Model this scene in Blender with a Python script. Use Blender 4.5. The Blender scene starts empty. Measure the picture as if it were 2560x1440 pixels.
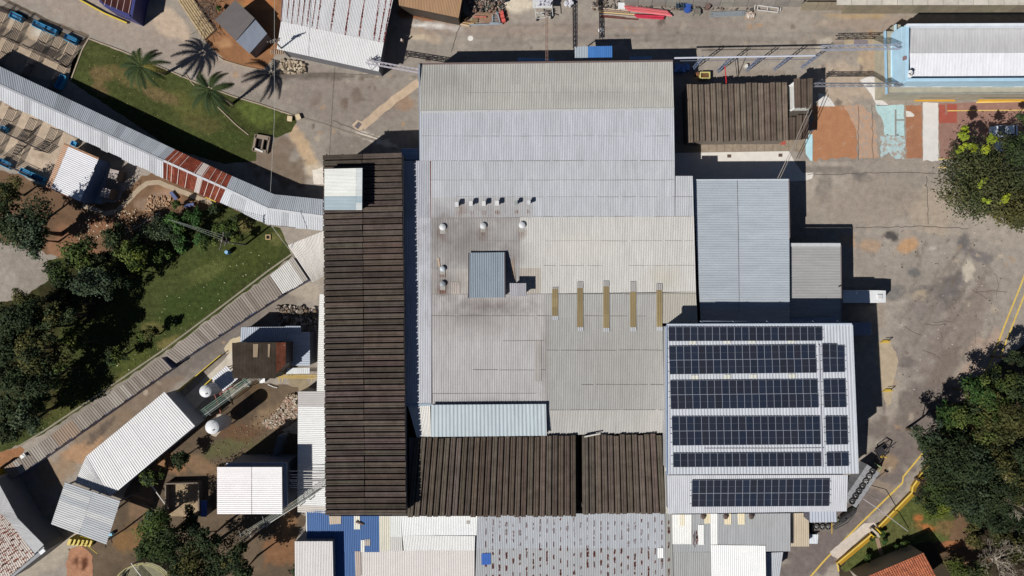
import bpy, math, random
import numpy as np
from mathutils import Vector, Matrix
from mathutils.geometry import delaunay_2d_cdt
random.seed(7); R = random.Random(11)
S = bpy.context.scene
COL = S.collection
# ------------------------------------------------------------------ camera, sky, sun
H = 110.0; F = 1760.0                      # drone height (m), focal length in photo pixels
cam = bpy.data.cameras.new('camera'); camo = bpy.data.objects.new('camera', cam); COL.objects.link(camo)
camo.location = (0, 0, H); camo.rotation_euler = (0, 0, 0)
cam.sensor_width = 36; cam.lens = 36*F/2560; cam.clip_end = 3000; cam.clip_start = 1
S.camera = camo
LD = Vector((.799, .602, -1)).normalized()  # direction the sunlight travels
w = bpy.data.worlds.new('World'); S.world = w; w.use_nodes = True
nt = w.node_tree; bg = nt.nodes['Background']
sky = nt.nodes.new('ShaderNodeTexSky'); sky.sky_type = 'NISHITA'; sky.sun_disc = False
sky.sun_elevation = math.radians(45); sky.sun_rotation = math.radians(233)
sky.air_density = .55; sky.dust_density = .3; sky.ozone_density = 1.0; sky.altitude = 600
nt.links.new(sky.outputs[0], bg.inputs[0]); bg.inputs[1].default_value = .05
sl = bpy.data.lights.new('sun', 'SUN'); sl.energy = 5.0; sl.angle = math.radians(.5); sl.color = (1, .965, .91)
so = bpy.data.objects.new('sun', sl); COL.objects.link(so); so.location = (-80, -60, 100)
so.rotation_euler = LD.to_track_quat('-Z', 'Y').to_euler()
S.view_settings.view_transform = 'Standard'; S.view_settings.look = 'None'
S.view_settings.gamma = 1; S.view_settings.exposure = 0; S.view_settings.use_curve_mapping = False

def P(px, py, z=0.0):                      # the place at height z that the photo shows at this pixel
    return Vector(((px-1280)/F*(H-z), (720-py)/F*(H-z), z))
KB = 1.12
def lin(c): c /= 255; return c/12.92 if c <= .04045 else ((c+.055)/1.055)**2.4
def C(r, g, b): return tuple(min(.85, lin(v)/KB) for v in (r, g, b))

# ------------------------------------------------------------------ materials
def mat(name, rough=.7, metal=0., n1=(1.2, .25), n2=(14, .15), bump=0., src='obj', spec=.4, streak=None, dirt=None, soot_tones=None):
    m = bpy.data.materials.new(name); m.use_nodes = True; t = m.node_tree; N = t.nodes.new; L = t.links.new
    b = t.nodes['Principled BSDF']; b.inputs['Roughness'].default_value = rough
    b.inputs['Metallic'].default_value = metal; b.inputs['Specular IOR Level'].default_value = spec
    geo = N('ShaderNodeNewGeometry')
    if src == 'obj': s = N('ShaderNodeObjectInfo').outputs['Color']
    else:
        a = N('ShaderNodeAttribute'); a.attribute_name = 'Col'; s = a.outputs['Color']
    cur = s; hgt = None
    for k, (sc, am) in enumerate((n1, n2)):
        if not am: continue
        nz = N('ShaderNodeTexNoise'); nz.inputs['Scale'].default_value = sc; nz.inputs['Detail'].default_value = 6
        nz.inputs['Roughness'].default_value = .62
        if streak and k == 0:
            mp = N('ShaderNodeMapping'); mp.inputs['Scale'].default_value = streak
            L(geo.outputs['Position'], mp.inputs[0]); L(mp.outputs[0], nz.inputs['Vector'])
        else: L(geo.outputs['Position'], nz.inputs['Vector'])
        r = N('ShaderNodeMapRange'); r.inputs[1].default_value = .25; r.inputs[2].default_value = .75
        r.inputs[3].default_value = 1-am; r.inputs[4].default_value = 1+am
        L(nz.outputs['Fac'], r.inputs[0])
        v = N('ShaderNodeVectorMath'); v.operation = 'SCALE'; L(cur, v.inputs[0]); L(r.outputs[0], v.inputs['Scale'])
        cur = v.outputs[0]; hgt = nz.outputs['Fac']
    if soot_tones:                                # soft-edged sooty, rusty, darker or paler blooms at fixed places on the roof
        wn = N('ShaderNodeTexNoise'); wn.inputs['Scale'].default_value = .55; wn.inputs['Detail'].default_value = 7; wn.inputs['Roughness'].default_value = .65
        L(geo.outputs['Position'], wn.inputs['Vector'])
        for px, py, rx, ry, scol, st in soot_tones:
            c0 = P(px, py, 7); mp = N('ShaderNodeMapping'); mp.vector_type = 'TEXTURE'; mp.inputs['Location'].default_value = (c0.x, c0.y, 7)
            mp.inputs['Scale'].default_value = (rx/17, ry/17, 8); L(geo.outputs['Position'], mp.inputs[0])
            ln = N('ShaderNodeVectorMath'); ln.operation = 'LENGTH'; L(mp.outputs[0], ln.inputs[0])
            ad = N('ShaderNodeMath'); ad.operation = 'MULTIPLY_ADD'; ad.inputs[1].default_value = 1.6; L(wn.outputs['Fac'], ad.inputs[0]); L(ln.outputs['Value'], ad.inputs[2])
            r = N('ShaderNodeMapRange'); r.inputs[1].default_value = .9; r.inputs[2].default_value = 1.9; r.inputs[3].default_value = st; r.inputs[4].default_value = 0; L(ad.outputs[0], r.inputs[0])
            mx = N('ShaderNodeMix'); mx.data_type = 'RGBA'; mx.inputs['B'].default_value = (*C(*scol), 1)
            L(r.outputs[0], mx.inputs['Factor']); L(cur, mx.inputs['A']); cur = mx.outputs['Result']
    if dirt:                                # patches of dirt / rust with ragged edges
        dc, sc, th = dirt
        nz = N('ShaderNodeTexNoise'); nz.inputs['Scale'].default_value = sc; nz.inputs['Detail'].default_value = 9
        nz.inputs['Roughness'].default_value = .7; L(geo.outputs['Position'], nz.inputs['Vector'])
        r = N('ShaderNodeMapRange'); r.inputs[1].default_value = th; r.inputs[2].default_value = th+.08
        L(nz.outputs['Fac'], r.inputs[0])
        mx = N('ShaderNodeMix'); mx.data_type = 'RGBA'; mx.inputs['B'].default_value = (*dc, 1)
        L(r.outputs[0], mx.inputs['Factor']); L(cur, mx.inputs['A']); cur = mx.outputs['Result']
    L(cur, b.inputs['Base Color'])
    if bump and hgt:
        bp = N('ShaderNodeBump'); bp.inputs['Strength'].default_value = bump; bp.inputs['Distance'].default_value = .05
        L(hgt, bp.inputs['Height']); L(bp.outputs[0], b.inputs['Normal'])
    return m
M_SHEET = mat('weathered_corrugated_sheet', .62, 0, (1.0, .10), (9, .09), streak=(1.6, .35, 1))
M_SHEETH = mat('weathered_corrugated_sheet_cross', .62, 0, (1.0, .10), (9, .09), streak=(.35, 1.6, 1))
SB = (108, 101, 98)
M_HALL = mat('old_hall_sheet', .65, 0, (1.0, .12), (9, .10), streak=(1.8, .3, 1), dirt=(C(150, 142, 136), 2.6, .66), soot_tones=[(1160, 610, 110, 70, SB, .55), (1107, 705, 60, 55, SB, .5), (1215, 765, 120, 30, (100, 88, 85), .65),
    (1290, 640, 40, 60, SB, .4), (1210, 525, 130, 34, (130, 120, 116), .45), (1100, 560, 50, 50, SB, .4), (1180, 800, 140, 40, SB, .35), (1216, 1006, 150, 14, (140, 134, 136), .5),  # last bloom: a darker band just north of the lean-to
    (1362, 900, 16, 130, (138, 130, 124), .55), (1120, 200, 120, 50, (150, 148, 142), .4), (1500, 240, 200, 30, (160, 158, 154), .35), (1560, 900, 130, 150, (150, 146, 138), .3), (1660, 700, 60, 40, (190, 182, 160), .4), (1440, 620, 120, 50, (216, 212, 200), .3),
    (1040, 900, 30, 120, (204, 206, 210), .35), (1106, 585, 16, 26, (110, 84, 72), .7), (1208, 582, 16, 26, (110, 84, 72), .7), (1304, 582, 14, 22, (124, 98, 80), .6), (1107, 722, 18, 24, (104, 72, 60), .75), (1150, 530, 16, 24, (134, 112, 98), .6)])
M_WHITE = mat('painted_white_sheet', .5, 0, (.8, .05), (8, .05))
M_SLAB = mat('lichen_dark_fibre_cement', .95, 0, (.7, .34), (5, .20), spec=.1, dirt=(C(124, 112, 102), 2.4, .68))
M_RUST = mat('rusty_sheet', .9, 0, (1.5, .45), (10, .3), spec=.1, dirt=(C(205, 195, 190), 2.2, .64))
M_RUSTW = mat('white_sheet_with_rust', .7, 0, (.8, .06), (8, .06), dirt=(C(130, 75, 60), 2.1, .60))
M_PAINT = mat('painted_surface', .55, 0, (.7, .10), (9, .06))
M_CONC = mat('concrete', .9, 0, (.9, .18), (8, .16), bump=.3)
M_METAL = mat('galvanised_steel', .5, .15, (2, .12), (12, .1))
M_STEEL = mat('painted_steel', .6, 0, (3, .15), (12, .1))
M_WOOD = mat('bark', .95, 0, (3, .3), (15, .25), bump=.4, spec=.1)
M_STONE = mat('rubble_stone', .95, 0, (3, .3), (12, .3), src='att', spec=.1)
M_GROUND = mat('earth_and_asphalt', .95, 0, (1.1, .20), (9, .42), bump=.5, src='att', spec=.15)
M_GRASSG = mat('mown_grass', .95, 0, (1.3, .42), (8, .70), bump=.6, src='att', spec=.05)
M_WORN = mat('worn_floor_paint', .85, 0, (.9, .15), (6, .2), dirt=(C(160, 146, 134), .9, .60))
M_WORN2 = mat('flaking_floor_paint', .85, 0, (.9, .15), (6, .2), dirt=(C(165, 150, 138), 1.4, .50))
M_TILE = mat('terracotta', .85, 0, (2, .3), (12, .25), spec=.2)
M_CLOTH = mat('cloth', .9, 0, (6, .1), (20, .1)); M_SKIN = mat('skin', .6, 0, (6, .05), (20, .05))
M_GLASS = mat('dark_glass', .08, 0, (1, 0), (1, 0), spec=.6)
M_RUBBER = mat('rubber', .9, 0, (5, .2), (20, .2), spec=.1)
def leafmat():
    m = bpy.data.materials.new('foliage'); m.use_nodes = True; t = m.node_tree
    b = t.nodes['Principled BSDF']; b.inputs['Roughness'].default_value = .75; b.inputs['Specular IOR Level'].default_value = .12
    a = t.nodes.new('ShaderNodeAttribute'); a.attribute_name = 'Col'
    nz = t.nodes.new('ShaderNodeTexNoise'); nz.inputs['Scale'].default_value = 3
    g = t.nodes.new('ShaderNodeNewGeometry'); t.links.new(g.outputs['Position'], nz.inputs['Vector'])
    r = t.nodes.new('ShaderNodeMapRange'); r.inputs[3].default_value = .7; r.inputs[4].default_value = 1.3
    t.links.new(nz.outputs['Fac'], r.inputs[0])
    v = t.nodes.new('ShaderNodeVectorMath'); v.operation = 'SCALE'
    t.links.new(a.outputs['Color'], v.inputs[0]); t.links.new(r.outputs[0], v.inputs['Scale'])
    t.links.new(v.outputs[0], b.inputs['Base Color']); return m
M_LEAF = leafmat()
def cellmat():
    m = bpy.data.materials.new('solar_cells'); m.use_nodes = True; t = m.node_tree; N = t.nodes.new; L = t.links.new
    b = t.nodes['Principled BSDF']; b.inputs['Roughness'].default_value = .3; b.inputs['Specular IOR Level'].default_value = .5
    tc = N('ShaderNodeTexCoord'); sp = N('ShaderNodeSeparateXYZ'); L(tc.outputs['Object'], sp.inputs[0])
    def line(o, k, wd):
        a = N('ShaderNodeMath'); a.operation = 'MULTIPLY'; a.inputs[1].default_value = k; L(o, a.inputs[0])
        f = N('ShaderNodeMath'); f.operation = 'FRACT'; L(a.outputs[0], f.inputs[0])
        c = N('ShaderNodeMath'); c.operation = 'LESS_THAN'; c.inputs[1].default_value = wd; L(f.outputs[0], c.inputs[0]); return c.outputs[0]
    mx = N('ShaderNodeMath'); mx.operation = 'MAXIMUM'; L(line(sp.outputs[0], 6, .10), mx.inputs[0]); L(line(sp.outputs[1], 12, .07), mx.inputs[1])
    oi = N('ShaderNodeObjectInfo')
    cm = N('ShaderNodeMix'); cm.data_type = 'RGBA'; L(oi.outputs['Color'], cm.inputs['A'])
    cm.inputs['B'].default_value = (*C(44, 48, 60), 1); L(mx.outputs[0], cm.inputs['Factor'])
    L(cm.outputs['Result'], b.inputs['Base Color']); return m
M_CELL = cellmat()

# ------------------------------------------------------------------ mesh helpers
class MB:
    def __init__(s): s.v = []; s.f = []
    def face(s, pts):
        k = len(s.v); s.v += [Vector(p) for p in pts]; s.f.append(tuple(range(k, k+len(pts)))); return s
    def hexa(s, b4, t4):
        k = len(s.v); s.v += [Vector(p) for p in b4]+[Vector(p) for p in t4]
        s.f += [(k+3, k+2, k+1, k), (k+4, k+5, k+6, k+7)]+[(k+i, k+(i+1) % 4, k+4+(i+1) % 4, k+4+i) for i in range(4)]; return s
    def box(s, c, sx, sy, sz, rz=0):         # c = centre of the base
        c = Vector(c); ca, sa = math.cos(rz), math.sin(rz)
        q = [(-sx/2, -sy/2), (sx/2, -sy/2), (sx/2, sy/2), (-sx/2, sy/2)]
        b = [c+Vector((x*ca-y*sa, x*sa+y*ca, 0)) for x, y in q]
        return s.hexa(b, [p+Vector((0, 0, sz)) for p in b])
    def bar(s, a, b, w, h=None):
        a = Vector(a); b = Vector(b); h = h or w; d = (b-a)
        if d.length < 1e-6: return s
        d.normalize(); u = d.cross(Vector((0, 0, 1)))
        if u.length < 1e-3: u = Vector((1, 0, 0))
        u.normalize(); n = u.cross(d)
        o = [(-w/2, -h/2), (w/2, -h/2), (w/2, h/2), (-w/2, h/2)]
        return s.hexa([a+u*x+n*y for x, y in o], [b+u*x+n*y for x, y in o])
    def tube(s, pts, rs, n=8, cap=True):
        pts = [Vector(p) for p in pts]
        if not hasattr(rs, '__len__'): rs = [rs]*len(pts)
        k0 = len(s.v)
        for i, p in enumerate(pts):
            d = (pts[min(i+1, len(pts)-1)]-pts[max(i-1, 0)]).normalized()
            u = d.cross(Vector((0, 0, 1)));
            if u.length < 1e-2: u = d.cross(Vector((0, 1, 0)))
            u.normalize(); q = d.cross(u)
            for j in range(n):
                a = 2*math.pi*j/n; s.v.append(p+(u*math.cos(a)+q*math.sin(a))*rs[i])
        for i in range(len(pts)-1):
            for j in range(n):
                a = k0+i*n+j; b = k0+i*n+(j+1) % n; s.f.append((a, b, b+n, a+n))
        if cap: s.f.append(tuple(range(k0+n-1, k0-1, -1))); s.f.append(tuple(range(len(s.v)-n, len(s.v))))
        return s
    def lathe(s, c, prof, n=16):
        c = Vector(c); k0 = len(s.v)
        for r, z in prof:
            for j in range(n): a = 2*math.pi*j/n; s.v.append(c+Vector((r*math.cos(a), r*math.sin(a), z)))
        for i in range(len(prof)-1):
            for j in range(n): a = k0+i*n+j; b = k0+i*n+(j+1) % n; s.f.append((a, b, b+n, a+n))
        s.f.append(tuple(range(k0+n-1, k0-1, -1))); s.f.append(tuple(range(len(s.v)-n, len(s.v)))); return s
    def prism(s, poly, z0, z1):              # poly: list of (x, y)
        n = len(poly); k = len(s.v)
        ar = sum(poly[i][0]*poly[(i+1) % n][1]-poly[(i+1) % n][0]*poly[i][1] for i in range(n))
        if ar < 0: poly = poly[::-1]
        s.v += [Vector((x, y, z0)) for x, y in poly]+[Vector((x, y, z1)) for x, y in poly]
        s.f += [tuple(range(k+n-1, k-1, -1)), tuple(range(k+n, k+2*n))]+[(k+i, k+(i+1) % n, k+n+(i+1) % n, k+n+i) for i in range(n)]; return s

OFF = {}
def tag(o, label=None, cat=None, group=None, kind=None):
    if label: o['label'] = label
    if cat: o['category'] = cat
    if group: o['group'] = group
    if kind: o['kind'] = kind
    return o
def build(mb, name, m, col=(.5, .5, .5), parent=None, off=None, smooth=False):
    if off is None: off = OFF.get(parent.name, Vector((0, 0, 0))) if parent else Vector((0, 0, 0))
    me = bpy.data.meshes.new(name)
    me.from_pydata([tuple(v-off) for v in mb.v], [], mb.f); me.materials.append(m)
    if smooth: me.polygons.foreach_set('use_smooth', [True]*len(me.polygons))
    o = bpy.data.objects.new(name, me); COL.objects.link(o); o.color = (*col, 1)
    if parent: o.parent = parent
    else: o.location = off
    OFF[o.name] = off; return o
def thing(name, label, cat, loc=(0, 0, 0), group=None):
    o = bpy.data.objects.new(name, None); COL.objects.link(o); o.location = loc; o.empty_display_size = .3
    OFF[o.name] = Vector(loc); return tag(o, label, cat, group)
def solo(mb, name, m, col, label, cat, group=None, kind=None, off=None, smooth=False):
    if off is None:
        off = Vector((sum(v.x for v in mb.v)/len(mb.v), sum(v.y for v in mb.v)/len(mb.v), min(v.z for v in mb.v)))
    return tag(build(mb, name, m, col, None, off, smooth), label, cat, group, kind)
def vary(c, a=.06, rnd=R):
    k = 1+rnd.uniform(-a, a); return tuple(min(.87, x*k*(1+rnd.uniform(-a, a)*.2)) for x in c)

# ------------------------------------------------------------------ noise for ground colours
rs = np.random.RandomState(5); TAB = rs.rand(256, 256)
def vn(x, y):
    xi = np.floor(x).astype(int); yi = np.floor(y).astype(int); fx = x-xi; fy = y-yi
    fx = fx*fx*(3-2*fx); fy = fy*fy*(3-2*fy)
    g = lambda a, b: TAB[a % 256, b % 256]
    return (g(xi, yi)*(1-fx)+g(xi+1, yi)*fx)*(1-fy)+(g(xi, yi+1)*(1-fx)+g(xi+1, yi+1)*fx)*fy
def fbm(x, y, o=4):
    r = 0; a = .5; t = 0
    for k in range(o): r = r+a*vn(x*2**k+17*k, y*2**k+31*k); t += a; a *= .5
    return r/t
def gcol(x, y, base, amp, blobs):
    c = np.array(base)[None, :]*(1+amp*(fbm(x*.12, y*.12)-.5)*2)[:, None]
    c = c*(1+.12*(fbm(x*.9+50, y*.9)-.5)*2)[:, None]
    for px, py, rx, ry, rot, col, st in blobs:
        p = P(px, py); a = math.radians(rot); rm = max(rx, ry)/16*1.75+.5
        k = np.nonzero((np.abs(x-p.x) < rm) & (np.abs(y-p.y) < rm))[0]
        if not len(k): continue
        xk = x[k]; yk = y[k]; dx = xk-p.x; dy = -(yk-p.y)
        u = (dx*math.cos(a)+dy*math.sin(a))*16/rx; v = (-dx*math.sin(a)+dy*math.cos(a))*16/ry
        d = np.sqrt(u*u+v*v)+(fbm(xk*.7+px, yk*.7+py, 4)-.5)*1.1
        m = np.clip((1.1-d)/.3, 0, 1)*min(1, st*1.3)
        m = (m*(.75+.5*fbm(xk*2+px, yk*2, 3)))[:, None].clip(0, 1)
        c[k] = c[k]*(1-m)+np.array(C(*col))[None, :]*m
    return c
def rag(poly, amp, step=.8, seed=0):
    out = []; rr = random.Random(seed); n = len(poly)
    for i in range(n):
        a = Vector(poly[i]); b = Vector(poly[(i+1) % n]); L = (b-a).length; k = max(1, int(L/step))
        nr = Vector((-(b-a).y, (b-a).x))/max(L, 1e-6)
        for j in range(k): out.append(a+(b-a)*(j/k)+nr*(rr.uniform(-amp, amp) if (amp and j) else 0))
    return out
def ground_poly(name, pts, z, base, amp=.25, blobs=(), m=None, ragamp=0, grid=.5, kind='structure', label=None):
    poly = [P(*p).to_2d() for p in pts]
    if ragamp: poly = rag(poly, ragamp, .7, len(name)+len(pts))
    xs = [p.x for p in poly]; ys = [p.y for p in poly]
    n = len(poly); V = [Vector(p) for p in poly]; E = [(i, (i+1) % n) for i in range(n)]
    gx = np.arange(min(xs)+grid/2, max(xs), grid); gy = np.arange(min(ys)+grid/2, max(ys), grid)
    X, Y = np.meshgrid(gx, gy); X = X+rs.uniform(-.1, .1, X.shape)*grid; Y = Y+rs.uniform(-.1, .1, Y.shape)*grid
    X = X.ravel(); Y = Y.ravel()
    ins = np.zeros(len(X), bool)
    for i in range(n):
        a = poly[i]; b = poly[(i+1) % n]
        c = ((a.y > Y) != (b.y > Y)) & (X < (b.x-a.x)*(Y-a.y)/((b.y-a.y) or 1e-9)+a.x); ins ^= c
    V += [Vector((x, y)) for x, y in zip(X[ins], Y[ins])]
    r = delaunay_2d_cdt(V, E, [], 1, 1e-5); vv = r[0]; ff = r[2]
    me = bpy.data.meshes.new(name); me.from_pydata([(v.x, v.y, z) for v in vv], [], ff)
    # face up
    if len(me.polygons) and me.polygons[0].normal.z < 0: me.flip_normals()
    x = np.array([v.x for v in vv]); y = np.array([v.y for v in vv]); c = gcol(x, y, C(*base), amp, blobs).clip(.005, .85)
    at = me.color_attributes.new('Col', 'FLOAT_COLOR', 'POINT')
    at.data.foreach_set('color', np.hstack([c, np.ones((len(x), 1))]).ravel().astype(np.float32))
    me.materials.append(m or M_GROUND); o = bpy.data.objects.new(name, me); COL.objects.link(o); o['kind'] = kind
    if label: o['label'] = label
    return o
def flat(name, pts, z, col, m=M_PAINT, ragamp=0, kind='structure', label=None, parent=None):
    poly = [P(*p).to_2d() for p in pts]
    if ragamp: poly = rag(poly, ragamp, .5, len(pts)+int(pts[0][0]))
    mb = MB(); k = [Vector((p.x, p.y, z)) for p in poly]
    ar = sum(k[i].x*k[(i+1) % len(k)].y-k[(i+1) % len(k)].x*k[i].y for i in range(len(k)))
    mb.face(k if ar > 0 else k[::-1]); o = build(mb, name, m, C(*col), parent)
    if kind: o['kind'] = kind
    if label: o['label'] = label
    return o
def strip(name, pts, wd, z, col, m=M_PAINT, jit=0, kind='structure'):
    pp = [P(*p) for p in pts]
    if jit:
        q = []
        for a, b in zip(pp[:-1], pp[1:]):
            k = max(1, int((b-a).length/.7))
            q += [a+(b-a)*(i/k)+Vector((R.uniform(-jit, jit), R.uniform(-jit, jit), 0)) for i in range(k)]
        pp = q+[pp[-1]]
    mb = MB(); L = []; Rr = []
    for i, p in enumerate(pp):
        d = (pp[min(i+1, len(pp)-1)]-pp[max(i-1, 0)]); d.z = 0; d.normalize(); n = Vector((-d.y, d.x, 0))*wd/2
        L.append(p+n); Rr.append(p-n)
    mb.v = [Vector((q.x, q.y, z)) for q in Rr+L]; n = len(pp)
    mb.f = [(i, i+1, n+i+1, n+i) for i in range(n-1)]
    o = build(mb, name, m, C(*col)); o['kind'] = kind; return o

# ------------------------------------------------------------------ roof makers
def corners(q, z):
    if not hasattr(z, '__len__'): z = [z]*4
    return [P(p[0], p[1], zz) for p, zz in zip(q, z)]
def bil(K, u, v): return (K[0]*(1-u)+K[1]*u)*(1-v)+(K[3]*(1-u)+K[2]*u)*v
def sheets(par, q, z, wid, vs, col, m=None, pitch=.26, amp=.05, name='roof_sheet', va=.05, colf=None, lift=.02, wobble=0):
    """corrugated sheets over the quad q (TL, TR, BR, BL): ribs run TL->BL, sheets side by side TL->TR"""
    K = corners(q, z); nrm = (K[1]-K[0]).cross(K[3]-K[0]).normalized()
    if nrm.z < 0: nrm = -nrm
    W = (K[1]-K[0]).length; nu = max(1, round(W/wid)); out = []
    if m is None: m = M_SHEET if abs((K[3]-K[0]).y) > abs((K[3]-K[0]).x) else M_SHEETH
    if not hasattr(vs, '__len__'): vs = [i/vs for i in range(vs+1)]
    colc = [R.uniform(-1, 1) for _ in range(nu)]
    for j in range(len(vs)-1):
        rowc = R.uniform(-1, 1)
        for i in range(nu):
            u0, u1 = i/nu, (i+1)/nu; nc = max(1, round(W/nu/pitch)); mb = MB(); pts = []
            for k in range(nc):
                for s, h in ((0, 0), (.34, 0), (.5, 1), (.84, 1)): pts.append(((k+s)/nc, h*amp))
            pts.append((1, 0)); l0 = R.uniform(0, lift); l1 = lift+R.uniform(0, lift)
            e = R.uniform(-wobble, wobble)/max(.1, (K[3]-K[0]).length)
            v0, v1 = vs[j], vs[j+1]+(e if j == len(vs)-2 else .004)
            for vv, l in ((v0, l0), (v1, l1)):
                for s, h in pts: mb.v.append(bil(K, u0+(u1-u0)*s, vv)+nrm*(h+l))
            n = len(pts); mb.f = [(k+n, k+n+1, k+1, k) for k in range(n-1)]
            c = colf(i, j, (u0+u1)/2, (v0+v1)/2) if colf else None
            if c is None: c = col
            kk = 1+va*(.5*colc[i]+.5*rowc+R.uniform(-.6, .6)); cc = tuple(min(.87, x*kk) for x in C(*c[:3]))
            mm = m
            if colf and len(c) > 3: mm = c[3]
            out.append(build(mb, name, mm, cc, par))
    return out
PROF = [(0, .0), (.17, .0), (.21, .36), (.42, .38), (.48, .29), (.62, .29), (.68, .39), (.93, .36), (1.0, .0)]
def slabs(par, q, z, n, col, name='roof_slab', skip=(), m=None, flip=False, wob=.25, va=.18):
    """channel-section fibre-cement slabs laid side by side TL->TR, each running TL->BL"""
    K = corners(q, z); nrm = (K[1]-K[0]).cross(K[3]-K[0]).normalized()
    if nrm.z < 0: nrm = -nrm
    Lv = (K[3]-K[0]).length
    for i in range(n):
        if i in skip: continue
        mb = MB(); a = R.uniform(-wob, wob)/Lv*.5; b = R.uniform(-wob, wob)/Lv*.5; pr = PROF; np_ = len(pr)
        for vv in (a, 1+b):
            for s, h in pr: mb.v.append(bil(K, (i+s)/n, vv)+nrm*h)
        for vv in (a, 1+b):
            for s, h in pr: mb.v.append(bil(K, (i+s)/n, vv)+nrm*(h-.10))
        mb.f = [(k+np_, k+np_+1, k+1, k) for k in range(np_-1)]
        mb.f += [(k, k+1, k+2*np_+1, k+2*np_) for k in range(np_-1)]+[(k+np_+1, k+np_, k+3*np_, k+3*np_+1) for k in range(np_-1)]
        build(mb, name, m or M_SLAB, vary(C(*col), va), par)
def walls(par, poly, zt, col, z0=0., inset=.12, name='wall', m=None):  # walls in shaded places are passed a bluish colour for the shade
    pp = [P(x, y, zt).to_2d() for x, y in poly]; c = sum(pp, Vector((0, 0)))/len(pp)
    pp = [p+(c-p).normalized()*inset for p in pp]
    mb = MB().prism([(p.x, p.y) for p in pp], z0, zt-.14); return build(mb, name, m or M_PAINT, C(*col), par)
def bld(name, label, cat, at, group=None): return thing(name, label, cat, P(at[0], at[1], 0), group)
def simple_roof(name, label, cat, q, z, wid, vs, col, wall=(150, 150, 150), wallz=None, **k):
    g = k.pop('group', None); c = [sum(p[i] for p in q)/4 for i in (0, 1)]; t = bld(name, label, cat, c, g)
    zz = min(z) if hasattr(z, '__len__') else z
    if wall: walls(t, q, zz, wall)
    sheets(t, q, z, wid, vs, col, **k); return t
def posts(par, pts, z, wd=.12, col=(110, 110, 115)):
    for x, y in pts:
        p = P(x, y, z); build(MB().box((p.x, p.y, 0), wd, wd, z-.1), 'post', M_STEEL, C(*col), par)
def edge_bar(par, pts, z, wd, hh, col, name='flashing', m=None, closed=False):
    if not hasattr(z, '__len__'): z = [z]*len(pts)
    pp = [P(x, y, zz) for (x, y), zz in zip(pts, z)]; mb = MB()
    if closed: pp.append(pp[0])
    for a, b in zip(pp[:-1], pp[1:]): mb.bar(a, b, wd, hh)
    return build(mb, name, m or M_METAL, C(*col), par)
def hz(q): return [q[3], q[0], q[1], q[2]]
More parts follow.
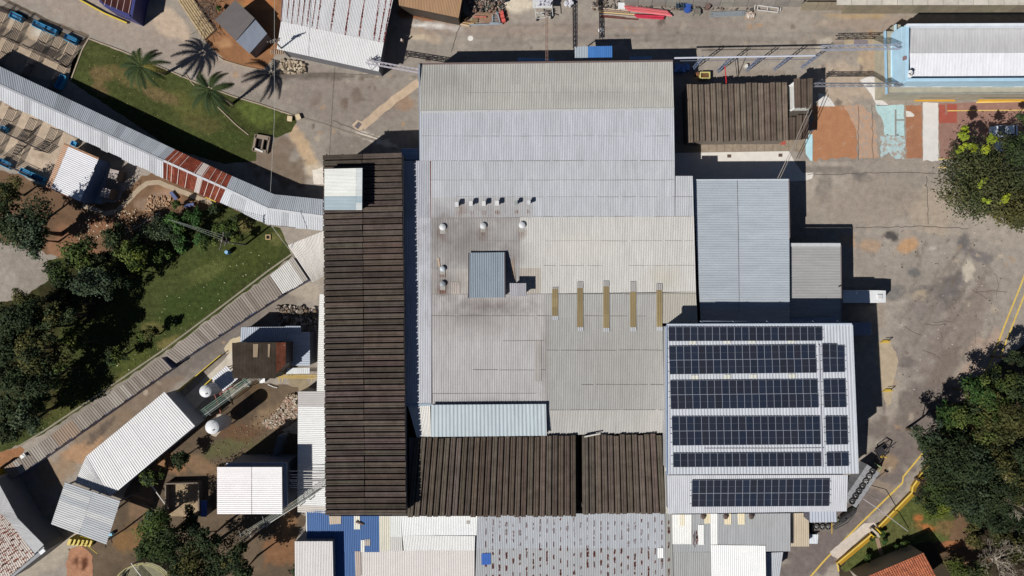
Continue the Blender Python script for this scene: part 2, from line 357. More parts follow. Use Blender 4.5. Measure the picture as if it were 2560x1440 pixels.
# ================================================================== GROUND
g = MB().face([(-900, -900, -.02), (900, -900, -.02), (900, 900, -.02), (-900, 900, -.02)])
o = build(g, 'ground', mat('distant_earth', .95, 0, (.05, .3), (.7, .25), spec=.1), C(118, 108, 92)); o['kind'] = 'structure'
TAN = (172, 150, 128); DK = (112, 104, 98); LT = (190, 180, 168); BR = (130, 104, 82); OR = (178, 122, 82)
RY = random.Random(77)
ground_poly('asphalt_yard', [(-90, -60), (2650, -60), (2650, 1500), (-90, 1500)], 0.0, (151, 142, 132), .28, [
    (300, 70, 330, 40, 22, (160, 146, 134), .6), (600, 190, 260, 30, 18, (158, 145, 134), .6), (850, 250, 160, 70, 10, (140, 130, 122), .7),
    (890, 240, 14, 20, 0, (112, 96, 84), .5), (790, 250, 12, 30, 40, (118, 100, 88), .4), (860, 255, 10, 16, 0, (108, 90, 78), .5),
    (770, 385, 60, 18, 70, (190, 165, 135), .8), (740, 340, 50, 16, 60, (186, 160, 130), .7), (700, 420, 90, 40, 20, (122, 108, 94), .9),
    (700, 370, 40, 30, 0, (128, 112, 98), .7), (790, 430, 30, 20, 20, (200, 188, 170), .5), (880, 370, 70, 40, 0, (128, 120, 112), .6),
    (945, 350, 60, 8, 20, (205, 195, 182), .7), (1010, 255, 25, 25, 0, (150, 120, 95), .5), (780, 190, 180, 9, 0, (100, 92, 84), .6),
    (1080, 65, 60, 9, 6, (225, 222, 218), .9), (1070, 90, 45, 14, 20, (178, 160, 140), .6), (1045, 92, 18, 8, 0, (195, 178, 155), .7),
    (1060, 40, 80, 12, 6, (140, 96, 68), .8), (1280, 8, 55, 26, 0, (212, 200, 180), .95), (1230, 40, 60, 20, 0, (140, 106, 82), .6),
    (1300, 75, 300, 16, 0, (150, 134, 124), .5), (1650, 60, 350, 12, 0, (150, 138, 130), .4), (1600, 95, 200, 14, 0, (138, 130, 124), .5),
    (1655, 52, 16, 8, -60, (104, 96, 90), .6), (1900, 190, 100, 20, 0, (142, 132, 120), .6), (2180, 150, 40, 60, 0, (172, 150, 126), .6),
    (2120, 100, 90, 14, 0, (160, 146, 132), .5), (2060, 110, 14, 22, 60, (196, 186, 170), .4), (2150, 150, 10, 8, 0, (190, 172, 140), .7),
    (2120, 210, 90, 50, 0, (178, 160, 142), .7), (2200, 60, 150, 20, 0, (160, 142, 128), .4), (2150, 40, 100, 6, 0, (176, 150, 110), .5),
    # east yard
    (2230, 590, 18, 12, 0, (84, 80, 78), .8), (2270, 612, 28, 22, 10, (186, 148, 112), .7), (2170, 615, 30, 16, 10, (176, 146, 118), .5),
    (2050, 620, 60, 60, 0, (140, 130, 120), .5), (2300, 480, 240, 90, 0, (166, 152, 138), .6), (2150, 440, 24, 13, 0, (122, 116, 112), .8),
    (2260, 500, 26, 14, 20, (128, 120, 114), .7), (2410, 605, 16, 22, 0, (112, 108, 106), .85), (2445, 640, 40, 16, 10, (118, 112, 110), .7),
    (2380, 720, 32, 40, 40, (112, 106, 104), .8), (2330, 722, 50, 12, -8, (120, 114, 110), .7), (2370, 760, 30, 14, -30, (92, 86, 86), .6),
    (2420, 670, 14, 34, 5, (190, 180, 164), .8), (2285, 682, 15, 10, 0, (112, 110, 108), .8), (2240, 730, 28, 16, -30, (122, 118, 114), .7),
    (2300, 740, 22, 16, 0, (176, 160, 136), .6), (2300, 788, 14, 11, 0, (116, 114, 112), .7), (2300, 850, 70, 120, 10, (136, 126, 120), .6),
    (2400, 830, 50, 160, 28, (128, 116, 108), .5), (2340, 950, 26, 120, 30, (118, 106, 98), .5), (2440, 960, 60, 160, 28, (172, 150, 134), .6),
    (2268, 905, 24, 12, 0, (116, 108, 104), .7), (2180, 780, 30, 60, 0, (150, 136, 122), .4), (2280, 1060, 90, 120, 35, (122, 112, 106), .75),
    (2150, 1250, 60, 170, 42, (118, 108, 103), .8), (2050, 1360, 60, 130, 45, (118, 108, 104), .8), (2230, 1010, 16, 60, 10, (168, 158, 146), .5),
    (2220, 1160, 22, 34, 40, (150, 128, 104), .6), (2200, 1215, 60, 14, 25, (156, 140, 122), .5), (2330, 620, 10, 4, 0, (200, 190, 180), .5),
    (2100, 480, 70, 110, 0, (142, 132, 124), .5), (2040, 450, 28, 22, 0, (96, 92, 88), .5), (2250, 420, 230, 14, 0, (156, 146, 134), .5),
    # south-west lane
    (600, 820, 40, 160, 52, (122, 114, 108), .7), (480, 900, 20, 140, 52, (116, 108, 102), .7), (350, 1010, 30, 120, 52, (128, 112, 98), .7),
    (250, 1080, 30, 120, 52, (134, 116, 98), .7), (200, 1130, 60, 24, -30, (172, 138, 108), .8), (140, 1180, 50, 40, 0, (150, 128, 106), .7),
    (250, 1080, 10, 50, 45, (104, 92, 82), .7), (700, 770, 60, 34, -30, (140, 130, 120), .6), (760, 730, 40, 22, 0, (176, 164, 148), .6),
    (745, 960, 30, 40, 0, (150, 136, 112), .8), (160, 1360, 90, 40, -30, (176, 164, 148), .7), (80, 1420, 90, 30, -20, (168, 158, 144), .8),
    (20, 30, 60, 20, 22, (150, 138, 126), .5), (540, 100, 60, 20, 50, (186, 164, 142), .5), (430, 60, 70, 30, 40, (190, 170, 150), .8),
    (340, 40, 50, 16, 30, (172, 156, 142), .6)]
    +[(x, y, RY.uniform(3, 12), RY.uniform(2, 8), RY.uniform(0, 180), RY.choice(((110, 100, 92), (124, 114, 104), (104, 92, 82), (178, 164, 146), (168, 140, 112))), RY.uniform(.35, .7)) for x, y in
      [(RY.uniform(2180, 2560), RY.uniform(580, 1180)) for _ in range(60)]+[(RY.uniform(560, 1050), RY.uniform(180, 400)) for _ in range(34)]+[(RY.uniform(1040, 2240), RY.uniform(50, 125)) for _ in range(40)]+[(RY.uniform(2030, 2230), RY.uniform(100, 260)) for _ in range(20)]+[(RY.uniform(200, 700), RY.uniform(790, 1190)) for _ in range(24)]]
    +[(RY.uniform(2260, 2480), RY.uniform(640, 1100), RY.uniform(50, 120), RY.uniform(3, 6), RY.uniform(100, 135), (116, 106, 98), .35) for _ in range(14)]
    +[(RY.uniform(1100, 2200), RY.uniform(60, 120), RY.uniform(80, 220), RY.uniform(2, 5), RY.uniform(-3, 3), (128, 118, 108), .3) for _ in range(14)]
    +[(RY.uniform(40, 480), 0, 1, 1, 0, (128, 118, 108), .0) for _ in range(1)], grid=.4)
# ---- earth
ground_poly('earth_bank', [(452, -40), (720, -40), (694, 130), (682, 146), (655, 175), (612, 168), (560, 150), (528, 118), (512, 100)], .008, (150, 108, 76), .3,
    [(520, 30, 30, 30, 0, (120, 96, 78), .7), (700, 100, 14, 60, 0, (150, 100, 66), .6), (640, 8, 40, 20, 0, (176, 118, 76), .7), (560, 110, 20, 12, 0, (190, 150, 110), .4), (600, 20, 14, 10, 0, (130, 120, 80), .6)], ragamp=.15)
ground_poly('gravel_apron', [(686, 150), (722, 152), (765, 160), (768, 182), (730, 186), (690, 172)], .012, (168, 152, 134), .35,
    [(735, 165, 16, 8, 0, (90, 78, 66), .5)], ragamp=.35)
ground_poly('earth_slope', [(-60, 408), (60, 440), (150, 480), (205, 505), (280, 508), (345, 450), (380, 430), (412, 446), (470, 462), (560, 510), (600, 530), (560, 560), (400, 640), (280, 660),
    (150, 650), (60, 610), (-60, 590)], .008, (112, 88, 68), .4,
    [(250, 560, 70, 24, -10, (134, 98, 74), .8), (190, 600, 80, 20, 30, (136, 100, 76), .7), (420, 480, 50, 14, 20, (150, 112, 84), .7), (330, 540, 50, 20, -30, (110, 84, 62), .6),
     (60, 480, 80, 30, 20, (104, 84, 64), .6), (390, 500, 60, 20, -20, (168, 146, 128), .35), (300, 470, 30, 20, 0, (134, 102, 80), .7), (160, 625, 40, 26, 0, (142, 106, 82), .8)], ragamp=.4)
ground_poly('earth_yard', [(420, 1112), (492, 1060), (540, 1020), (640, 950), (690, 962), (745, 968), (745, 1282), (768, 1292), (742, 1345), (740, 1500), (215, 1500), (190, 1440), (170, 1372), (265, 1345),
    (300, 1256), (330, 1200)], .008, (99, 85, 70), .45,
    [(560, 1120, 70, 26, -20, (92, 92, 60), .6), (600, 1080, 60, 30, 0, (104, 78, 58), .6), (690, 1040, 50, 34, -20, (150, 126, 100), .5), (420, 1160, 50, 24, 20, (150, 112, 80), .7),
     (500, 1160, 60, 20, 30, (138, 110, 84), .6), (350, 1260, 30, 60, 20, (128, 104, 82), .7), (330, 1350, 50, 40, 0, (130, 100, 66), .7), (720, 1300, 24, 40, 0, (140, 106, 76), .7),
     (700, 1370, 40, 50, 30, (132, 96, 68), .7), (640, 1120, 60, 14, -30, (96, 90, 60), .5), (650, 985, 30, 14, 0, (120, 100, 70), .5), (600, 970, 60, 20, 0, (96, 76, 54), .5),
     (620, 990, 16, 12, 0, (78, 66, 54), .7), (470, 1240, 40, 30, 0, (160, 134, 106), .6)], ragamp=.25)
ground_poly('earth_verge', [(-60, 1160), (45, 1112), (62, 1124), (50, 1146), (14, 1172), (-60, 1240)], .012, (142, 102, 72), .35, [], ragamp=.2)
ground_poly('woodland_floor', [(2274, 1236), (2306, 1180), (2320, 1140), (2360, 1060), (2420, 990), (2480, 920), (2560, 860), (2650, 800), (2650, 1500), (2100, 1500), (2096, 1420), (2140, 1372), (2196, 1326)], .008, (62, 54, 42), .4,
    [(2420, 1380, 60, 40, 0, (130, 100, 76), .5), (2310, 1315, 24, 10, 10, (176, 112, 66), .85), (2300, 1290, 14, 12, 0, (176, 110, 66), .8), (2380, 1360, 24, 14, 0, (160, 106, 72), .7),
     (2500, 950, 60, 60, 0, (92, 78, 58), .5)], ragamp=.2)
# ---- lawns
GR = (70, 76, 42)
lawnNW = [(222, 97), (300, 128), (405, 172), (440, 186), (500, 212), (582, 243), (650, 262), (736, 292), (742, 305), (728, 330), (690, 345), (665, 338), (641, 380), (640, 402), (560, 410), (430, 372), (172, 200), (182, 150)]
ground_poly('lawn', lawnNW, .012, GR, .3, [(330, 200, 80, 20, 25, (104, 94, 60), .7), (250, 190, 30, 22, 0, (112, 96, 66), .7), (460, 260, 50, 30, 20, (92, 92, 52), .6), (400, 240, 60, 16, 20, (110, 96, 66), .7),
    (640, 280, 50, 30, 20, (88, 98, 50), .9), (560, 350, 60, 24, 0, (66, 76, 40), .7), (240, 130, 40, 14, 20, (80, 84, 48), .6), (250, 225, 24, 12, 20, (130, 104, 78), .4), (500, 310, 60, 20, 10, (90, 84, 52), .5)], m=M_GRASSG, ragamp=.1)
lawnW = [(556, 512), (600, 530), (665, 562), (700, 570), (722, 622), (730, 640), (672, 686), (560, 770), (408, 884), (250, 990), (110, 1085), (50, 1112), (-60, 1150), (-60, 770), (60, 742), (122, 700), (118, 650), (250, 640), (400, 600), (470, 540)]
ground_poly('lawn', lawnW, .012, (66, 73, 40), .3, [(610, 640, 110, 40, -20, (70, 78, 40), .7), (480, 760, 120, 40, -30, (62, 74, 38), .8), (380, 820, 30, 16, 0, (120, 112, 70), .4), (330, 900, 30, 60, 60, (80, 86, 44), .6),
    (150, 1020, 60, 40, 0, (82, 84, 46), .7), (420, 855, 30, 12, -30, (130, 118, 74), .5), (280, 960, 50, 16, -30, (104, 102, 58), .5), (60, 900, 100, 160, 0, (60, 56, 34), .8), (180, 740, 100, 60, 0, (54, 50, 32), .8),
    (610, 560, 30, 20, 0, (112, 104, 66), .6), (690, 600, 20, 16, 0, (110, 108, 66), .5), (520, 680, 50, 20, -20, (96, 100, 58), .5), (400, 600, 90, 40, -20, (60, 66, 34), .6)], m=M_GRASSG, ragamp=.15)
ground_poly('lawn', [(2196, 1330), (2236, 1292), (2282, 1236), (2330, 1244), (2385, 1290), (2410, 1330), (2380, 1352), (2300, 1356), (2240, 1376), (2140, 1424), (2112, 1430), (2100, 1418), (2150, 1372)], .016, (84, 90, 50), .3,
    [(2310, 1318, 26, 10, 15, (176, 112, 66), .95), (2300, 1296, 12, 10, 0, (176, 110, 64), .9), (2260, 1330, 60, 26, 0, (92, 92, 56), .6), (2370, 1320, 40, 20, 0, (120, 96, 66), .6)], m=M_GRASSG, ragamp=.2)
ground_poly('verge_soil', [(2396, 1280), (2430, 1300), (2420, 1350), (2370, 1348)], .02, (116, 92, 70), .35, [], ragamp=.5)
# ---- concrete, paths, paint
ground_poly('concrete_yard', [(2010, 402), (2350, 402), (2360, 345), (2650, 345), (2650, 660), (2460, 600), (2240, 570), (2140, 560), (2140, 700), (2016, 700)], .004, (158, 148, 137), .26,
    [(2150, 440, 22, 14, 10, (118, 112, 108), .9), (2258, 494, 26, 12, 20, (128, 120, 114), .8), (2272, 520, 10, 18, 0, (126, 118, 112), .6), (2060, 470, 24, 40, 0, (132, 124, 116), .6), (2330, 530, 70, 60, 0, (168, 154, 138), .7),
     (2180, 500, 120, 60, 0, (152, 140, 128), .5), (2240, 585, 14, 12, 0, (84, 80, 76), .8), (2268, 606, 26, 20, 0, (184, 148, 116), .8), (2150, 600, 44, 18, 0, (176, 148, 120), .6), (2080, 425, 60, 12, 0, (132, 124, 116), .7),
     (2410, 605, 14, 24, 0, (110, 106, 104), .9)], ragamp=.3)
ground_poly('pen_floor', [(-90, 20), (30, 22), (200, 108), (196, 140), (172, 210), (70, 190), (-90, 110)], .012, (176, 158, 138), .18, [(95, 80, 20, 12, 0, (196, 186, 172), .6)])
ground_poly('pen_floor', [(-90, 200), (0, 240), (196, 350), (214, 372), (150, 480), (113, 456), (0, 398), (-90, 356)], .012, (184, 166, 146), .18, [(30, 260, 16, 10, 0, (120, 96, 74), .6), (100, 390, 12, 6, 0, (150, 130, 110), .5)])
strip('road_edge_stain', [(0, -6), (120, 52), (222, 92)], .5, .0085, (112, 98, 84), M_GROUND if False else M_CONC, jit=.1)
strip('drain_cut', [(-40, 8), (40, 34), (130, 76), (205, 108), (222, 97)], .9, .016, (76, 66, 56), M_CONC)
strip('footpath', [(206, 512), (262, 534), (292, 528), (318, 504), (350, 470), (368, 458), (398, 456), (440, 474), (545, 514)], .75, .02, (172, 154, 132), M_CONC, jit=.05)
strip('trench_patch', [(1046, 206), (985, 250), (930, 296), (905, 318)], 1.25, .008, (188, 166, 142), M_CONC, jit=.08)
flat('trench_patch', [(880, 312), (893, 300), (912, 308), (905, 325), (890, 328)], .0125, (192, 172, 148), M_CONC, .03)
flat('manhole_cover', [(886, 316), (896, 304), (905, 310), (895, 323)], .018, (110, 100, 104), M_METAL)
flat('manhole_cover', [(1063, 142), (1077, 142), (1077, 153), (1063, 153)], .01, (112, 98, 92), M_METAL)
flat('manhole_cover', [(2136, 98), (2170, 100), (2170, 116), (2134, 114)], .012, (140, 130, 134), M_METAL)
flat('concrete_slab', [(2110, 96), (2200, 96), (2205, 118), (2112, 120)], .008, (168, 152, 128), M_CONC, .1)
flat('concrete_slab', [(2199, 120), (2211, 120), (2211, 240), (2199, 242)], .008, (200, 176, 146), M_CONC)
for a, b in ((1176, 96), (1502, 76)):
    q = [(a+7.5*math.cos(t/7*6.283), b+7*math.sin(t/7*6.283)) for t in range(7)]; flat('lime_spot', q, .012, (226, 222, 216), M_WORN, .05)
# lime wash and worn court paint
flat('white_ground_paint', [(2046, 233), (2062, 236), (2078, 250), (2088, 266), (2046, 266)], .016, (214, 210, 206), M_WORN)
flat('white_ground_paint', [(2149, 200), (2189, 185), (2190, 238), (2214, 256), (2222, 264), (2192, 264), (2178, 236)], .016, (214, 210, 206), M_WORN)
flat('orange_floor_paint', [(2031, 267), (2080, 267), (2110, 264), (2128, 300), (2143, 350), (2140, 396), (2100, 394), (2031, 401)], .012, (172, 122, 88), M_WORN, .3)
flat('faded_floor_paint', [(2100, 264), (2160, 264), (2186, 300), (2196, 395), (2146, 397), (2143, 340)], .0085, (182, 150, 126), M_WORN2, .2)
flat('light_blue_floor_paint', [(2188, 262), (2259, 262), (2261, 340), (2212, 338), (2206, 300), (2190, 275)], .016, (176, 206, 208), M_WORN, .1)
flat('light_blue_floor_paint', [(2202, 338), (2261, 340), (2261, 398), (2240, 398), (2222, 380), (2204, 398)], .016, (174, 196, 198), M_WORN2, .25)
for y0, y1 in ((274, 342), ): strip('grey_line', [(2239, y0), (2239, y1)], .28, .022, (140, 138, 136), M_WORN)
strip('grey_line', [(2239, 300), (2261, 300)], .25, .0225, (140, 138, 136), M_WORN)
flat('brown_floor_paint', [(2265, 264), (2305, 264), (2306, 396), (2266, 396)], .012, (160, 112, 84), M_WORN, .12)
flat('white_ground_paint', [(2265, 277), (2276, 279), (2286, 287), (2284, 292), (2265, 292)], .02, (212, 208, 202), M_WORN)
flat('white_floor_strip', [(2307, 256), (2345, 257), (2346, 402), (2330, 404), (2318, 400), (2307, 402)], .016, (216, 212, 208), M_PAINT, .06)
flat('faded_red_floor_paint', [(2347, 258), (2650, 250), (2650, 352), (2347, 356)], .0085, (150, 114, 102), M_WORN, .1)
flat('faded_red_floor_paint', [(2348, 308), (2650, 300), (2650, 398), (2350, 396)], .0125, (146, 112, 100), M_WORN, .1)
flat('red_floor_paint', [(2347, 262), (2363, 262), (2363, 286), (2368, 286), (2368, 260), (2392, 261), (2392, 307), (2347, 308)], .0165, (160, 82, 68), M_WORN, .05)
flat('light_blue_floor_paint', [(2014, 338), (2031, 335), (2031, 402), (2026, 402), (2014, 384)], .016, (184, 222, 230), M_PAINT)
strip('yellow_line', [(2368, 277), (2600, 275)], .16, .026, (224, 190, 110)); strip('yellow_line', [(2440, 256), (2600, 252)], .22, .026, (236, 206, 120))
strip('yellow_line', [(2345, 398), (2420, 397)], .16, .026, (222, 196, 120)); strip('yellow_line', [(2345, 419), (2420, 419)], .16, .026, (222, 196, 120))
strip('yellow_line', [(2476, 908), (2512, 812), (2550, 718), (2572, 660)], .26, .016, (212, 182, 92), M_WORN)
strip('yellow_line', [(2500, 893), (2534, 806), (2562, 735), (2590, 660)], .26, .016, (212, 182, 92), M_WORN)
strip('yellow_line', [(2476, 908), (2440, 975), (2380, 1052), (2301, 1140), (2258, 1192), (2256, 1207), (2150, 1310), (2062, 1400), (2010, 1460), (1980, 1500)], .26, .0165, (214, 182, 84), M_WORN)
# white painted loading floor and retaining strip east of the hall
flat('white_painted_floor', [(1660, 383), (1972, 378), (1990, 410), (2006, 432), (2034, 432), (2030, 446), (2013, 452), (1960, 454), (1660, 450)], .02, (222, 216, 208), M_PAINT)
ground_poly('pavement', [(1660, 350), (2012, 346), (2012, 381), (1972, 377), (1660, 382)], .016, (150, 136, 120), .12)
for x in range(1772, 2000, 20):
    strip('pavement_joint', [(x, 353), (x, 378)], .05, .021, (96, 84, 72))
flat('red_painted_hatch', [(1951, 352), (1964, 352), (1964, 362), (1951, 362)], .024, (176, 88, 76))
for x, y in ((1823, 390), (1951, 388)): flat('drain_grate', [(x-5, y-4), (x+5, y-4), (x+5, y+4), (x-5, y+4)], .028, (104, 84, 78), M_METAL)
flat('concrete_ramp', [(2148, 1318), (2160, 1308), (2186, 1306), (2200, 1328), (2178, 1330), (2162, 1336), (2125, 1370), (2096, 1398), (2080, 1390), (2074, 1380), (2110, 1350)], .024, (204, 192, 180), M_CONC, .06)
flat('concrete_slab', [(2190, 855), (2222, 852), (2240, 880), (2246, 905), (2232, 960), (2228, 1010), (2216, 1016), (2190, 900)], .012, (176, 160, 136), M_CONC, .1)
flat('light_concrete_floor', [(470, 985), (560, 900), (582, 870), (582, 930), (540, 975), (500, 1010), (470, 1040), (440, 1010)], .014, (196, 186, 172), M_CONC)
flat('concrete_patch', [(560, 872), (575, 850), (600, 840), (604, 860), (582, 875), (566, 885)], .0185, (200, 184, 154), M_CONC, .1)
flat('concrete_patch', [(705, 1075), (745, 1050), (745, 1085), (715, 1082)], .02, (196, 182, 160), M_CONC, .05)
flat('concrete_patch', [(780, 425), (790, 424), (812, 416), (812, 462), (785, 460)], .012, (222, 214, 202), M_CONC, .05)
# cracks
for pts in ([(2020, 436), (2150, 434), (2260, 432), (2340, 434)], [(2140, 570), (2300, 566), (2420, 572)], [(2180, 262), (2182, 398)], [(2146, 262), (2146, 400)], [(1150, 60), (1128, 130)], [(780, 183), (900, 187), (940, 182)],
            [(830, 300), (900, 330), (960, 350)], [(2316, 440), (2320, 560)]):
    strip('pavement_crack', pts, .09, .03, (96, 88, 82), M_CONC, jit=.12)
for k in range(16):
    x, y = RY.uniform(2160, 2520), RY.uniform(590, 1080); a = RY.choice((0, 1.57, .5)); l = RY.uniform(25, 80)
    strip('pavement_crack', [(x, y), (x+l*math.cos(a)*.5+RY.uniform(-5, 5), y+l*math.sin(a)*.5+RY.uniform(-5, 5)), (x+l*math.cos(a), y+l*math.sin(a))], .06, .034+k*.0003, (104, 94, 86), M_CONC, jit=.15)
# kerbs
def kerb(name, pts, h=.14, wd=.18, col=(168, 152, 134), z=0, label=None):
    mb = MB(); pp = [P(x, y, 0) for x, y in pts]
    for a, b in zip(pp[:-1], pp[1:]): mb.bar(a+Vector((0, 0, z+h/2)), b+Vector((0, 0, z+h/2)), wd, h)
    o = build(mb, name, M_CONC, C(*col)); o['kind'] = 'structure'; return o
kerb('kerb', [(222, 97), (300, 126), (405, 170), (500, 210), (582, 241), (650, 261), (736, 290)], .15)
kerb('kerb', [(222, 97), (206, 125), (178, 200)], .12)
kerb('kerb', [(545, 142), (560, 152), (610, 167), (655, 176)], .15)
kerb('kerb', [(465, 186), (480, 208), (500, 228)], .1, .12); kerb('kerb', [(545, 268), (590, 312), (622, 338)], .15, .14)
kerb('kerb', [(736, 290), (800, 308), (850, 325), (940, 352)], .08, .3, (140, 130, 118))
kerb('kerb', [(735, 632), (670, 678), (560, 762), (408, 876), (250, 984), (110, 1078), (40, 1120)], .2, .25, (146, 138, 122))
# ================================================================== MAIN HALLS
def dist_stain(px, py): # rust-brown dirt around the roof monitor and the vents
    return 0
t = bld('factory_hall', 'northern half of the largest pale grey corrugated hall, carrying the hooded roof vents', 'factory building', (1365, 350))
walls(t, [(1048, 158), (1682, 150), (1688, 440), (1732, 440), (1736, 545), (1012, 545), (1012, 402), (1050, 402)], 6.25, (150, 152, 158))
sheets(t, [(1048, 160), (1682, 152), (1685, 272), (1050, 280)], [6.4, 6.4, 7.4, 7.4], 1.5, [0, .45, 1], (184, 182, 176), m=M_HALL)
sheets(t, [(1050, 280), (1685, 272), (1687, 400), (1051, 402)], [7.4, 7.4, 7.25, 7.25], 1.5, [0, .45, 1], (186, 189, 196), m=M_HALL)
sheets(t, [(1078, 402), (1687, 400), (1687, 541), (1078, 545)], [7.25, 7.25, 7.12, 7.12], 1.5, [0, .34, .64, 1], (186, 189, 194), m=M_HALL,
       colf=lambda i, j, u, v: (183, 183, 185) if (u < .40 and j == 2) else None)
sheets(t, [(1689, 440), (1732, 440), (1735, 541), (1688, 541)], [7.2, 7.2, 7.12, 7.12], 1.4, [0, .5, 1], (188, 190, 194), m=M_HALL)
sheets(t, [(1008, 402), (1076, 402), (1077, 545), (1010, 545)], 6.9, 1.4, [0, .4, 1], (176, 178, 186), m=M_HALL)
edge_bar(t, [(1077, 402), (1078.5, 545)], 7.05, .28, .1, (112, 84, 78), 'rusty_flashing', M_RUST)
edge_bar(t, [(1047, 160), (1682, 152)], 6.45, .25, .14, (120, 104, 100), 'gutter', M_METAL)
edge_bar(t, [(1048, 160), (1050, 402)], 6.8, .16, .2, (150, 160, 176), 'edge_trim')
edge_bar(t, [(1050, 279.5), (1685, 271.5)], 7.47, .3, .05, (196, 196, 196), 'ridge_cap')
t = bld('factory_hall', 'southern half of the large corrugated hall, with brown dirt and amber skylight strips', 'factory building', (1370, 800))
walls(t, [(1010, 547), (1735, 547), (1740, 808), (1657, 808), (1660, 1083), (1040, 1095), (1016, 1010)], 6.2, (150, 152, 158))
def dirty(i, j, u, v):
    x = 1078+222*u; y = 545+190*v
    if .0 < u < .5 and v > .62: return (180, 175, 171)
    return (171, 168, 166)
sheets(t, [(1078, 545), (1300, 543), (1300, 735), (1078, 738)], [7.12, 7.12, 7.0, 7.0], 1.15, [0, .33, .66, 1], (173, 170, 168), colf=dirty, va=.06, m=M_HALL)
sheets(t, [(1300, 543), (1735, 541), (1740, 729), (1300, 735)], [7.12, 7.12, 7.0, 7.0], 1.5, [0, .33, .66, 1], (200, 198, 194), va=.03, m=M_HALL,
       colf=lambda i, j, u, v: (184, 176, 166) if (u < .11 and j == 2) else None)
sheets(t, [(1078, 738), (1362, 735), (1365, 1012), (1078, 1012)], [7.0, 7.0, 6.85, 6.85], 1.3, [0, .17, .42, .68, .9, 1], (181, 179, 179), va=.05, m=M_HALL,
       colf=lambda i, j, u, v: (178, 175, 174) if j < 2 else None)
sheets(t, [(1362, 735), (1655, 732), (1660, 1023), (1365, 1026)], [7.0, 7.0, 6.85, 6.85], 1.5, [0, .2, .48, .74, 1], (168, 167, 164), va=.04, m=M_HALL)
sheets(t, [(1655, 732), (1740, 729), (1744, 808), (1656, 808)], [7.0, 7.0, 6.95, 6.95], 1.3, [0, 1], (176, 172, 162), va=.03, m=M_HALL)
sheets(t, [(1365, 1026), (1660, 1023), (1661, 1082), (1368, 1088)], [6.85, 6.85, 6.25, 6.25], 1.5, [0, 1], (178, 176, 172), va=.03, m=M_HALL)
sheets(t, [(1010, 545), (1077, 545), (1078, 1010), (1014, 1010)], 6.9, 1.4, [0, .25, .42, .7, 1], (190, 192, 199), va=.03, m=M_HALL)
sheets(t, [(1020, 1016), (1076, 1012), (1078, 1092), (1042, 1094)], [6.8, 6.8, 6.6, 6.6], 1.1, [0, 1], (222, 220, 216), m=M_WHITE)
edge_bar(t, [(1078, 545), (1078, 1010)], 7.02, .12, .06, (140, 140, 146), 'edge_trim')
edge_bar(t, [(1014, 1013), (1078, 1011)], 6.98, .35, .08, (150, 168, 182), 'gutter')
for x0, y0, y1, am0 in ((1380, 718, 790, 722), (1443, 704, 818, 720), (1508, 702, 820, 716), (1575, 704, 818, 729), (1641, 709, 817, 725)):
    f = (y0-540)/470; z0 = 7.02
    sheets(t, [(x0, y0), (x0+15, y0), (x0+15, am0), (x0, am0)], 7.12, .9, 1, (164, 162, 160), name='sheet_patch', va=.02)
    nn = 3
    sheets(t, [(x0, am0), (x0+15, am0), (x0+15, y1), (x0, y1)], [7.10, 7.10, 7.06, 7.06], .9, nn, (140, 124, 90), name='skylight_sheet', va=.14)
    sheets(t, [(x0+1, y1), (x0+16, y1), (x0+16, y1+10), (x0+1, y1+10)], 7.05, .9, 1, (178, 180, 184), name='sheet_patch', va=.02)
sheets(t, [(1337, 850), (1354, 850), (1353, 953), (1338, 953)], 6.98, 1.0, 1, (172, 167, 163), name='sheet_patch', m=M_HALL)
sheets(t, [(1128, 705), (1150, 705), (1150, 735), (1128, 735)], 7.08, 1.0, 1, (190, 180, 172), name='sheet_patch', m=M_HALL)
sheets(t, [(1093, 644), (1098, 644), (1102, 668), (1095, 668)], 7.12, .3, 1, (196, 172, 150), name='sheet_patch', m=M_HALL)
sheets(t, [(1278, 655), (1284, 640), (1288, 700), (1280, 690)], 7.1, .4, 1, (200, 180, 160), name='sheet_patch', m=M_HALL)
for y, x0, x1, zz in ((231, 1050, 1683, 7.05), (340, 1052, 1686, 7.36), (402, 1078, 1687, 7.29), (450, 1078, 1688, 7.25), (492, 1080, 1732, 7.21), (545, 1078, 1300, 7.17), (541, 1300, 1735, 7.17), (602, 1080, 1738, 7.13), (664, 1300, 1739, 7.1), (735, 1080, 1740, 7.06),
                     (790, 1080, 1655, 7.05), (852, 1080, 1360, 7.02), (876, 1365, 1658, 7.02), (925, 1080, 1362, 7.0), (962, 1365, 1659, 6.97), (984, 1080, 1364, 6.94), (1025, 1366, 1660, 6.92)):
    x = x0
    while x < x1-8:
        e = min(x1, x+R.uniform(20, 120))
        if R.random() < .8: edge_bar(t, [(x, y+R.uniform(-.6, .6)), (e, y+R.uniform(-.6, .6))], zz+.01, R.uniform(.03, .07), .03, (146, 141, 137), 'lap_joint')
        x = e+R.uniform(0, 10)
# lean-to at the south end of the hall
t = simple_roof('lean_to_roof', 'pale blue-grey lean-to roof stepped up from the south end of the hall', 'building roof',
    [(1078, 1012), (1363, 1010), (1365, 1089), (1078, 1092)], [7.5, 7.5, 7.25, 7.25], 1.6, 1, (180, 192, 198), (60, 60, 66), pitch=.5, amp=.05, va=.03)
edge_bar(t, [(1364, 1010), (1366, 1089)], [7.5, 7.25], .1, .12, (206, 212, 216), 'edge_trim')
t = simple_roof('lean_to_roof', 'small shaded blue roof between the dark ridged building and the hall', 'building roof', hz([(1003, 371), (1046, 371), (1047, 400), (1004, 400)]), 5.2, 1.0, 1, (150, 168, 196), (90, 100, 120))
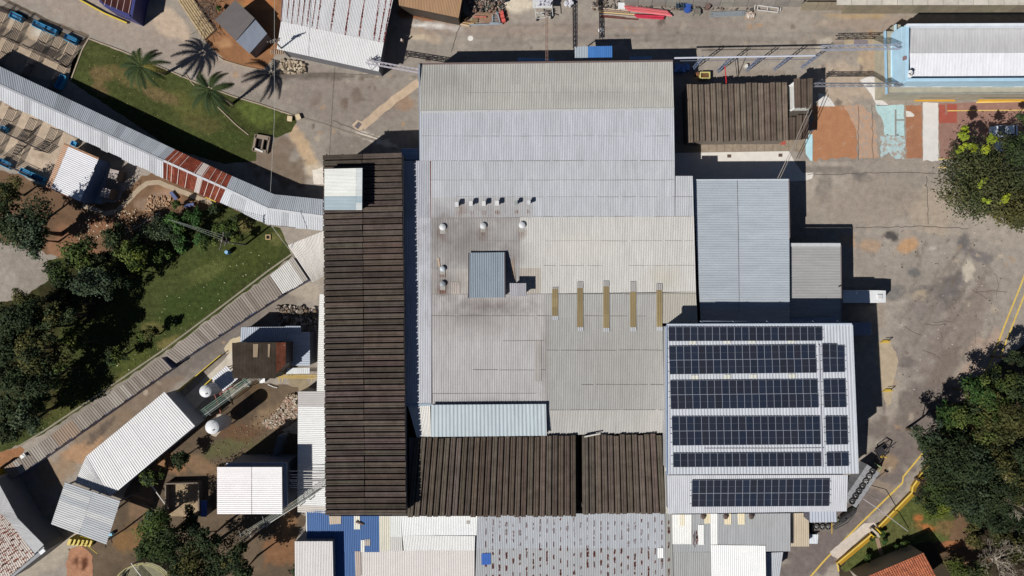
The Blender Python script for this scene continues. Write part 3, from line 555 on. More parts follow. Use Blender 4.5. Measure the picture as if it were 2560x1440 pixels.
# roof monitor
t = bld('roof_monitor', 'tall blue-grey corrugated box monitor rising from the middle of the hall roof', 'roof monitor', (1217, 690))
tz = [7.55, 7.55, 9.2, 9.2]; K = corners([(1172, 632), (1261, 631), (1262, 744), (1171, 745)], tz)
mb = MB(); c = (K[0]+K[1]+K[2]+K[3])/4; I = [k+(c-k)*.05 for k in K]
mb.hexa([Vector((I[3].x, I[3].y, 7.0)), Vector((I[2].x, I[2].y, 7.0)), Vector((I[1].x, I[1].y, 7.0)), Vector((I[0].x, I[0].y, 7.0))], [I[3]-Vector((0, 0, .1)), I[2]-Vector((0, 0, .1)), I[1]-Vector((0, 0, .1)), I[0]-Vector((0, 0, .1))])
build(mb, 'wall', M_SHEET, C(120, 110, 110), t)
sheets(t, [(1172, 632), (1261, 631), (1262, 744), (1171, 745)], tz, 1.0, 1, (156, 168, 178), amp=.06, pitch=.29, va=.04)
edge_bar(t, [(1172, 632), (1171, 745)], [7.6, 9.25], .16, .1, (104, 96, 100), 'edge_trim'); edge_bar(t, [(1261.5, 631), (1262.5, 744)], [7.6, 9.25], .16, .1, (104, 96, 100), 'edge_trim')
t = simple_roof('roof_canopy', 'small square grey canopy standing on the hall roof just east of the monitor', 'roof canopy', [(1274, 708), (1316, 708), (1316, 741), (1275, 741)], 8.8, 1.2, 1, (166, 164, 170), None, pitch=.28)
p = P(1295, 725, 8.6); build(MB().box((p.x, p.y, 7.0), 1.7, 1.3, 1.65), 'housing', M_SHEET, C(150, 148, 150), t)
# vents
def mushroom(px, py, r, lab, col):
    t = thing('roof_vent', lab, 'roof vent', P(px, py, 7.05), 'round cowl vents on the hall roof'); b = P(px, py, 7.05)
    build(MB().lathe((b.x, b.y, 6.95), [(r*.6, 0), (r*.6, .45)], 14), 'duct', M_METAL, C(150, 148, 146), t)
    build(MB().lathe((b.x, b.y, 7.38), [(r*.97, 0), (r, .05), (r*.8, .13), (r*.4, .21), (.05, .25)], 18), 'cowl', M_PAINT, C(*col), t)
    build(MB().box((b.x, b.y-r*1.0, 7.03), r*1.7, r*1.9, .14), 'flashing_plate', M_METAL, C(168, 166, 160), t)
    for k in range(4): build(MB().box((b.x+(k-1.5)*.26, b.y-r*2.4, 7.085), .09, r*R.uniform(.8, 1.7), .012), 'rust_streak', M_RUST, C(122, 78, 56), t)
for px, py, r, l, c in ((1107, 568, .5, 'white round cowl vent at the west end of the row of three', (206, 208, 210)), (1208, 565, .48, 'white round cowl vent in the middle of the row of three', (200, 202, 204)),
    (1305, 563, .5, 'white round cowl vent of the row of three, at the cream sheet edge', (206, 208, 210)), (1107, 672, .42, 'smaller bright round cowl vent on the dirty roof, upper of the pair', (186, 194, 200)), (1107, 710, .46, 'dull grey round cowl vent on the dirty roof, lower of the pair', (150, 154, 158))): mushroom(px, py, r, l, c)
for i, (px, py, cc) in enumerate(((1143, 513, (220, 220, 222)), (1178, 511, (222, 222, 222)), (1210, 511, (226, 226, 226)), (1243, 510, (226, 226, 226)), (1290, 509, (150, 160, 160)), (1322, 508, (214, 218, 222)))):
    b = P(px, py, 7.2); od = ['first', 'second', 'third', 'fourth', 'fifth, greenish', 'sixth and smallest'][i]; k = 1 if i < 4 else .8
    t = thing('roof_vent', f'{od} box-hooded vent from the west, above the round cowls', 'roof vent', (b.x, b.y, 7.1), 'box hooded vents on the hall roof')
    build(MB().box((b.x, b.y, 7.0), .4*k, .4*k, 1.0), 'duct', M_METAL, C(150, 150, 150), t)
    build(MB().box((b.x, b.y, 7.95), .54*k, .68*k, .3), 'hood', M_METAL, C(*cc), t)
    build(MB().box((b.x+.05, b.y-.62, 7.1), .7*k, .55, .1), 'flashing_plate', M_METAL, C(170, 170, 168), t)
    for q in range(3): build(MB().box((b.x+(q-1)*.25*k+.05, b.y-1.2, 7.165), .09, R.uniform(.4, .8), .012), 'rust_streak', M_RUST, C(120, 80, 58), t)

# ================================================================== DARK RIDGED BUILDINGS
t = bld('dark_ridged_building', 'long dark building of channel-section slabs running north to south along the hall', 'factory building', (910, 830))
walls(t, [(812, 390), (1006, 384), (1014, 1286), (816, 1286)], 8.6, (120, 114, 110))
slabs(t, hz([(809, 388), (906, 385), (913, 1287), (815, 1288)]), [8.75, 8.75, 8.85, 8.85], 61, (86, 77, 71), skip=(), va=.24, wob=.12)
slabs(t, hz([(907, 385), (1005, 382), (1016, 1287), (914, 1287)]), [8.85, 8.75, 8.75, 8.85], 61, (88, 78, 72), va=.24, wob=.12)
for x in (817, 857, 899, 915, 955, 995): build(MB().box(P(x, 391, 8.98), .16, .75, .06), 'bracket', M_STEEL, C(26, 24, 24), t)
for x in (824, 866, 908, 926, 966, 1009): build(MB().box(P(x, 1281, 8.98), .16, .75, .06), 'bracket', M_STEEL, C(26, 24, 24), t)
t = bld('rooftop_shed', 'square translucent white canopy on the north-west end of the dark ridged roof', 'roof canopy', (858, 472))
c_ = P(858, 472, 10.6); build(MB().box((c_.x, c_.y, 8.9), 5.0, 5.4, 1.75), 'wall', M_PAINT, C(120, 124, 128), t)
sheets(t, hz([(811, 422), (906, 420), (905, 525), (811, 525)]), [10.85, 10.85, 10.85, 10.85], 1.05, [0, .83, 1], (228, 230, 228), pitch=.21, amp=.03, name='roof_sheet',
       colf=lambda i, j, u, v: (168, 184, 192) if (u < .31 and not (j == 1 and u < .16)) else ((208, 214, 214) if j == 1 else (226, 228, 222)))
t = bld('dark_slab_roof_building', 'dark slab roof block along the south side of the hall, wider western part', 'factory building', (1230, 1190))
walls(t, [(1020, 1094), (1440, 1088), (1440, 1288), (1020, 1288)], 6.35, (110, 104, 98))
slabs(t, [(1036, 1094), (1439, 1088), (1440, 1289), (1018, 1290)], 6.5, 27, (94, 84, 76), va=.24)
t = bld('dark_slab_roof_building', 'dark slab roof block along the south side of the hall, narrower eastern part', 'factory building', (1556, 1190))
walls(t, [(1456, 1089), (1655, 1086), (1660, 1280), (1457, 1280)], 6.3, (110, 104, 98))
slabs(t, [(1455, 1088), (1653, 1085), (1663, 1282), (1456, 1283)], 6.45, 13, (98, 88, 80), va=.2)
edge_bar(t, [(1461, 1092), (1501, 1084)], 6.95, .2, .1, (214, 208, 200), 'edge_trim')
edge_bar(t, [(1662, 1086), (1667, 1282)], 6.7, .35, .3, (200, 196, 184), 'parapet', M_CONC)
t = bld('slab_roof_shed', 'shed roofed with brown channel slabs east of the hall', 'shed', (1842, 282))
walls(t, [(1716, 216), (1964, 212), (1968, 350), (1721, 352)], 3.3, (120, 112, 104))
slabs(t, [(1713, 213), (1966, 207), (1970, 352), (1718, 356)], 3.45, 17, (112, 100, 90), va=.15, wob=.2)
slabs(t, [(1971, 292), (2021, 290), (2019, 350), (1971, 352)], 3.4, 3, (92, 80, 72), name='roof_slab', va=.12)
for x, y, l in ((1796, 240, 50), (1738, 340, 30), (1797, 336, 44), (1768, 330, 60), (1812, 340, 26), (1868, 336, 40), (1826, 342, 30), (1966, 310, 66)):
    strip('lime_streak', [(x, y-l/3), (x+2, y+l/5), (x+1, min(y+l/3, 352))], .16, 3.75, (206, 198, 190), M_WORN, kind='stuff').parent = t
walls(t, [(1971, 274), (2026, 273), (2024, 291), (1972, 292)], 3.4, (84, 78, 72), name='flat_slab', m=M_SLAB)
t = bld('slab_roof_block', 'small raised block with three brown slabs at the east end of the slab roof shed', 'shed', (2008, 236))
walls(t, [(1987, 202), (2029, 202), (2029, 271), (1988, 271)], 5.0, (222, 222, 218))
slabs(t, [(1984, 199), (2030, 197), (2030, 272), (1986, 273)], 5.1, 3, (98, 86, 77), va=.1)
edge_bar(t, [(1976, 214), (1985, 207), (1986, 268), (1978, 275)], 4.2, .3, .8, (226, 226, 224), 'white_parapet', M_PAINT)

# ================================================================== EAST ANNEXES AND SOLAR BUILDING
t = bld('annex_building', 'pale blue-grey annex roof with ribs running east to west, east of the hall', 'factory building', (1860, 630))
walls(t, [(1740, 455), (1970, 452), (1974, 800), (1756, 800)], 6.0, (140, 146, 154))
q = [(1733, 450), (1972, 449), (1974, 812), (1752, 812)]
sheets(t, hz([(1733, 450), (1843, 449.6), (1848, 812), (1752, 812)]), [6.2]*4, 1.25, 1, (172, 180, 188), va=.04, pitch=.25, colf=lambda i, j, u, v: (182, 176, 174) if u < .14 else None)
sheets(t, hz([(1843, 449.6), (1972, 449), (1974, 812), (1848, 812)]), [6.2]*4, 1.25, 1, (174, 182, 190), va=.04, pitch=.25, colf=lambda i, j, u, v: (182, 178, 176) if u < .12 else None)
edge_bar(t, [(1972, 449), (1974, 595)], 6.3, .12, .1, (140, 126, 128), 'edge_trim'); edge_bar(t, [(1733, 449.5), (1972, 448.5)], 6.3, .12, .08, (214, 220, 226), 'edge_trim')
edge_bar(t, [(1843, 451), (1846, 600), (1848, 780)], 6.25, .06, .05, (110, 104, 104), 'lap_joint')
t = bld('annex_building', 'lower brownish grey annex roof beside the blue-grey annex', 'factory building', (2038, 710))
walls(t, [(1975, 612), (2098, 612), (2100, 800), (1976, 800)], 5.2, (140, 140, 144))
sheets(t, hz([(1973, 616), (2102, 616), (2103, 812), (1974, 812)]), [5.35]*4, 1.15, 1, (167, 166, 166), va=.05, pitch=.25)
edge_bar(t, [(1972, 612), (2101, 612)], 5.5, .5, .12, (206, 208, 210), 'ridge_cap'); edge_bar(t, [(2102, 612), (2104, 803)], 5.45, .12, .1, (120, 112, 112), 'edge_trim')
build(MB().bar(P(2096, 717, 5.6), P(2104, 714, 5.7), .12, .1), 'hook', M_STEEL, C(50, 46, 46), t)
def zs(y): return 11.0+(y-814)/370.0
t = bld('solar_building', 'tall white corrugated building carrying the solar arrays', 'factory building', (1905, 1000))
walls(t, [(1672, 818), (2128, 816), (2142, 1180), (1672, 1182)], 10.8, (176, 176, 178))
sheets(t, [(1667, 814), (2130, 812), (2145, 1184), (1668, 1186)], [11, 11, 12, 12], 1.75, [0, .34, .67, 1], (194, 198, 205), va=.02, pitch=.44, amp=.05,
       colf=lambda i, j, u, v: None)
edge_bar(t, [(1667, 811.5), (2129, 810)], 11.05, .22, .2, (196, 206, 220), 'gutter'); edge_bar(t, [(1666, 814), (1667, 1186)], [11.1, 12.1], .16, .16, (156, 176, 206), 'edge_trim')
edge_bar(t, [(2131, 812), (2146, 1184)], [11.1, 12.1], .1, .1, (206, 212, 220), 'edge_trim')
mb = MB(); mb.bar(P(1750, 803, 10.6), P(2120, 806, 10.6), .1)
for x in (1750, 1830, 1915, 2030, 2092): mb.bar(P(x, 803, 10.6), P(x+14, 811, 10.9), .14)
mb.bar(P(1742, 808, 10.7), P(2120, 807, 10.7), .08); build(mb, 'gutter_frame', M_METAL, C(150, 160, 178), t)
for x, y in ((1732, 855), (1818, 854), (1880, 853), (1978, 852), (1738, 943), (1818, 942), (1884, 941), (1980, 940)):
    sheets(t, [(x-9, y-5), (x+9, y-5), (x+9, y+5), (x-9, y+5)], zs(y)+.06, .9, 1, (208, 208, 196), name='translucent_sheet', pitch=.44, amp=.05, va=.02)
edge_bar(t, [(2047, 862), (2056, 1170)], [zs(862)+.2, zs(1170)+.2], .14, .12, (190, 190, 200), 'cable_tray')
edge_bar(t, [(1760, 1121), (1850, 1121), (1938, 1121), (2060, 1120)], zs(1121)+.12, .05, .06, (150, 150, 156), 'conduit')
t = bld('solar_building_lean_to', 'lower grey corrugated lean-to roof with one solar array south of the solar building', 'factory building', (1895, 1235))
walls(t, [(1670, 1190), (2118, 1190), (2115, 1272), (1672, 1278)], 9.3, (150, 150, 156))
sheets(t, [(1668, 1188), (2120, 1187), (2117, 1278), (1670, 1284)], [10.0, 10.0, 9.6, 9.6], 1.75, [0, 1], (194, 196, 202), va=.07, pitch=.3, amp=.04)
# solar panels
fr = MB(); T_ = .04
for a in ((-.5, -.5, .5, -.484), (-.5, .484, .5, .5), (-.5, -.484, -.47, .484), (.47, -.484, .5, .484), (-.47, -.0025, .47, .0025)):
    x0, y0, x1, y1 = a; fr.hexa([(x0, y0, 0), (x1, y0, 0), (x1, y1, 0), (x0, y1, 0)], [(x0, y0, T_), (x1, y0, T_), (x1, y1, T_), (x0, y1, T_)])
def raw(mb, n, m): me = bpy.data.meshes.new(n); me.from_pydata([tuple(v) for v in mb.v], [], mb.f); me.materials.append(m); return me
ME_FR = raw(fr, 'panel_frame', M_METAL)
ME_CE = raw(MB().hexa([(-.47, -.485, .008), (.47, -.485, .008), (.47, .485, .008), (-.47, .485, .008)], [(-.47, -.485, .03), (.47, -.485, .03), (.47, .485, .03), (-.47, .485, .03)]), 'cell_sheet', M_CELL)
def array(label, q, cols, rows, zf, skip=()):
    c = [sum(p[i] for p in q)/4 for i in (0, 1)]; L0 = P(c[0], c[1], zf(c[1]))
    t = thing('solar_array', label, 'solar array', L0, 'solar arrays on the white roofs')
    K = [P(p[0], p[1], zf(p[1])+.16) for p in q]
    mb = MB()
    for v in (.2, .8):
        for r in range(rows): e_ = .25/cols; mb.bar(bil(K, -e_, (r+v)/rows)-Vector((0, 0, .05)), bil(K, 1+e_, (r+v)/rows)-Vector((0, 0, .05)), .06, .06)
    build(mb, 'mounting_rail', M_METAL, C(170, 172, 176), t)
    for r in range(rows):
        for i in range(cols):
            if (i, r) in skip: continue
            a, b, d = bil(K, i/cols, (r+1)/rows), bil(K, (i+1)/cols, (r+1)/rows), bil(K, i/cols, r/rows)
            ce = (b+d)/2; ux = b-a; uy = d-a; wx, wy = ux.length, uy.length; ux.normalize(); nz = ux.cross(uy).normalized(); uy = nz.cross(ux)
            sc = 1.0
            if (i, r) in SMALL: wy *= .9; ce = ce-uy*wy*.06
            M = Matrix(((ux.x*wx, uy.x*wy, nz.x, ce.x-L0.x), (ux.y*wx, uy.y*wy, nz.y, ce.y-L0.y), (ux.z*wx, uy.z*wy, nz.z, ce.z-L0.z), (0, 0, 0, 1)))
            o = bpy.data.objects.new('solar_panel', ME_FR); COL.objects.link(o); o.parent = t; o.matrix_local = M; o.color = (*C(150, 156, 168), 1)
            s = bpy.data.objects.new('cell_sheet', ME_CE); COL.objects.link(s); s.parent = o
            k = R.uniform(.9, 1.12); s.color = (*[x*k for x in C(*R.choice(((40, 46, 60), (41, 45, 57), (38, 46, 63), (43, 45, 55))))], 1)
SMALL = ()
array('single row of dark solar panels along the north edge of the solar building', [(1671, 817), (2055, 817), (2056, 852), (1671, 853)], 21, 1, zs)
array('large double row of solar panels, second from the north on the solar building', [(1672, 865), (2038, 861), (2042, 932), (1674, 936)], 20, 2, zs)
SMALL = ((2, 0),)
array('small block of six panels beside the second double row, one panel shorter', [(2055, 859), (2111, 860), (2112, 930), (2057, 931)], 3, 2, zs)
SMALL = ()
array('large double row of solar panels in the middle of the solar building', [(1675, 951), (2043, 948), (2047, 1019), (1677, 1023)], 20, 2, zs)
array('small block of six panels at the east edge beside the middle double row', [(2058, 948), (2113, 947), (2116, 1018), (2060, 1019)], 3, 2, zs)
array('large double row of solar panels, southernmost double row of the solar building', [(1679, 1041), (2049, 1040), (2052, 1111), (1681, 1114)], 20, 2, zs)
array('small block of six panels at the east edge beside the southernmost double row', [(2063, 1040), (2118, 1040), (2120, 1111), (2065, 1112)], 3, 2, zs)
array('single row of solar panels near the south eave of the solar building', [(1682, 1133), (2052, 1131), (2054, 1166), (1683, 1168)], 20, 1, zs)
array('three lone panels at the south-east corner of the solar building', [(2066, 1131), (2121, 1130), (2122, 1165), (2067, 1166)], 3, 1, zs)
array('double row of bluish solar panels on the lower lean-to roof', [(1730, 1200), (2074, 1197), (2073, 1265), (1729, 1267)], 19, 2, lambda y: 10.0-(y-1188)/96*.4)
# sheds north-east of the solar building, in its shade
simple_roof('store_roof', 'flat blue-grey store roof in the shade at the north-east corner of the solar building', 'shed', [(2078, 806), (2178, 806), (2178, 838), (2078, 838)], 3.0, 1.5, 1, (140, 148, 166), (90, 96, 110))
simple_roof('store_roof', 'low shaded roof strip below the annex beside the solar building', 'shed', [(1950, 796), (2090, 794), (2090, 803), (1950, 806)], 5.7, 1.5, 1, (140, 150, 168), (90, 96, 110))

# ================================================================== SOUTH ROOFS
Z5 = 5.0
t = bld('blue_roof_building', 'blue corrugated roof with patched white and beige sheets at the south edge', 'factory building', (860, 1350))
walls(t, [(768, 1282), (975, 1292), (975, 1500), (768, 1500)], 4.9, (90, 110, 150))
B_ = (64, 104, 160); WH = (216, 214, 208); BG = (196, 180, 160)
def blues(i, j, u, v): return None
sheets(t, [(766, 1277), (823, 1277), (826, 1380), (767, 1380)], Z5, 1.0, 1, B_, va=.04); sheets(t, [(767, 1380), (858, 1380), (860, 1500), (768, 1500)], Z5, 1.0, 1, B_, va=.04)
sheets(t, [(823, 1290), (948, 1290), (949, 1380), (826, 1380)], Z5, 1.0, 1, B_, va=.04)
sheets(t, [(858, 1380), (889, 1380), (889, 1500), (860, 1500)], Z5, 1.0, 1, B_, va=.04)
for q, c in (([(823, 1290), (853, 1290), (853, 1309), (824, 1311)], BG), ([(885, 1290), (900, 1290), (901, 1323), (885, 1323)], (224, 222, 210)), ([(902, 1350), (912, 1350), (912, 1380), (902, 1380)], (224, 222, 214)),
             ([(911, 1348), (926, 1348), (926, 1364), (911, 1364)], (182, 172, 162)), ([(887, 1378), (902, 1378), (903, 1440), (889, 1440)], (188, 172, 162))):
    sheets(t, q, Z5+.06, 1.0, 1, c, name='sheet_patch', va=.02)
edge_bar(t, [(766, 1279), (767, 1335)], Z5+.05, .12, .1, (206, 210, 214), 'edge_trim')
build(MB().bar(P(889, 1304, 5.3), P(909, 1312, 5.15), .22, .12), 'loose_plank', M_WOOD, C(120, 100, 92), t)
sheets(t, [(948, 1290), (976, 1290), (976, 1376), (949, 1378)], Z5, 1.0, 1, (218, 214, 198), va=.03)
t = bld('white_roof_building', 'bright white patched roof between the blue roof and the rust-spotted roof', 'factory building', (1080, 1370))
walls(t, [(977, 1292), (1192, 1292), (1188, 1500), (905, 1500), (905, 1385), (977, 1380)], 4.9, (180, 180, 180))
sheets(t, [(976, 1290), (1003, 1290), (1007, 1376), (976, 1376)], Z5+.02, 1.2, [0, .6, 1], (226, 228, 226), m=M_WHITE, va=.02, colf=lambda i, j, u, v: (206, 204, 200) if j == 1 else None)
sheets(t, [(1003, 1290), (1194, 1290), (1192, 1338), (1006, 1338)], Z5+.02, 1.2, 1, (234, 236, 236), m=M_WHITE, va=.015)
sheets(t, [(1006, 1338), (1188, 1340), (1187, 1376), (1010, 1376)], Z5, 1.2, 1, (230, 230, 228), m=M_WHITE, va=.015)
sheets(t, [(902, 1376), (1187, 1376), (1186, 1500), (903, 1500)], Z5-.03, 1.3, [0, 1], (218, 212, 208), m=M_WHITE, va=.025)
build(MB().box(P(1170, 1306, Z5+.08), .5, .45, .04), 'repair_patch', M_SHEET, C(170, 166, 160), t)
t = bld('rust_spotted_building', 'grey corrugated roof speckled with columns of rust spots at the south edge', 'factory building', (1430, 1370))
walls(t, [(1196, 1290), (1660, 1288), (1676, 1500), (1190, 1500)], 4.9, (150, 150, 150))
sheets(t, [(1194, 1286), (1662, 1282), (1663, 1369), (1191, 1371)], Z5, 1.04, 1, (176, 180, 186), va=.04)
sheets(t, [(1191, 1371), (1663, 1369), (1666, 1500), (1187, 1500)], Z5-.02, 1.04, 1, (170, 172, 175), va=.04)
sheets(t, [(1663, 1282), (1680, 1282), (1684, 1500), (1664, 1500)], Z5-.05, 1.0, 1, (156, 156, 152), va=.03)
sheets(t, [(1644, 1370), (1659, 1370), (1659, 1395), (1644, 1395)], Z5+.07, 1.0, 1, (240, 240, 238), name='sheet_patch', va=.01)
sheets(t, [(1204, 1384), (1227, 1383), (1227, 1411), (1204, 1412)], Z5+.07, 1.0, 1, (54, 104, 186), name='sheet_patch', va=.02)
mb = MB(); rr = random.Random(4)
for k in range(28):
    x = 1215+k*16.9; y = 1294+rr.uniform(0, 16)
    while y < 1446:
        l = rr.uniform(3, 15); wv = .09+.16*rr.random()*min(1, l/8)
        for s in range(int(l/2.4)+1):
            p = P(x+rr.uniform(-.6, .6)+k*.02, y+s*2.4, Z5+.055); mb.box(p, wv*rr.uniform(.6, 1.5), .22, .006)
        y += l+rr.uniform(2, 26)
o = build(mb, 'rust_spots', M_RUST, C(112, 66, 58), t); o['kind'] = 'stuff'
t = bld('patched_roof_building', 'grey roof with bright white and cream replacement sheets south of the solar building', 'factory building', (1840, 1360))
walls(t, [(1684, 1290), (1972, 1288), (1972, 1376), (1912, 1380), (1912, 1500), (1684, 1500)], 4.7, (120, 124, 134))
z4 = 4.85
sheets(t, [(1680, 1286), (1976, 1283), (1976, 1378), (1682, 1380)], z4, 1.15, 1, (166, 168, 170), va=.06)
sheets(t, [(1682, 1380), (1777, 1380), (1778, 1500), (1684, 1500)], z4-.02, 1.15, 1, (164, 165, 164), va=.03)
for q, c in (([(1678, 1286), (1729, 1286), (1729, 1360), (1678, 1360)], (238, 238, 234)), ([(1697, 1286), (1712, 1286), (1712, 1314), (1697, 1314)], (232, 222, 196)), ([(1745, 1312), (1760, 1312), (1760, 1362), (1746, 1362)], (236, 236, 234)),
             ([(1760, 1284), (1776, 1284), (1776, 1308), (1761, 1309)], (226, 214, 184)), ([(1776, 1284), (1794, 1284), (1794, 1361), (1777, 1361)], (238, 238, 236)), ([(1810, 1284), (1828, 1284), (1828, 1311), (1811, 1311)], (230, 216, 186)),
             ([(1844, 1284), (1862, 1284), (1862, 1311), (1845, 1311)], (232, 220, 190))):
    sheets(t, q, z4+.07+.02*(c[2] < 200), 1.15, 1, c, m=M_WHITE, name='sheet_patch', va=.012)
sheets(t, [(1777, 1362), (1914, 1364), (1916, 1500), (1779, 1500)], z4+.09, 1.2, 1, (240, 241, 240), m=M_WHITE, va=.01, wobble=.3)
mb = MB()
for k in range(60): mb.box(P(1738+R.gauss(0, 3), 1345+R.gauss(0, 9), z4+.06), .1, .5, .006)
o = build(mb, 'rust_stain', M_RUST, C(124, 60, 54), t); o['kind'] = 'stuff'
for x in (1757, 1813, 1877):
    p = P(x, 1290, z4+.1); build(MB().lathe((p.x, p.y, z4), [(.3, 0), (.42, .35), (.2, .5)], 12), 'vent_cowl', M_STEEL, C(90, 76, 70), t)
t = simple_roof('strip_roof_building', 'narrow tan roof east of the patched grey roof', 'shed', [(1978, 1283), (2022, 1282), (2023, 1366), (1977, 1366)], 3.6, 1.2, 1, (192, 178, 156), (60, 60, 66), va=.03)
t = simple_roof('store_roof', 'small blue-grey ribbed roof tucked below the south-east corner of the lean-to', 'shed', [(2024, 1276), (2091, 1275), (2092, 1305), (2024, 1306)], 6.0, 1.2, 1, (178, 184, 196), (90, 90, 100), pitch=.4)
simple_roof('store_roof', 'little white ribbed canopy beside the fan unit at the south lane', 'shed', [(2021, 1336), (2046, 1336), (2044, 1359), (2021, 1359)], 2.2, .8, 1, (214, 220, 226), (120, 120, 120), pitch=.3)
simple_roof('store_roof', 'shaded corrugated roof strip at the bottom edge beside the white patched roof', 'shed', [(1914, 1382), (1958, 1380), (1948, 1446), (1914, 1448)], 3.0, 1.2, 1, (180, 184, 190), (60, 60, 66), pitch=.3)
# roofs west of the dark ridged building
simple_roof('white_side_roof', 'white corrugated side roof against the west flank of the dark ridged building', 'building roof', hz([(745, 978), (813, 978), (818, 1284), (744, 1280)]), 5.0, 1.1, 1, (228, 229, 228), (120, 120, 124), m=M_WHITE, va=.02,
    colf=lambda i, j, u, v: (190, 186, 184) if u > .9 else ((206, 200, 192) if u < .05 else None))
simple_roof('white_side_roof', 'narrow white eave strip along the north-west flank of the dark ridged building', 'building roof', hz([(799, 735), (812, 735), (814, 978), (792, 978)]), 5.0, 1.1, 1, (222, 222, 218), (120, 120, 124), m=M_WHITE, va=.04)
simple_roof('white_side_roof', 'skewed white roof wedge between the curved walkway and the dark ridged building', 'building roof', [(720, 613), (812, 576), (812, 690), (782, 706)], 4.6, 1.1, 1, (224, 220, 214), None, va=.03)
t = bld('white_tower_building', 'square tower with a glaring white ribbed roof and walls tinted bluish for shade', 'building', (625, 1226))
walls(t, [(548, 1171), (702, 1171), (702, 1282), (548, 1281)], 8.9, (110, 118, 134))  # bluish tint of the shaded sides is put into the wall colour
sheets(t, hz([(543, 1167), (629, 1167), (629, 1285), (543, 1285)]), 9.0, .8, 1, (240, 236, 236), m=M_WHITE, va=.02, pitch=.27, amp=.05)
sheets(t, hz([(630, 1167), (705, 1167), (706, 1285), (630, 1285)]), 9.0, .8, 1, (240, 238, 238), m=M_WHITE, va=.02, pitch=.27, amp=.05)
edge_bar(t, [(566, 1161), (714, 1159), (715, 1266)], 7.2, .4, .12, (160, 172, 188), 'balcony_rim', M_PAINT)
t = simple_roof('white_shed', 'white ribbed shed roof at the bottom edge in front of the blue roof', 'shed', [(737, 1353), (832, 1353), (835, 1500), (738, 1500)], 6.6, 1.0, 1, (220, 216, 214), (110, 116, 124), m=M_WHITE, va=.03)
# ================================================================== NORTH-EAST OFFICE
t = bld('office_building', 'office building with pale blue parapets and a grey corrugated gable roof', 'building', (2420, 135))
LB = (178, 212, 232)
walls(t, [(2254, 66), (2700, 64), (2700, 204), (2256, 204)], 6.3, LB, inset=0)
sheets(t, [(2272, 70), (2700, 68), (2700, 131), (2273, 133)], [6.6, 6.6, 7.2, 7.2], 1.1, 1, (192, 192, 194), va=.03, pitch=.22)
sheets(t, [(2273, 133), (2700, 131), (2700, 192), (2275, 192)], [7.2, 7.2, 6.6, 6.6], 1.1, 1, (216, 217, 222), va=.03, pitch=.22)
edge_bar(t, [(2264, 65), (2700, 63)], 7.5, .35, .9, (226, 232, 240), 'parapet', M_PAINT); edge_bar(t, [(2700, 200), (2262, 202)], 7.2, .45, .9, LB, 'parapet', M_PAINT)
edge_bar(t, [(2264, 66), (2263, 202)], 7.3, .5, .9, LB, 'parapet', M_PAINT)
build(MB().box(P(2259, 147, 7.4), .3, .5, .5), 'chimney', M_CONC, C(140, 110, 110), t)
for x, y in ((2274, 182), (2272, 190)):
    p = P(x, y, 7.8); d = thing('satellite_dish', 'white satellite dish at the office roof corner, ' + ('upper' if y < 185 else 'lower') + ' of the two', 'satellite dish', (p.x, p.y, 7.6), 'satellite dishes on the office')
    build(MB().lathe((p.x, p.y, 7.9), [(.03, 0), (.22, .04), (.33, .13), (.34, .15)], 14), 'dish', M_PAINT, C(240, 240, 240), d)
    build(MB().tube([(p.x, p.y, 7.0), (p.x, p.y, 7.95)], .03, 6), 'mast', M_STEEL, C(120, 120, 120), d)
    build(MB().tube([(p.x, p.y, 8.0), (p.x+.2, p.y-.1, 8.4)], .02, 5), 'feed_arm', M_STEEL, C(90, 90, 90), d)
mb = MB(); a = [P(x, y, 3.4).to_2d() for x, y in ((2213, 78), (2237, 78), (2239, 60), (2252, 62), (2256, 206), (2700, 206), (2700, 234), (2216, 236))]
mb.prism([tuple(p) for p in a], 0, 3.4); build(mb, 'terrace_slab', M_CONC, C(166, 160, 142), t)
edge_bar(t, [(2212, 78), (2216, 235)], 3.6, .12, .5, (160, 200, 226), 'terrace_parapet', M_PAINT); edge_bar(t, [(2238, 62), (2241, 204)], 3.7, .1, .6, (200, 226, 238), 'terrace_parapet', M_PAINT)
edge_bar(t, [(2216, 235), (2700, 233)], 3.5, .16, .2, (150, 148, 140), 'terrace_parapet', M_CONC)
build(MB().box(P(2234, 150, 3.42), .9, 5.0, .05), 'terrace_panel', M_PAINT, C(196, 220, 232), t)
for x in (2234, 2273, 2341, 2408, 2465, 2545): build(MB().box(P(x, 216, 3.45), R.uniform(.5, 1.6), .28, .3), 'air_conditioner', M_PAINT, C(226, 228, 228), t)
edge_bar(t, [(2240, 214), (2700, 210)], 4.1, .07, .07, (60, 60, 64), 'conduit')
edge_bar(t, [(2240, 218), (2700, 215)], 3.7, .07, .07, (190, 190, 192), 'conduit')
def steps(lab, x0, x1, y0, y1):
    s = thing('yellow_stair', lab, 'stairs', P((x0+x1)/2, y1, 0), 'yellow stairs by the office')
    n = 4
    for k in range(n):
        q = [P(x0+3*k, y1-k*3, 0), P(x1-6*k, y1-k*3, 0), P(x1-6*k-8, y0, 0), P(x0+3*k, y0, 0)]
        build(MB().hexa([v for v in q], [v+Vector((0, 0, .16*(k+1))) for v in q]), 'step', M_PAINT, C(206, 160, 62) if k < 3 else C(196, 180, 150), s)
    mb = MB()
    for z in (.5, 1.0): mb.bar(P(x0+14, y1-9, z+.4), P(x1-20, y1-9, z+.4), .05)
    for k in range(5): a = P(x0+14+(x1-x0-34)*k/4, y1-9, 0); mb.bar(a, a+Vector((0, 0, 1.4)), .05)
    build(mb, 'handrail', M_STEEL, C(90, 86, 84), s)
steps('yellow stair and ramp landing left of the two in front of the office', 2286, 2388, 234, 254); steps('yellow stair right of the two in front of the office, beside the parked cars', 2444, 2600, 238, 254)
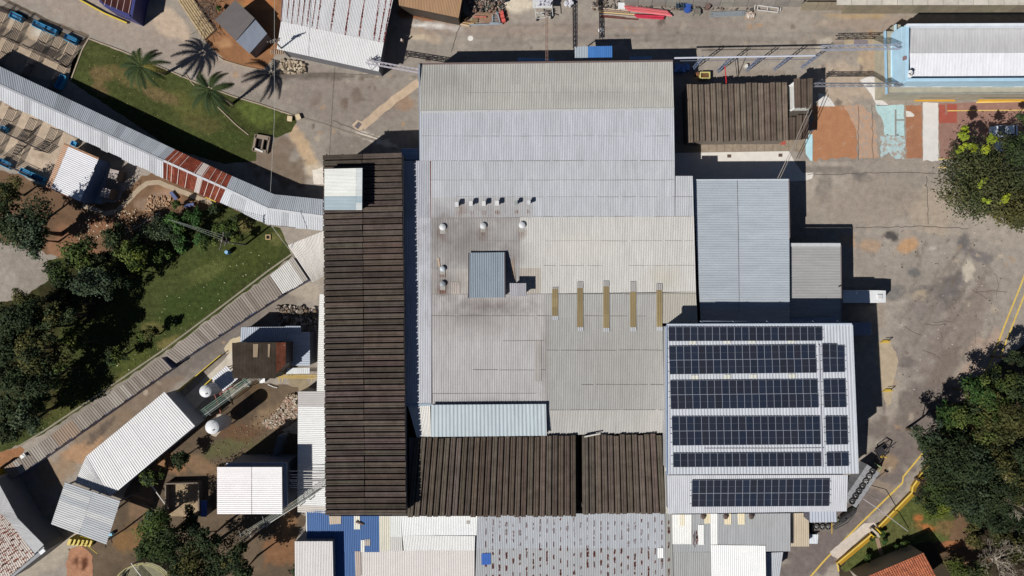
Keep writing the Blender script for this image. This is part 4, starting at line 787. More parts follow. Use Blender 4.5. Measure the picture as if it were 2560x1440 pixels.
# retaining wall north-east
t = bld('retaining_wall', 'mossy concrete retaining wall of tall panels along the north-east road', 'wall', (2300, 20))
for k in range(34):
    x0 = 1560+k*34; yb = 34 if x0 > 2100 else (26 if x0 > 1990 else 17)
    q = [P(x0, yb, 0), P(x0+33, yb, 0), P(x0+33, yb-12, 0), P(x0, yb-12, 0)]
    hgt = 1.4 if x0 < 2100 else 4.0
    if x0 < 1950: hgt = 1.1
    q2 = [v+Vector((0, .35, hgt)) for v in q[:2]]+[v+Vector((0, 0, hgt)) for v in q[2:]]
    build(MB().hexa(q, q2), 'wall_panel', M_CONC, vary(C(136, 126, 108) if x0 > 1990 else C(134, 128, 122), .12), t)
for k in range(20):
    x0 = 2090+k*38; build(MB().box(P(x0+20, 2, 4.0), 2.2, 1.3, .1, .0), 'coping_slab', M_CONC, vary(C(200, 194, 182), .06), t)
mb = MB(); a = P(2020, 0, 3.7); mb.box((a.x+40, a.y+18.6, 0), 110, 34, 3.7); o = build(mb, 'raised_terrain', mat('upper_soil', .95, 0, (1, .3), (6, .3), spec=.1), C(150, 140, 124)); o['kind'] = 'structure'
# ================================================================== WALKWAY AND WESTERN BUILDINGS
NE_ = [(-60, 138), (0, 166), (438, 374), (580, 440), (686, 486), (812, 499)]
RI_ = [(-60, 184), (0, 212), (409, 402), (565, 472), (670, 522), (812, 542)]
SO_ = [(-60, 224), (0, 252), (409, 446), (549, 507), (667, 562), (812, 577)]
def walkw(label, a, b, nw, cN, cS, rust=False):  # grey sections: north darker, south paler, sunlight put into the colours
    c = ((RI_[a][0]+RI_[b][0])/2, (RI_[a][1]+RI_[b][1])/2); t = bld('covered_walkway', label, 'covered walkway', c, 'sections of the long covered walkway')
    fa, fb = NE_, SO_
    walls(t, [NE_[a], NE_[b], SO_[b], SO_[a]], 3.3, (104, 104, 108), inset=.35)
    m = M_RUST if rust else None
    def cf(base):
        def f(i, j, u, v):
            r = R.random()
            if rust:
                if r < .12: return (196, 186, 180, M_SHEET)
                return (124, 62, 48) if r < .6 else (142, 78, 60)
            if r < .18: return tuple(x*.9 for x in base)
            return base
        return f
    zN, zR = 3.55, 3.92
    sheets(t, [NE_[a], NE_[b], RI_[b], RI_[a]], [zN, zN, zR, zR], nw, [0, 1], cN, m=m, colf=cf(cN), va=.1, wobble=.12)
    sheets(t, [RI_[a], RI_[b], SO_[b], SO_[a]], [zR, zR, zN, zN], nw, [0, 1], cS, m=m, colf=cf(cS), va=.07, wobble=.12)
    edge_bar(t, [RI_[a], RI_[b]], zR+.06, .32, .06, (206, 208, 212) if b > 2 else (170, 172, 178), 'ridge_cap')
    if rust:                                   # thin pale sheets lapped between the rusty ones
        for k in range(9):
            u = (k+.4)/9+R.uniform(-.03, .03)
            for e0, e1 in ((NE_, RI_), (RI_, SO_)):
                if R.random() < .8:
                    p = [e0[a][i]+(e0[b][i]-e0[a][i])*u for i in (0, 1)]; q = [e1[a][i]+(e1[b][i]-e1[a][i])*(u-.005) for i in (0, 1)]
                    edge_bar(t, [p, q], [zN+.1 if e0 is NE_ else zR+.1, zR+.1 if e0 is NE_ else zN+.1], .09, .03, (196, 176, 168), 'lap_strip')
    return t
walkw('long straight grey section of covered walkway running in from the west edge', 0, 2, 1.15, (168, 174, 182), (204, 206, 210))
t = walkw('rusty red-brown section of covered walkway with pale lap strips', 2, 3, .95, (130, 66, 50), (128, 62, 46), True)
edge_bar(t, [(514, 493), (540, 505)], 3.5, .12, .1, (226, 186, 60), 'yellow_edge', M_PAINT)
for u in (.38, .42): pass
walkw('grey section of covered walkway east of the rusty section up to the bend', 3, 4, 1.15, (166, 172, 180), (200, 203, 208))
t = walkw('last grey section of covered walkway beyond the bend, meeting the dark building', 4, 5, 1.15, (166, 172, 180), (200, 203, 208))
# long low roof strip south of the lawn
def lowstrip(label, q, z, wid, col, colf=None, wall=(90, 98, 130), va=.1):
    t = bld('covered_channel', label, 'low roof', (sum(p[0] for p in q)/4, sum(p[1] for p in q)/4), 'low roofs along the lawn')
    walls(t, q, z-.1, wall, inset=.1); sheets(t, q, z, wid, 1, col, va=va, pitch=.33, amp=.045, colf=colf, wobble=.1); return t
lowstrip('white ribbed end of the low roof strip below the white roof wedge', [(675, 688), (733, 642), (771, 699), (707, 735)], 2.6, 1.0, (206, 204, 200), colf=lambda i, j, u, v: (172, 166, 158) if u > .8 else None, va=.05)
bc = lambda i, j, u, v: R.choice(((132, 122, 112), (140, 130, 120), (124, 113, 103), (146, 136, 127)))
lowstrip('brownish low roof strip along the lawn, upper half', [(412, 886), (675, 688), (706, 736), (441, 908)], 2.3, .8, (140, 126, 114), colf=bc)
lowstrip('brownish low roof strip along the lawn, long lower half with rusty sheets', [(10, 1170), (404, 893), (430, 920), (30, 1200)], 2.2, .8, (140, 126, 114),
         colf=lambda i, j, u, v: (140, 118, 98) if (.30 < u < .44 or u < .05) else R.choice(((130, 120, 110), (138, 128, 118), (122, 111, 101), (150, 142, 132))))
t = thing('wall_light_box', 'white box on the low roof strip near its south-west end', 'box', P(60, 1140, 2.3)); build(MB().box(P(60, 1139, 2.3), .8, .55, .3, .6), 'box', M_PAINT, C(226, 226, 222), t)
edge_bar(t, [(54, 1136), (67, 1144)], 2.62, .1, .04, (120, 120, 120), 'lid')
t = bld('yellow_gate', 'yellow painted gate frame at the south-west end of the low roof strip', 'gate', (12, 1186))
mb = MB()
for k in range(6): a = P(8+k*4.6, 1172+k*6, 0); mb.bar(a, a+Vector((0, 0, 1.5)), .07)
for z in (.4, .95, 1.5): mb.bar(P(8, 1172, z), P(31, 1202, z), .09)
build(mb, 'railing', M_PAINT, C(206, 180, 60), t); build(MB().box(P(4, 1178, 0), .5, 1.2, 1.4, .8), 'gate_post', M_PAINT, C(200, 176, 66), t)
# white long shed and grey canopy
t = bld('white_long_shed', 'long white ribbed shed roof slanting beside the lane in the south-west', 'shed', (340, 1110))
walls(t, [(413, 982), (484, 1062), (272, 1238), (190, 1206), (216, 1141)], 4.3, (150, 156, 166))
sheets(t, [(215, 1141), (412, 979), (487, 1063), (274, 1240)], 4.5, 1.05, 1, (222, 222, 222), m=M_WHITE, pitch=.3, amp=.05, va=.03, colf=lambda i, j, u, v: (206, 196, 186) if .28 < u < .4 and R.random() < .4 else None)
sheets(t, [(187, 1207), (215.5, 1141), (274, 1239), (272, 1240)], 4.5, 1.0, 1, (220, 220, 220), m=M_WHITE, pitch=.3, amp=.05, va=.03)
edge_bar(t, [(487, 1064), (275, 1241)], 4.5, .16, .1, (186, 188, 190), 'gutter')
t = bld('square_canopy', 'square grey-white ribbed canopy set askew at the end of the long white shed', 'canopy', (214, 1281))
q = [(163, 1205), (301, 1252), (266, 1361), (128, 1310)]
sheets(t, hz(q), 5.6, .95, [0, .5, 1], (196, 198, 198), pitch=.3, amp=.05, va=.08, colf=lambda i, j, u, v: (176, 180, 184) if R.random() < .25 else None)
posts(t, [(168, 1212), (294, 1256), (262, 1354), (134, 1306), (214, 1230), (198, 1334)], 5.4, .18)
mb = MB(); [mb.bar(P(*a, 5.4), P(*b, 5.4), .14, .2) for a, b in (((163, 1207), (298, 1253)), ((130, 1308), (264, 1358)), ((146, 1258), (282, 1306)))]; build(mb, 'beam', M_STEEL, C(120, 120, 124), t)
for k in range(4): strip('rust_mark', [(152+k*2.5, 1291), (155+k*2, 1299)], .12, 5.69, (160, 112, 100), M_RUST, kind='stuff').parent = t
t = bld('yellow_stair', 'yellow stair and platform under the edge of the square canopy', 'stairs', (222, 1362))
for k in range(6):
    a = P(196+k*7, 1342+k*2.6, 0); build(MB().box((a.x, a.y, 0), .45, 1.0, .35+.32*(6-k), -.35), 'step', M_PAINT, C(204, 180, 70), t)
mb = MB()
for z in (2.2, 2.9): mb.bar(P(203, 1352, z), P(243, 1384, z-1.2), .07); mb.bar(P(200, 1340, z), P(240, 1350, z-1.2), .07)
build(mb, 'handrail', M_PAINT, C(214, 190, 70), t)
# brick-patterned roof at the bottom-left corner
t = bld('rusty_tiled_building', 'pale roof with rows of rust-red spots at the bottom-left corner', 'building', (20, 1360))
walls(t, [(-80, 1205), (-10, 1196), (44, 1294), (108, 1366), (116, 1378), (22, 1452), (-80, 1500)], 4.6, (120, 124, 132))
sheets(t, [(-9, 1196), (44, 1294), (12, 1290), (-70, 1240)][:4], 4.8, 1.2, 1, (176, 176, 178), va=.05)
def quadsh(q, col, m=None, **k): return sheets(t, q, k.pop('z', 4.8), k.pop('wid', 1.0), k.pop('vs', 1), col, m=m, **k)
quadsh([(-8, 1197), (44, 1295), (10, 1292), (-30, 1240)], (178, 178, 180), va=.05)
quadsh([(44, 1295), (110, 1362), (88, 1384), (12, 1292)], (182, 182, 184), va=.05)
quadsh([(-80, 1280), (2, 1274), (88, 1386), (-10, 1470)], (198, 186, 176), z=4.78, wid=.75, vs=5, va=.07)
mb = MB(); rr = random.Random(41)
for i in range(520):
    x, y = rr.uniform(-10, 90), rr.uniform(1275, 1440)
    if (y-1274) < (x-2)*1.3+4 or (x-88)*.75+1386+8 < y-0 and False: continue
    if y > 1470-(x+10)*.86: continue
    if math.sin((x*.75+y)*.55) < -.2: continue
    mb.box(P(x, y, 4.87), rr.uniform(.08, .2), rr.uniform(.2, .5), .006, -.9+rr.uniform(-.5, .5))
o = build(mb, 'rust_spots', M_RUST, C(128, 74, 60), t); o['kind'] = 'stuff'
build(MB().box(P(108, 1378, 4.85), .9, .5, .25, .7), 'vent_box', M_PAINT, C(220, 222, 226), t)
t = bld('concrete_wall', 'low concrete wall beside the rusty tiled roof in the south-west', 'wall', (80, 1280))
mb = MB(); pp = [P(x, y, 0) for x, y in ((28, 1208), (70, 1272), (112, 1330), (138, 1360), (122, 1372))]
for a, b in zip(pp[:-1], pp[1:]): mb.bar(a+Vector((0, 0, .6)), b+Vector((0, 0, .6)), .5, 1.2)
build(mb, 'wall', M_CONC, C(150, 146, 146), t)
# white roofed shed by the pens
t = bld('white_rust_edged_shed', 'white ribbed shed roof with rust along two edges beside the pens', 'shed', (183, 430))
q = [(160, 360), (247, 398), (203, 505), (116, 466)]
walls(t, q, 3.2, (120, 140, 176), inset=.1)  # blue-grey of the shaded east side is put into the colour
sheets(t, hz(q), 3.4, .9, [0, .13, 1], (226, 226, 230), m=M_WHITE, pitch=.3, amp=.055, va=.03, colf=lambda i, j, u, v: (196, 160, 134) if j == 0 else None, wobble=.1)
edge_bar(t, [(160, 359), (247, 397)], 3.45, .3, .08, (160, 124, 100), 'rusty_flashing', M_RUST); edge_bar(t, [(116, 467), (203, 506)], 3.4, .12, .08, (140, 96, 76), 'rusty_flashing', M_RUST)
build(MB().box(P(228, 448, .0), .5, 1.6, 2.2, -.4), 'door', M_PAINT, C(60, 70, 90), t)
flat('shaded_wall_patch', [(247, 400), (276, 412), (254, 508), (206, 508)], .024, (150, 158, 170), M_CONC)  # bluish ground patch added where the shed's shaded east wall shows
for i, (x, y, lab) in enumerate(((304, 442, 'upper square concrete tank lid in the shade of the white shed'), (284, 487, 'lower square concrete tank lid beside the footpath bend'))):
    t = thing('water_tank', lab, 'tank', P(x, y, 0), 'concrete tanks by the white shed')
    q = [P(x-10, y-16, 0), P(x+14, y-10, 0), P(x+6, y+14, 0), P(x-16, y+8, 0)][::-1]
    build(MB().hexa(q, [v+Vector((0, 0, 2.0)) for v in q]), 'tank_body', M_CONC, C(110, 100, 92), t)
    q2 = [Vector((v.x*.9+P(x, y).x*.1, v.y*.9+P(x, y).y*.1, 2.0)) for v in q]; build(MB().hexa(q2, [v+Vector((0, 0, .12)) for v in q2]), 'lid', M_CONC, C(176, 164, 158), t)
# cattle pens: pipe fences and blue troughs
d_ = Vector((.905, .425)); n_ = Vector((-.425, .905))
def pen(O, u, v): q = Vector(O)+d_*u+n_*v; return (q.x, q.y)
def fence(a, b, hgt=1.75, rails=6, lab='', dark=(44, 40, 46), grp='pipe fences of the pens'):
    A, B = P(*a), P(*b); L = (B-A).length; t = thing('pipe_fence', lab, 'fence', (A+B)/2, grp)
    for k in range(rails): z = .25+(hgt-.25)*k/(rails-1); build(MB().bar(A+Vector((0, 0, z)), B+Vector((0, 0, z)), .055), 'rail', M_STEEL, C(*dark), t)
    n = max(1, round(L/2.2))
    for k in range(n+1): p = A+(B-A)*k/n; build(MB().box(p, .09, .09, hgt+.05), 'post', M_STEEL, C(*dark), t)
ON = (0, 166); OS = (0, 252)
NL = ('west of the blue troughs', 'beside the second trough', 'below the paired troughs', 'at the lawn end')
for v, nm, us in ((-132, 'outer rail line of the northern pens along the road', (-60, 10, 80, 152)), (-68, 'middle rail line of the northern pens', (-60, 9, 79, 150)), ):
    for k in range(3): fence(pen(ON, us[k], v), pen(ON, us[k+1], v), lab=f'dark pipe fence, {nm}, ' + ('western stretch', 'central stretch', 'eastern stretch')[k])
for u, nm in ((-41, 'westernmost divider'), (9, 'second divider from the west'), (79, 'third divider from the west'), (114, 'fourth divider, only in the outer row'), (152, 'end fence next to the lawn')):
    fence(pen(ON, u, -132), pen(ON, u, -68), lab=f'dark pipe fence, {nm} of the northern pens, outer row')
    if u != 114: fence(pen(ON, u, -68), pen(ON, u, -4), lab=f'dark pipe fence, {nm} of the northern pens, inner row')
for v, nm in ((66, 'middle rail line of the southern pens'), (136, 'outer rail line of the southern pens under the trees')):
    for k, (u0, u1) in enumerate(((-30, 49), (49, 106), (106, 168 if v == 66 else 190))): fence(pen(OS, u0, v), pen(OS, u1, v), lab=f'dark pipe fence, {nm}, ' + ('western stretch', 'central stretch', 'eastern stretch')[k])
for u, nm in ((-8, 'westernmost divider'), (49, 'second divider from the west'), (106, 'third divider from the west'), (163, 'fourth divider beside the white shed')):
    fence(pen(OS, u, 4), pen(OS, u, 66), lab=f'dark pipe fence, {nm} of the southern pens, inner row')
    if u < 160: fence(pen(OS, u, 66), pen(OS, u, 136), lab=f'dark pipe fence, {nm} of the southern pens, outer row')
# diagonal gates standing open in the pens
for a, b, lab in (((10, 92), (48, 108), 'open pipe gate in the first northern pen'), ((75, 120), (130, 144), 'open pipe gate across the second and third northern pens'), ((146, 152), (172, 170), 'open pipe gate in the pen by the lawn'),
                  ((62, 352), (78, 330), 'open pipe gate angled in the first southern pen'), ((103, 378), (128, 358), 'open pipe gate angled in the second southern pen'), ((30, 395), (62, 366), 'open pipe gate angled in the outer southern pen')):
    fence(a, b, lab=lab, grp='open gates of the pens')
def trough(x, y, l, lab, w_=.9, rz=-.44, h=.7):
    p = P(x, y, 0); t = thing('water_trough', lab, 'trough', p, 'blue troughs of the pens'); mb = MB()
    ca, sa = math.cos(rz), math.sin(rz)
    for (ox, oy, sx, sy) in ((0, w_/2, l, .08), (0, -w_/2, l, .08), (l/2, 0, .08, w_), (-l/2, 0, .08, w_)): mb.box(p+Vector((ox*ca-oy*sa, ox*sa+oy*ca, 0)), sx, sy, h, rz)
    build(mb, 'trough_wall', M_PAINT, C(70, 160, 205), t); build(MB().box(p, l, w_, h*.6, rz), 'trough_floor', M_PAINT, C(50, 124, 170), t)
for x, y, l, lab in ((46, 45, 1.9, 'blue trough nearest the north-west corner of the pens'), (103, 67, 1.9, 'blue trough, left one of the touching pair by the road'), (132, 79, 1.9, 'blue trough, right one of the touching pair by the road'),
                     (182, 101, 1.9, 'blue trough at the corner of the northern pens by the lawn'), (19, 411, 1.9, 'blue trough at the southern pens nearest the west edge'), (71, 434, 1.9, 'blue trough, left one of the touching pair under the trees'),
                     (100, 447, 1.9, 'blue trough, right one of the touching pair under the trees')): trough(x, y, l, lab)
trough(157, 207, 2.2, 'blue trough standing lengthwise in the walkway shade', .9, 1.1); trough(16, 324, .9, 'small blue drinker in the middle of the southern pens', .7); trough(190, 361, .8, 'small blue drinker by the white rust-edged shed', .7)

# ================================================================== NORTH-WEST BUILDINGS
t = bld('rust_streaked_building', 'white roof with rust-red joint lines at the top edge, left of the hall', 'building', (840, 80))
walls(t, [(704, -90), (985, -90), (947, 176), (694, 122)], 3.7, (110, 110, 116), inset=.25)
sheets(t, [(712, -80), (1000, -80), (960, 107), (703, 53)], 4.0, 1.25, [0, .55, 1], (212, 212, 214), va=.03)
sheets(t, [(703, 53), (960, 107), (947, 179), (692, 123)], [4.0, 4.0, 3.85, 3.85], 1.25, 1, (226, 226, 226), m=M_WHITE, va=.02)
for xt, xb in ((706, 703), (722, 716), (735, 729), (749, 742), (762, 754), (775, 767), (789, 779), (802, 792), (838, 826), (875, 863), (911, 897), (948, 934), (965, 947), (978, 959)):
    yb = 53+(xb-703)*.21; mb = MB(); y = -20
    while y < yb:
        f = (y+0)/max(1, yb); x = xt+(xb-xt)*max(0, f); p = P(x, y, 4.075); mb.box(p, (.16 if xt > 810 else .1)*R.uniform(.5, 1.5), R.uniform(.15, .4), .008, R.uniform(-.3, .3)); y += R.uniform(2, 5.0)
    o = build(mb, 'rust_line', M_RUST, C(126, 66, 60), t); o['kind'] = 'stuff'
t = simple_roof('brown_ribbed_shed', 'brown ribbed shed roof at the top edge beside the rust-streaked building', 'shed', [(992, -40), (1166, -60), (1147, 45), (998, 14)], 3.2, 1.1, 1, (174, 140, 108), (64, 56, 50), va=.07)  # dark wall colour stands in for the shade along the south side
t = simple_roof('slate_grey_shed', 'dark slate-grey shed roof on the red earth bank', 'shed', [(588, 0), (637, 46), (590, 102), (537, 50)], [3.4, 3.2, 3.0, 3.2], 1.1, 1, (104, 98, 98), (110, 110, 116), pitch=.2, amp=.02, va=.08)
t = simple_roof('bluish_lean_to', 'bluish grey lean-to roof attached to the slate-grey shed', 'shed', [(637, 47), (668, 84), (624, 134), (590, 103)], [2.9, 2.6, 2.6, 2.9], 1.1, 1, (132, 140, 154), (110, 110, 116), pitch=.2, amp=.02, va=.03)
t = bld('dark_red_roof_building', 'dark red ribbed roof in a deep blue frame at the top-left edge', 'building', (290, 10))
walls(t, [(180, -60), (352, -60), (330, 46), (262, 18)], 3.4, (52, 56, 110), inset=.05)
sheets(t, [(190, -60), (342, -60), (324, 36), (262, 10)], 3.6, .95, 1, (96, 52, 48), va=.1)
for k in range(6): edge_bar(t, [(252+k*16, -20), (246+k*15, 8+k*5)], 3.68, .07, .03, (206, 180, 180), 'lap_strip')
edge_bar(t, [(346, -60), (328, 42), (262, 13)], 3.6, .45, .16, (58, 62, 118), 'fascia', M_PAINT); edge_bar(t, [(200, 0), (262, 34), (318, 58)], .3, .2, .3, (214, 190, 70), 'yellow_kerb', M_PAINT)
# log / pole stack
for k in range(6):
    a = P(430+k*7.5, -30+k*1.5, 0); b = P(519+k*4.5-4, 100+k*-4.2, 0); z = .2
    t = MB().tube([a+Vector((0, 0, z)), b+Vector((0, 0, z))], .24, 8)
    solo(t, 'timber_pole', M_WOOD, C(168, 148, 116), 'long pale timber pole in the stack by the north-west road, '+('nearest the road', 'second from the road', 'third from the road', 'fourth from the road', 'fifth from the road', 'farthest from the road')[k], 'timber pole', 'timber poles stacked by the road')
mb = MB(); rr = random.Random(8)
for k in range(170):
    p = P(rr.uniform(490, 545), rr.uniform(0, 80), 0); a = rr.uniform(0, 6.3); l = rr.uniform(.5, 2)
    if p.x < P(498+0.0, 0).x+(720-0)*0: continue
    mb.bar(p+Vector((0, 0, .1+rr.random()*.5)), p+Vector((l*math.cos(a), l*math.sin(a), .1+rr.random()*.7)), .035)
solo(mb, 'brushwood', M_WOOD, C(110, 96, 88), 'heap of dry brushwood between the timber poles and the grey shed', 'brushwood', kind='stuff')
t = bld('low_brick_grating', 'pale low slatted grating on the earth beside the rust-streaked building', 'grating', (697, 131))
for k in range(8): build(MB().box(P(679+k*4.6, 131, 0), .12, .62, .25), 'slat', M_CONC, C(190, 164, 140), t)
# concrete pit, hatches, boxes on the lawn
t = bld('concrete_pit', 'concrete inspection pit with open slots at the lawn corner', 'pit', (658, 360))
ang = -.18; c0 = P(657, 361, 0)
for ox, oy, sx, sy in ((-1.15, 0, .35, 2.6), (1.0, 0, .25, 2.6), (-.1, 1.05, 2.2, .6), (-.1, -1.1, 2.2, .5), (.1, -.1, .25, 1.7)):
    build(MB().box(c0+Vector((ox*math.cos(ang)-oy*math.sin(ang), ox*math.sin(ang)+oy*math.cos(ang), 0)), sx, sy, .5, ang), 'pit_wall', M_CONC, C(140, 126, 112), t)
build(MB().box(c0, 2.0, 2.0, .05, ang), 'pit_floor', M_CONC, C(24, 20, 20), t); build(MB().box(P(648, 376, .5), 1.3, .25, .1, -.4), 'white_board', M_PAINT, C(220, 218, 214), t)  # near-black floor colour stands in for shade down the slots
for i, (x, y) in enumerate(((725, 297), (746, 293))):
    t = thing('cream_box', ('square cream junction box on the lawn edge, left of the pair', 'tilted cream junction box at the kerb, right of the pair')[i], 'box', P(x, y), 'cream boxes at the lawn corner')
    build(MB().box(P(x, y), .6, .75, .45, -.1+i*.5), 'body', M_CONC, C(206, 186, 152), t); build(MB().box(P(x, y, .45), .66, .8, .06, -.1+i*.5), 'lid', M_CONC, C(214, 194, 160), t)
t = bld('square_hatch', 'pale square frame around an open hatch on the west lawn', 'hatch', (671, 593)); c0 = P(671, 593)
for ox, oy, sx, sy in ((-.33, 0, .14, .8), (.33, 0, .14, .8), (0, .33, .8, .14), (0, -.33, .8, .14)): build(MB().box(c0+Vector((ox, oy, 0)), sx, sy, .2+.004*(sx > sy)), 'frame_side', M_CONC, C(190, 164, 124), t)
build(MB().box(c0, .56, .56, .06), 'opening_shade', M_CONC, C(20, 16, 14), t)  # solid plate, coloured near black for the shade inside the hatch
t = bld('blue_barrel', 'light blue barrel standing on the west lawn', 'barrel', (572, 631)); b = P(573, 631)
build(MB().lathe((b.x, b.y, 0), [(.3, 0), (.36, .3), (.36, .8), (.3, 1.1), (.28, 1.12)], 16), 'body', M_PAINT, C(96, 150, 200), t); build(MB().lathe((b.x, b.y, 1.12), [(.29, 0), (.25, .05)], 16), 'lid', M_PAINT, C(140, 186, 220), t)
for x, y, rz, lab in ((434, 489, -.9, 'small blue metal sheet lying upper left among the saplings'), (473, 513, .15, 'small blue metal sheet lying flat among the saplings')):
    solo(MB().box(P(x, y, .35), 1.5, .5, .06, rz), 'blue_sheet', M_PAINT, C(86, 96, 140), lab, 'metal sheet')

# ================================================================== SMALL COMPLEX WEST OF THE DARK BUILDING
simple_roof('dark_weathered_roof', 'dark weathered flat roof with two pale missing panels, west complex', 'building roof', [(580, 857), (690, 856), (690, 946), (582, 946)], 7.0, 1.0, 2, (66, 58, 50), (70, 66, 60), m=M_SLAB, pitch=.2, amp=.02, va=.15)
simple_roof('rusty_brown_roof', 'rusty brown roof strip on the east edge of the dark weathered roof', 'building roof', [(690, 856), (715, 856), (714, 912), (706, 912), ][:3]+[(691, 934)], 7.0, .7, 1, (96, 56, 42), (70, 60, 56), m=M_RUST, pitch=.2, amp=.02, va=.1)
for x, w2 in ((633, 13), (670, 6)):
    sheets(bpy.data.objects['dark_weathered_roof'], [(x, 860), (x+w2, 860), (x+w2-2, 893), (x, 893)], 7.08, .8, 1, (150, 130, 106), name='sheet_patch', pitch=.2, amp=.02)
simple_roof('blue_grey_roof', 'blue-grey ribbed roof half in shade north of the dark weathered roof', 'building roof', [(603, 818), (714, 817), (714, 856), (601, 855)], 3.6, 1.0, 1, (176, 184, 196), (90, 96, 106), pitch=.3)
simple_roof('blue_grey_roof', 'blue-grey ribbed roof fully in shade east of the dark weathered roof', 'building roof', hz([(714, 830), (775, 830), (775, 914), (714, 914)]), 3.5, 1.0, 1, (176, 184, 196), (90, 96, 106), pitch=.3)
simple_roof('blue_grey_roof', 'small blue-grey roof piece in the shade at the north-east of the west complex', 'building roof', [(714, 815), (752, 815), (752, 830), (714, 830)], 3.6, 1.0, 1, (170, 180, 194), (90, 96, 106), pitch=.3)
simple_roof('white_eave_strip', 'narrow bright white roof strip at the south end of the shaded blue-grey roof', 'building roof', [(716, 920), (775, 919), (775, 934), (716, 935)], 3.0, 1.0, 1, (222, 224, 224), None, pitch=.3)
t = simple_roof('white_wedge_canopy', 'white ribbed canopy with a round tank shadow west of the dark weathered roof', 'canopy', [(529, 946), (567, 914), (596, 946), (558, 978)], 2.9, .9, 1, (222, 222, 226), None, pitch=.3)
posts(t, [(533, 946), (567, 918), (592, 946), (559, 974)], 2.8)
def tank(px, py, h, r, lab):
    b = P(px, py, h); t = thing('storage_tank', lab, 'tank', (b.x, b.y, 0), 'white domed tanks')
    build(MB().lathe((b.x, b.y, 1.2), [(r*.3, 0), (r*.95, .3), (r, .5), (r, h-1.65), (r*.97, h-1.52), (r*.75, h-1.38), (r*.4, h-1.27), (.06, h-1.22)], 28), 'tank_shell', M_PAINT, C(216, 218, 220), t, smooth=False)
    for k in range(4): a = .8+k*1.571; build(MB().box((b.x+r*.8*math.cos(a), b.y+r*.8*math.sin(a), 0), .14, .14, 1.9), 'leg', M_STEEL, C(110, 110, 112), t)
    build(MB().box((b.x+r*.3, b.y-r*.35, h-.16), .3, .2, .12, .5), 'hatch', M_STEEL, C(90, 92, 96), t)
    build(MB().bar((b.x-r*.8, b.y-r*.1, h-.3), (b.x+r*.3, b.y+r*.7, h-.1), .07), 'cover_pipe', M_STEEL, C(70, 74, 78), t)
tank(511, 979, 6.2, .92, 'white domed tank beside the white wedge canopy, upper of the pair'); tank(528, 1069, 6.6, 1.06, 'white domed tank standing on bare earth, lower of the pair')
flat('concrete_base', [(545, 1030), (573, 1052), (540, 1092), (528, 1088)], .03, (186, 172, 156), M_CONC)
mb = MB()
for a, b in (((548, 985), (572, 970)), ((572, 970), (592, 965)), ((548, 985), (560, 992)), ((560, 992), (592, 965)), ((536, 985), (543, 1005)), ((543, 1005), (552, 1032))): mb.bar(P(*a, 1.6), P(*b, 1.6), .1)
for a in ((548, 985), (592, 965), (552, 1032)): p = P(*a); mb.bar(p, p+Vector((0, 0, 1.6)), .1)
solo(mb, 'pipe_trestle', M_PAINT, C(150, 74, 60), 'rust-red pipe frame between the tank and the white wedge canopy', 'pipe frame')
for k, cc in enumerate(((110, 140, 124), (120, 150, 130), (104, 130, 120), (190, 196, 190), (90, 110, 104))):
    o_ = k*3.3
    solo(MB().tube([P(618+o_*.9, 944+o_*.9, 3.0), P(496+o_, 1030+o_*1.1, 3.0)], .05, 6), 'process_pipe', M_PAINT, C(*cc), ('green pipe, first from the tanks side', 'green pipe, second from the tanks side', 'green pipe, third from the tanks side', 'pale pipe, fourth in the diagonal bundle', 'dark green pipe, outermost in the diagonal bundle')[k]+' west of the rubble', 'pipe', 'diagonal pipes past the white tanks')
t = bld('pipe_rack', 'steel trestles carrying the diagonal pipes past the white tanks', 'pipe rack', (560, 990))
for x, y in ((610, 952), (560, 988), (512, 1024)):
    a, b = P(x-3, y-3, 2.85), P(x+14, y+14, 2.85); mb = MB().bar(a, b, .1); mb.bar(Vector((a.x, a.y, 0)), a, .1); mb.bar(Vector((b.x, b.y, 0)), b, .1); build(mb, 'trestle', M_STEEL, C(96, 100, 98), t)
# yellow rail along the lane
t = bld('yellow_rail', 'yellow painted railing along the lane beside the west complex', 'railing', (505, 930)); A, B = P(558, 886, 0), P(440, 985, 0)
for z in (.5, 1.0): build(MB().bar(A+Vector((0, 0, z)), B+Vector((0, 0, z)), .1), 'rail', M_PAINT, C(214, 186, 50), t)
for k in range(7): p = A+(B-A)*k/6; build(MB().box(p, .1, .1, 1.02), 'post', M_PAINT, C(214, 186, 50), t)
t = bld('yellow_rail', 'short yellow railing between the tank and the lane floor', 'railing', (525, 955)); A, B = P(534, 946, 0), P(512, 966, 0)
for z in (.5, 1.0): build(MB().bar(A+Vector((0, 0, z)), B+Vector((0, 0, z)), .12), 'rail', M_PAINT, C(214, 186, 50), t)
t = bld('yellow_pipework', 'yellow pipes and ladder on the wall foot south of the rusty brown roof', 'pipework', (735, 945))
mb = MB()
for y in (938, 942, 945): mb.tube([P(692, y-1, 1.5), P(792, y, 1.5)], .07, 6)
for x in (698, 706, 780): mb.bar(P(x, 934, 1.4), P(x, 956, 1.4), .1)
build(mb, 'pipe', M_PAINT, C(206, 176, 90), t)
t = bld('white_box', 'small white box on the earth south of the dark weathered roof', 'box', (658, 951)); build(MB().box(P(658, 951), .5, .6, .9), 'body', M_PAINT, C(226, 226, 226), t); build(MB().box(P(658, 951, .9), .56, .66, .05), 'lid', M_PAINT, C(236, 236, 236), t)
solo(MB().tube([P(670, 961, .1), P(684, 967, .15), P(693, 969, .1)], .08, 6), 'white_pipe', M_PAINT, C(222, 220, 214), 'bent white pipe lying below the small white box', 'pipe')
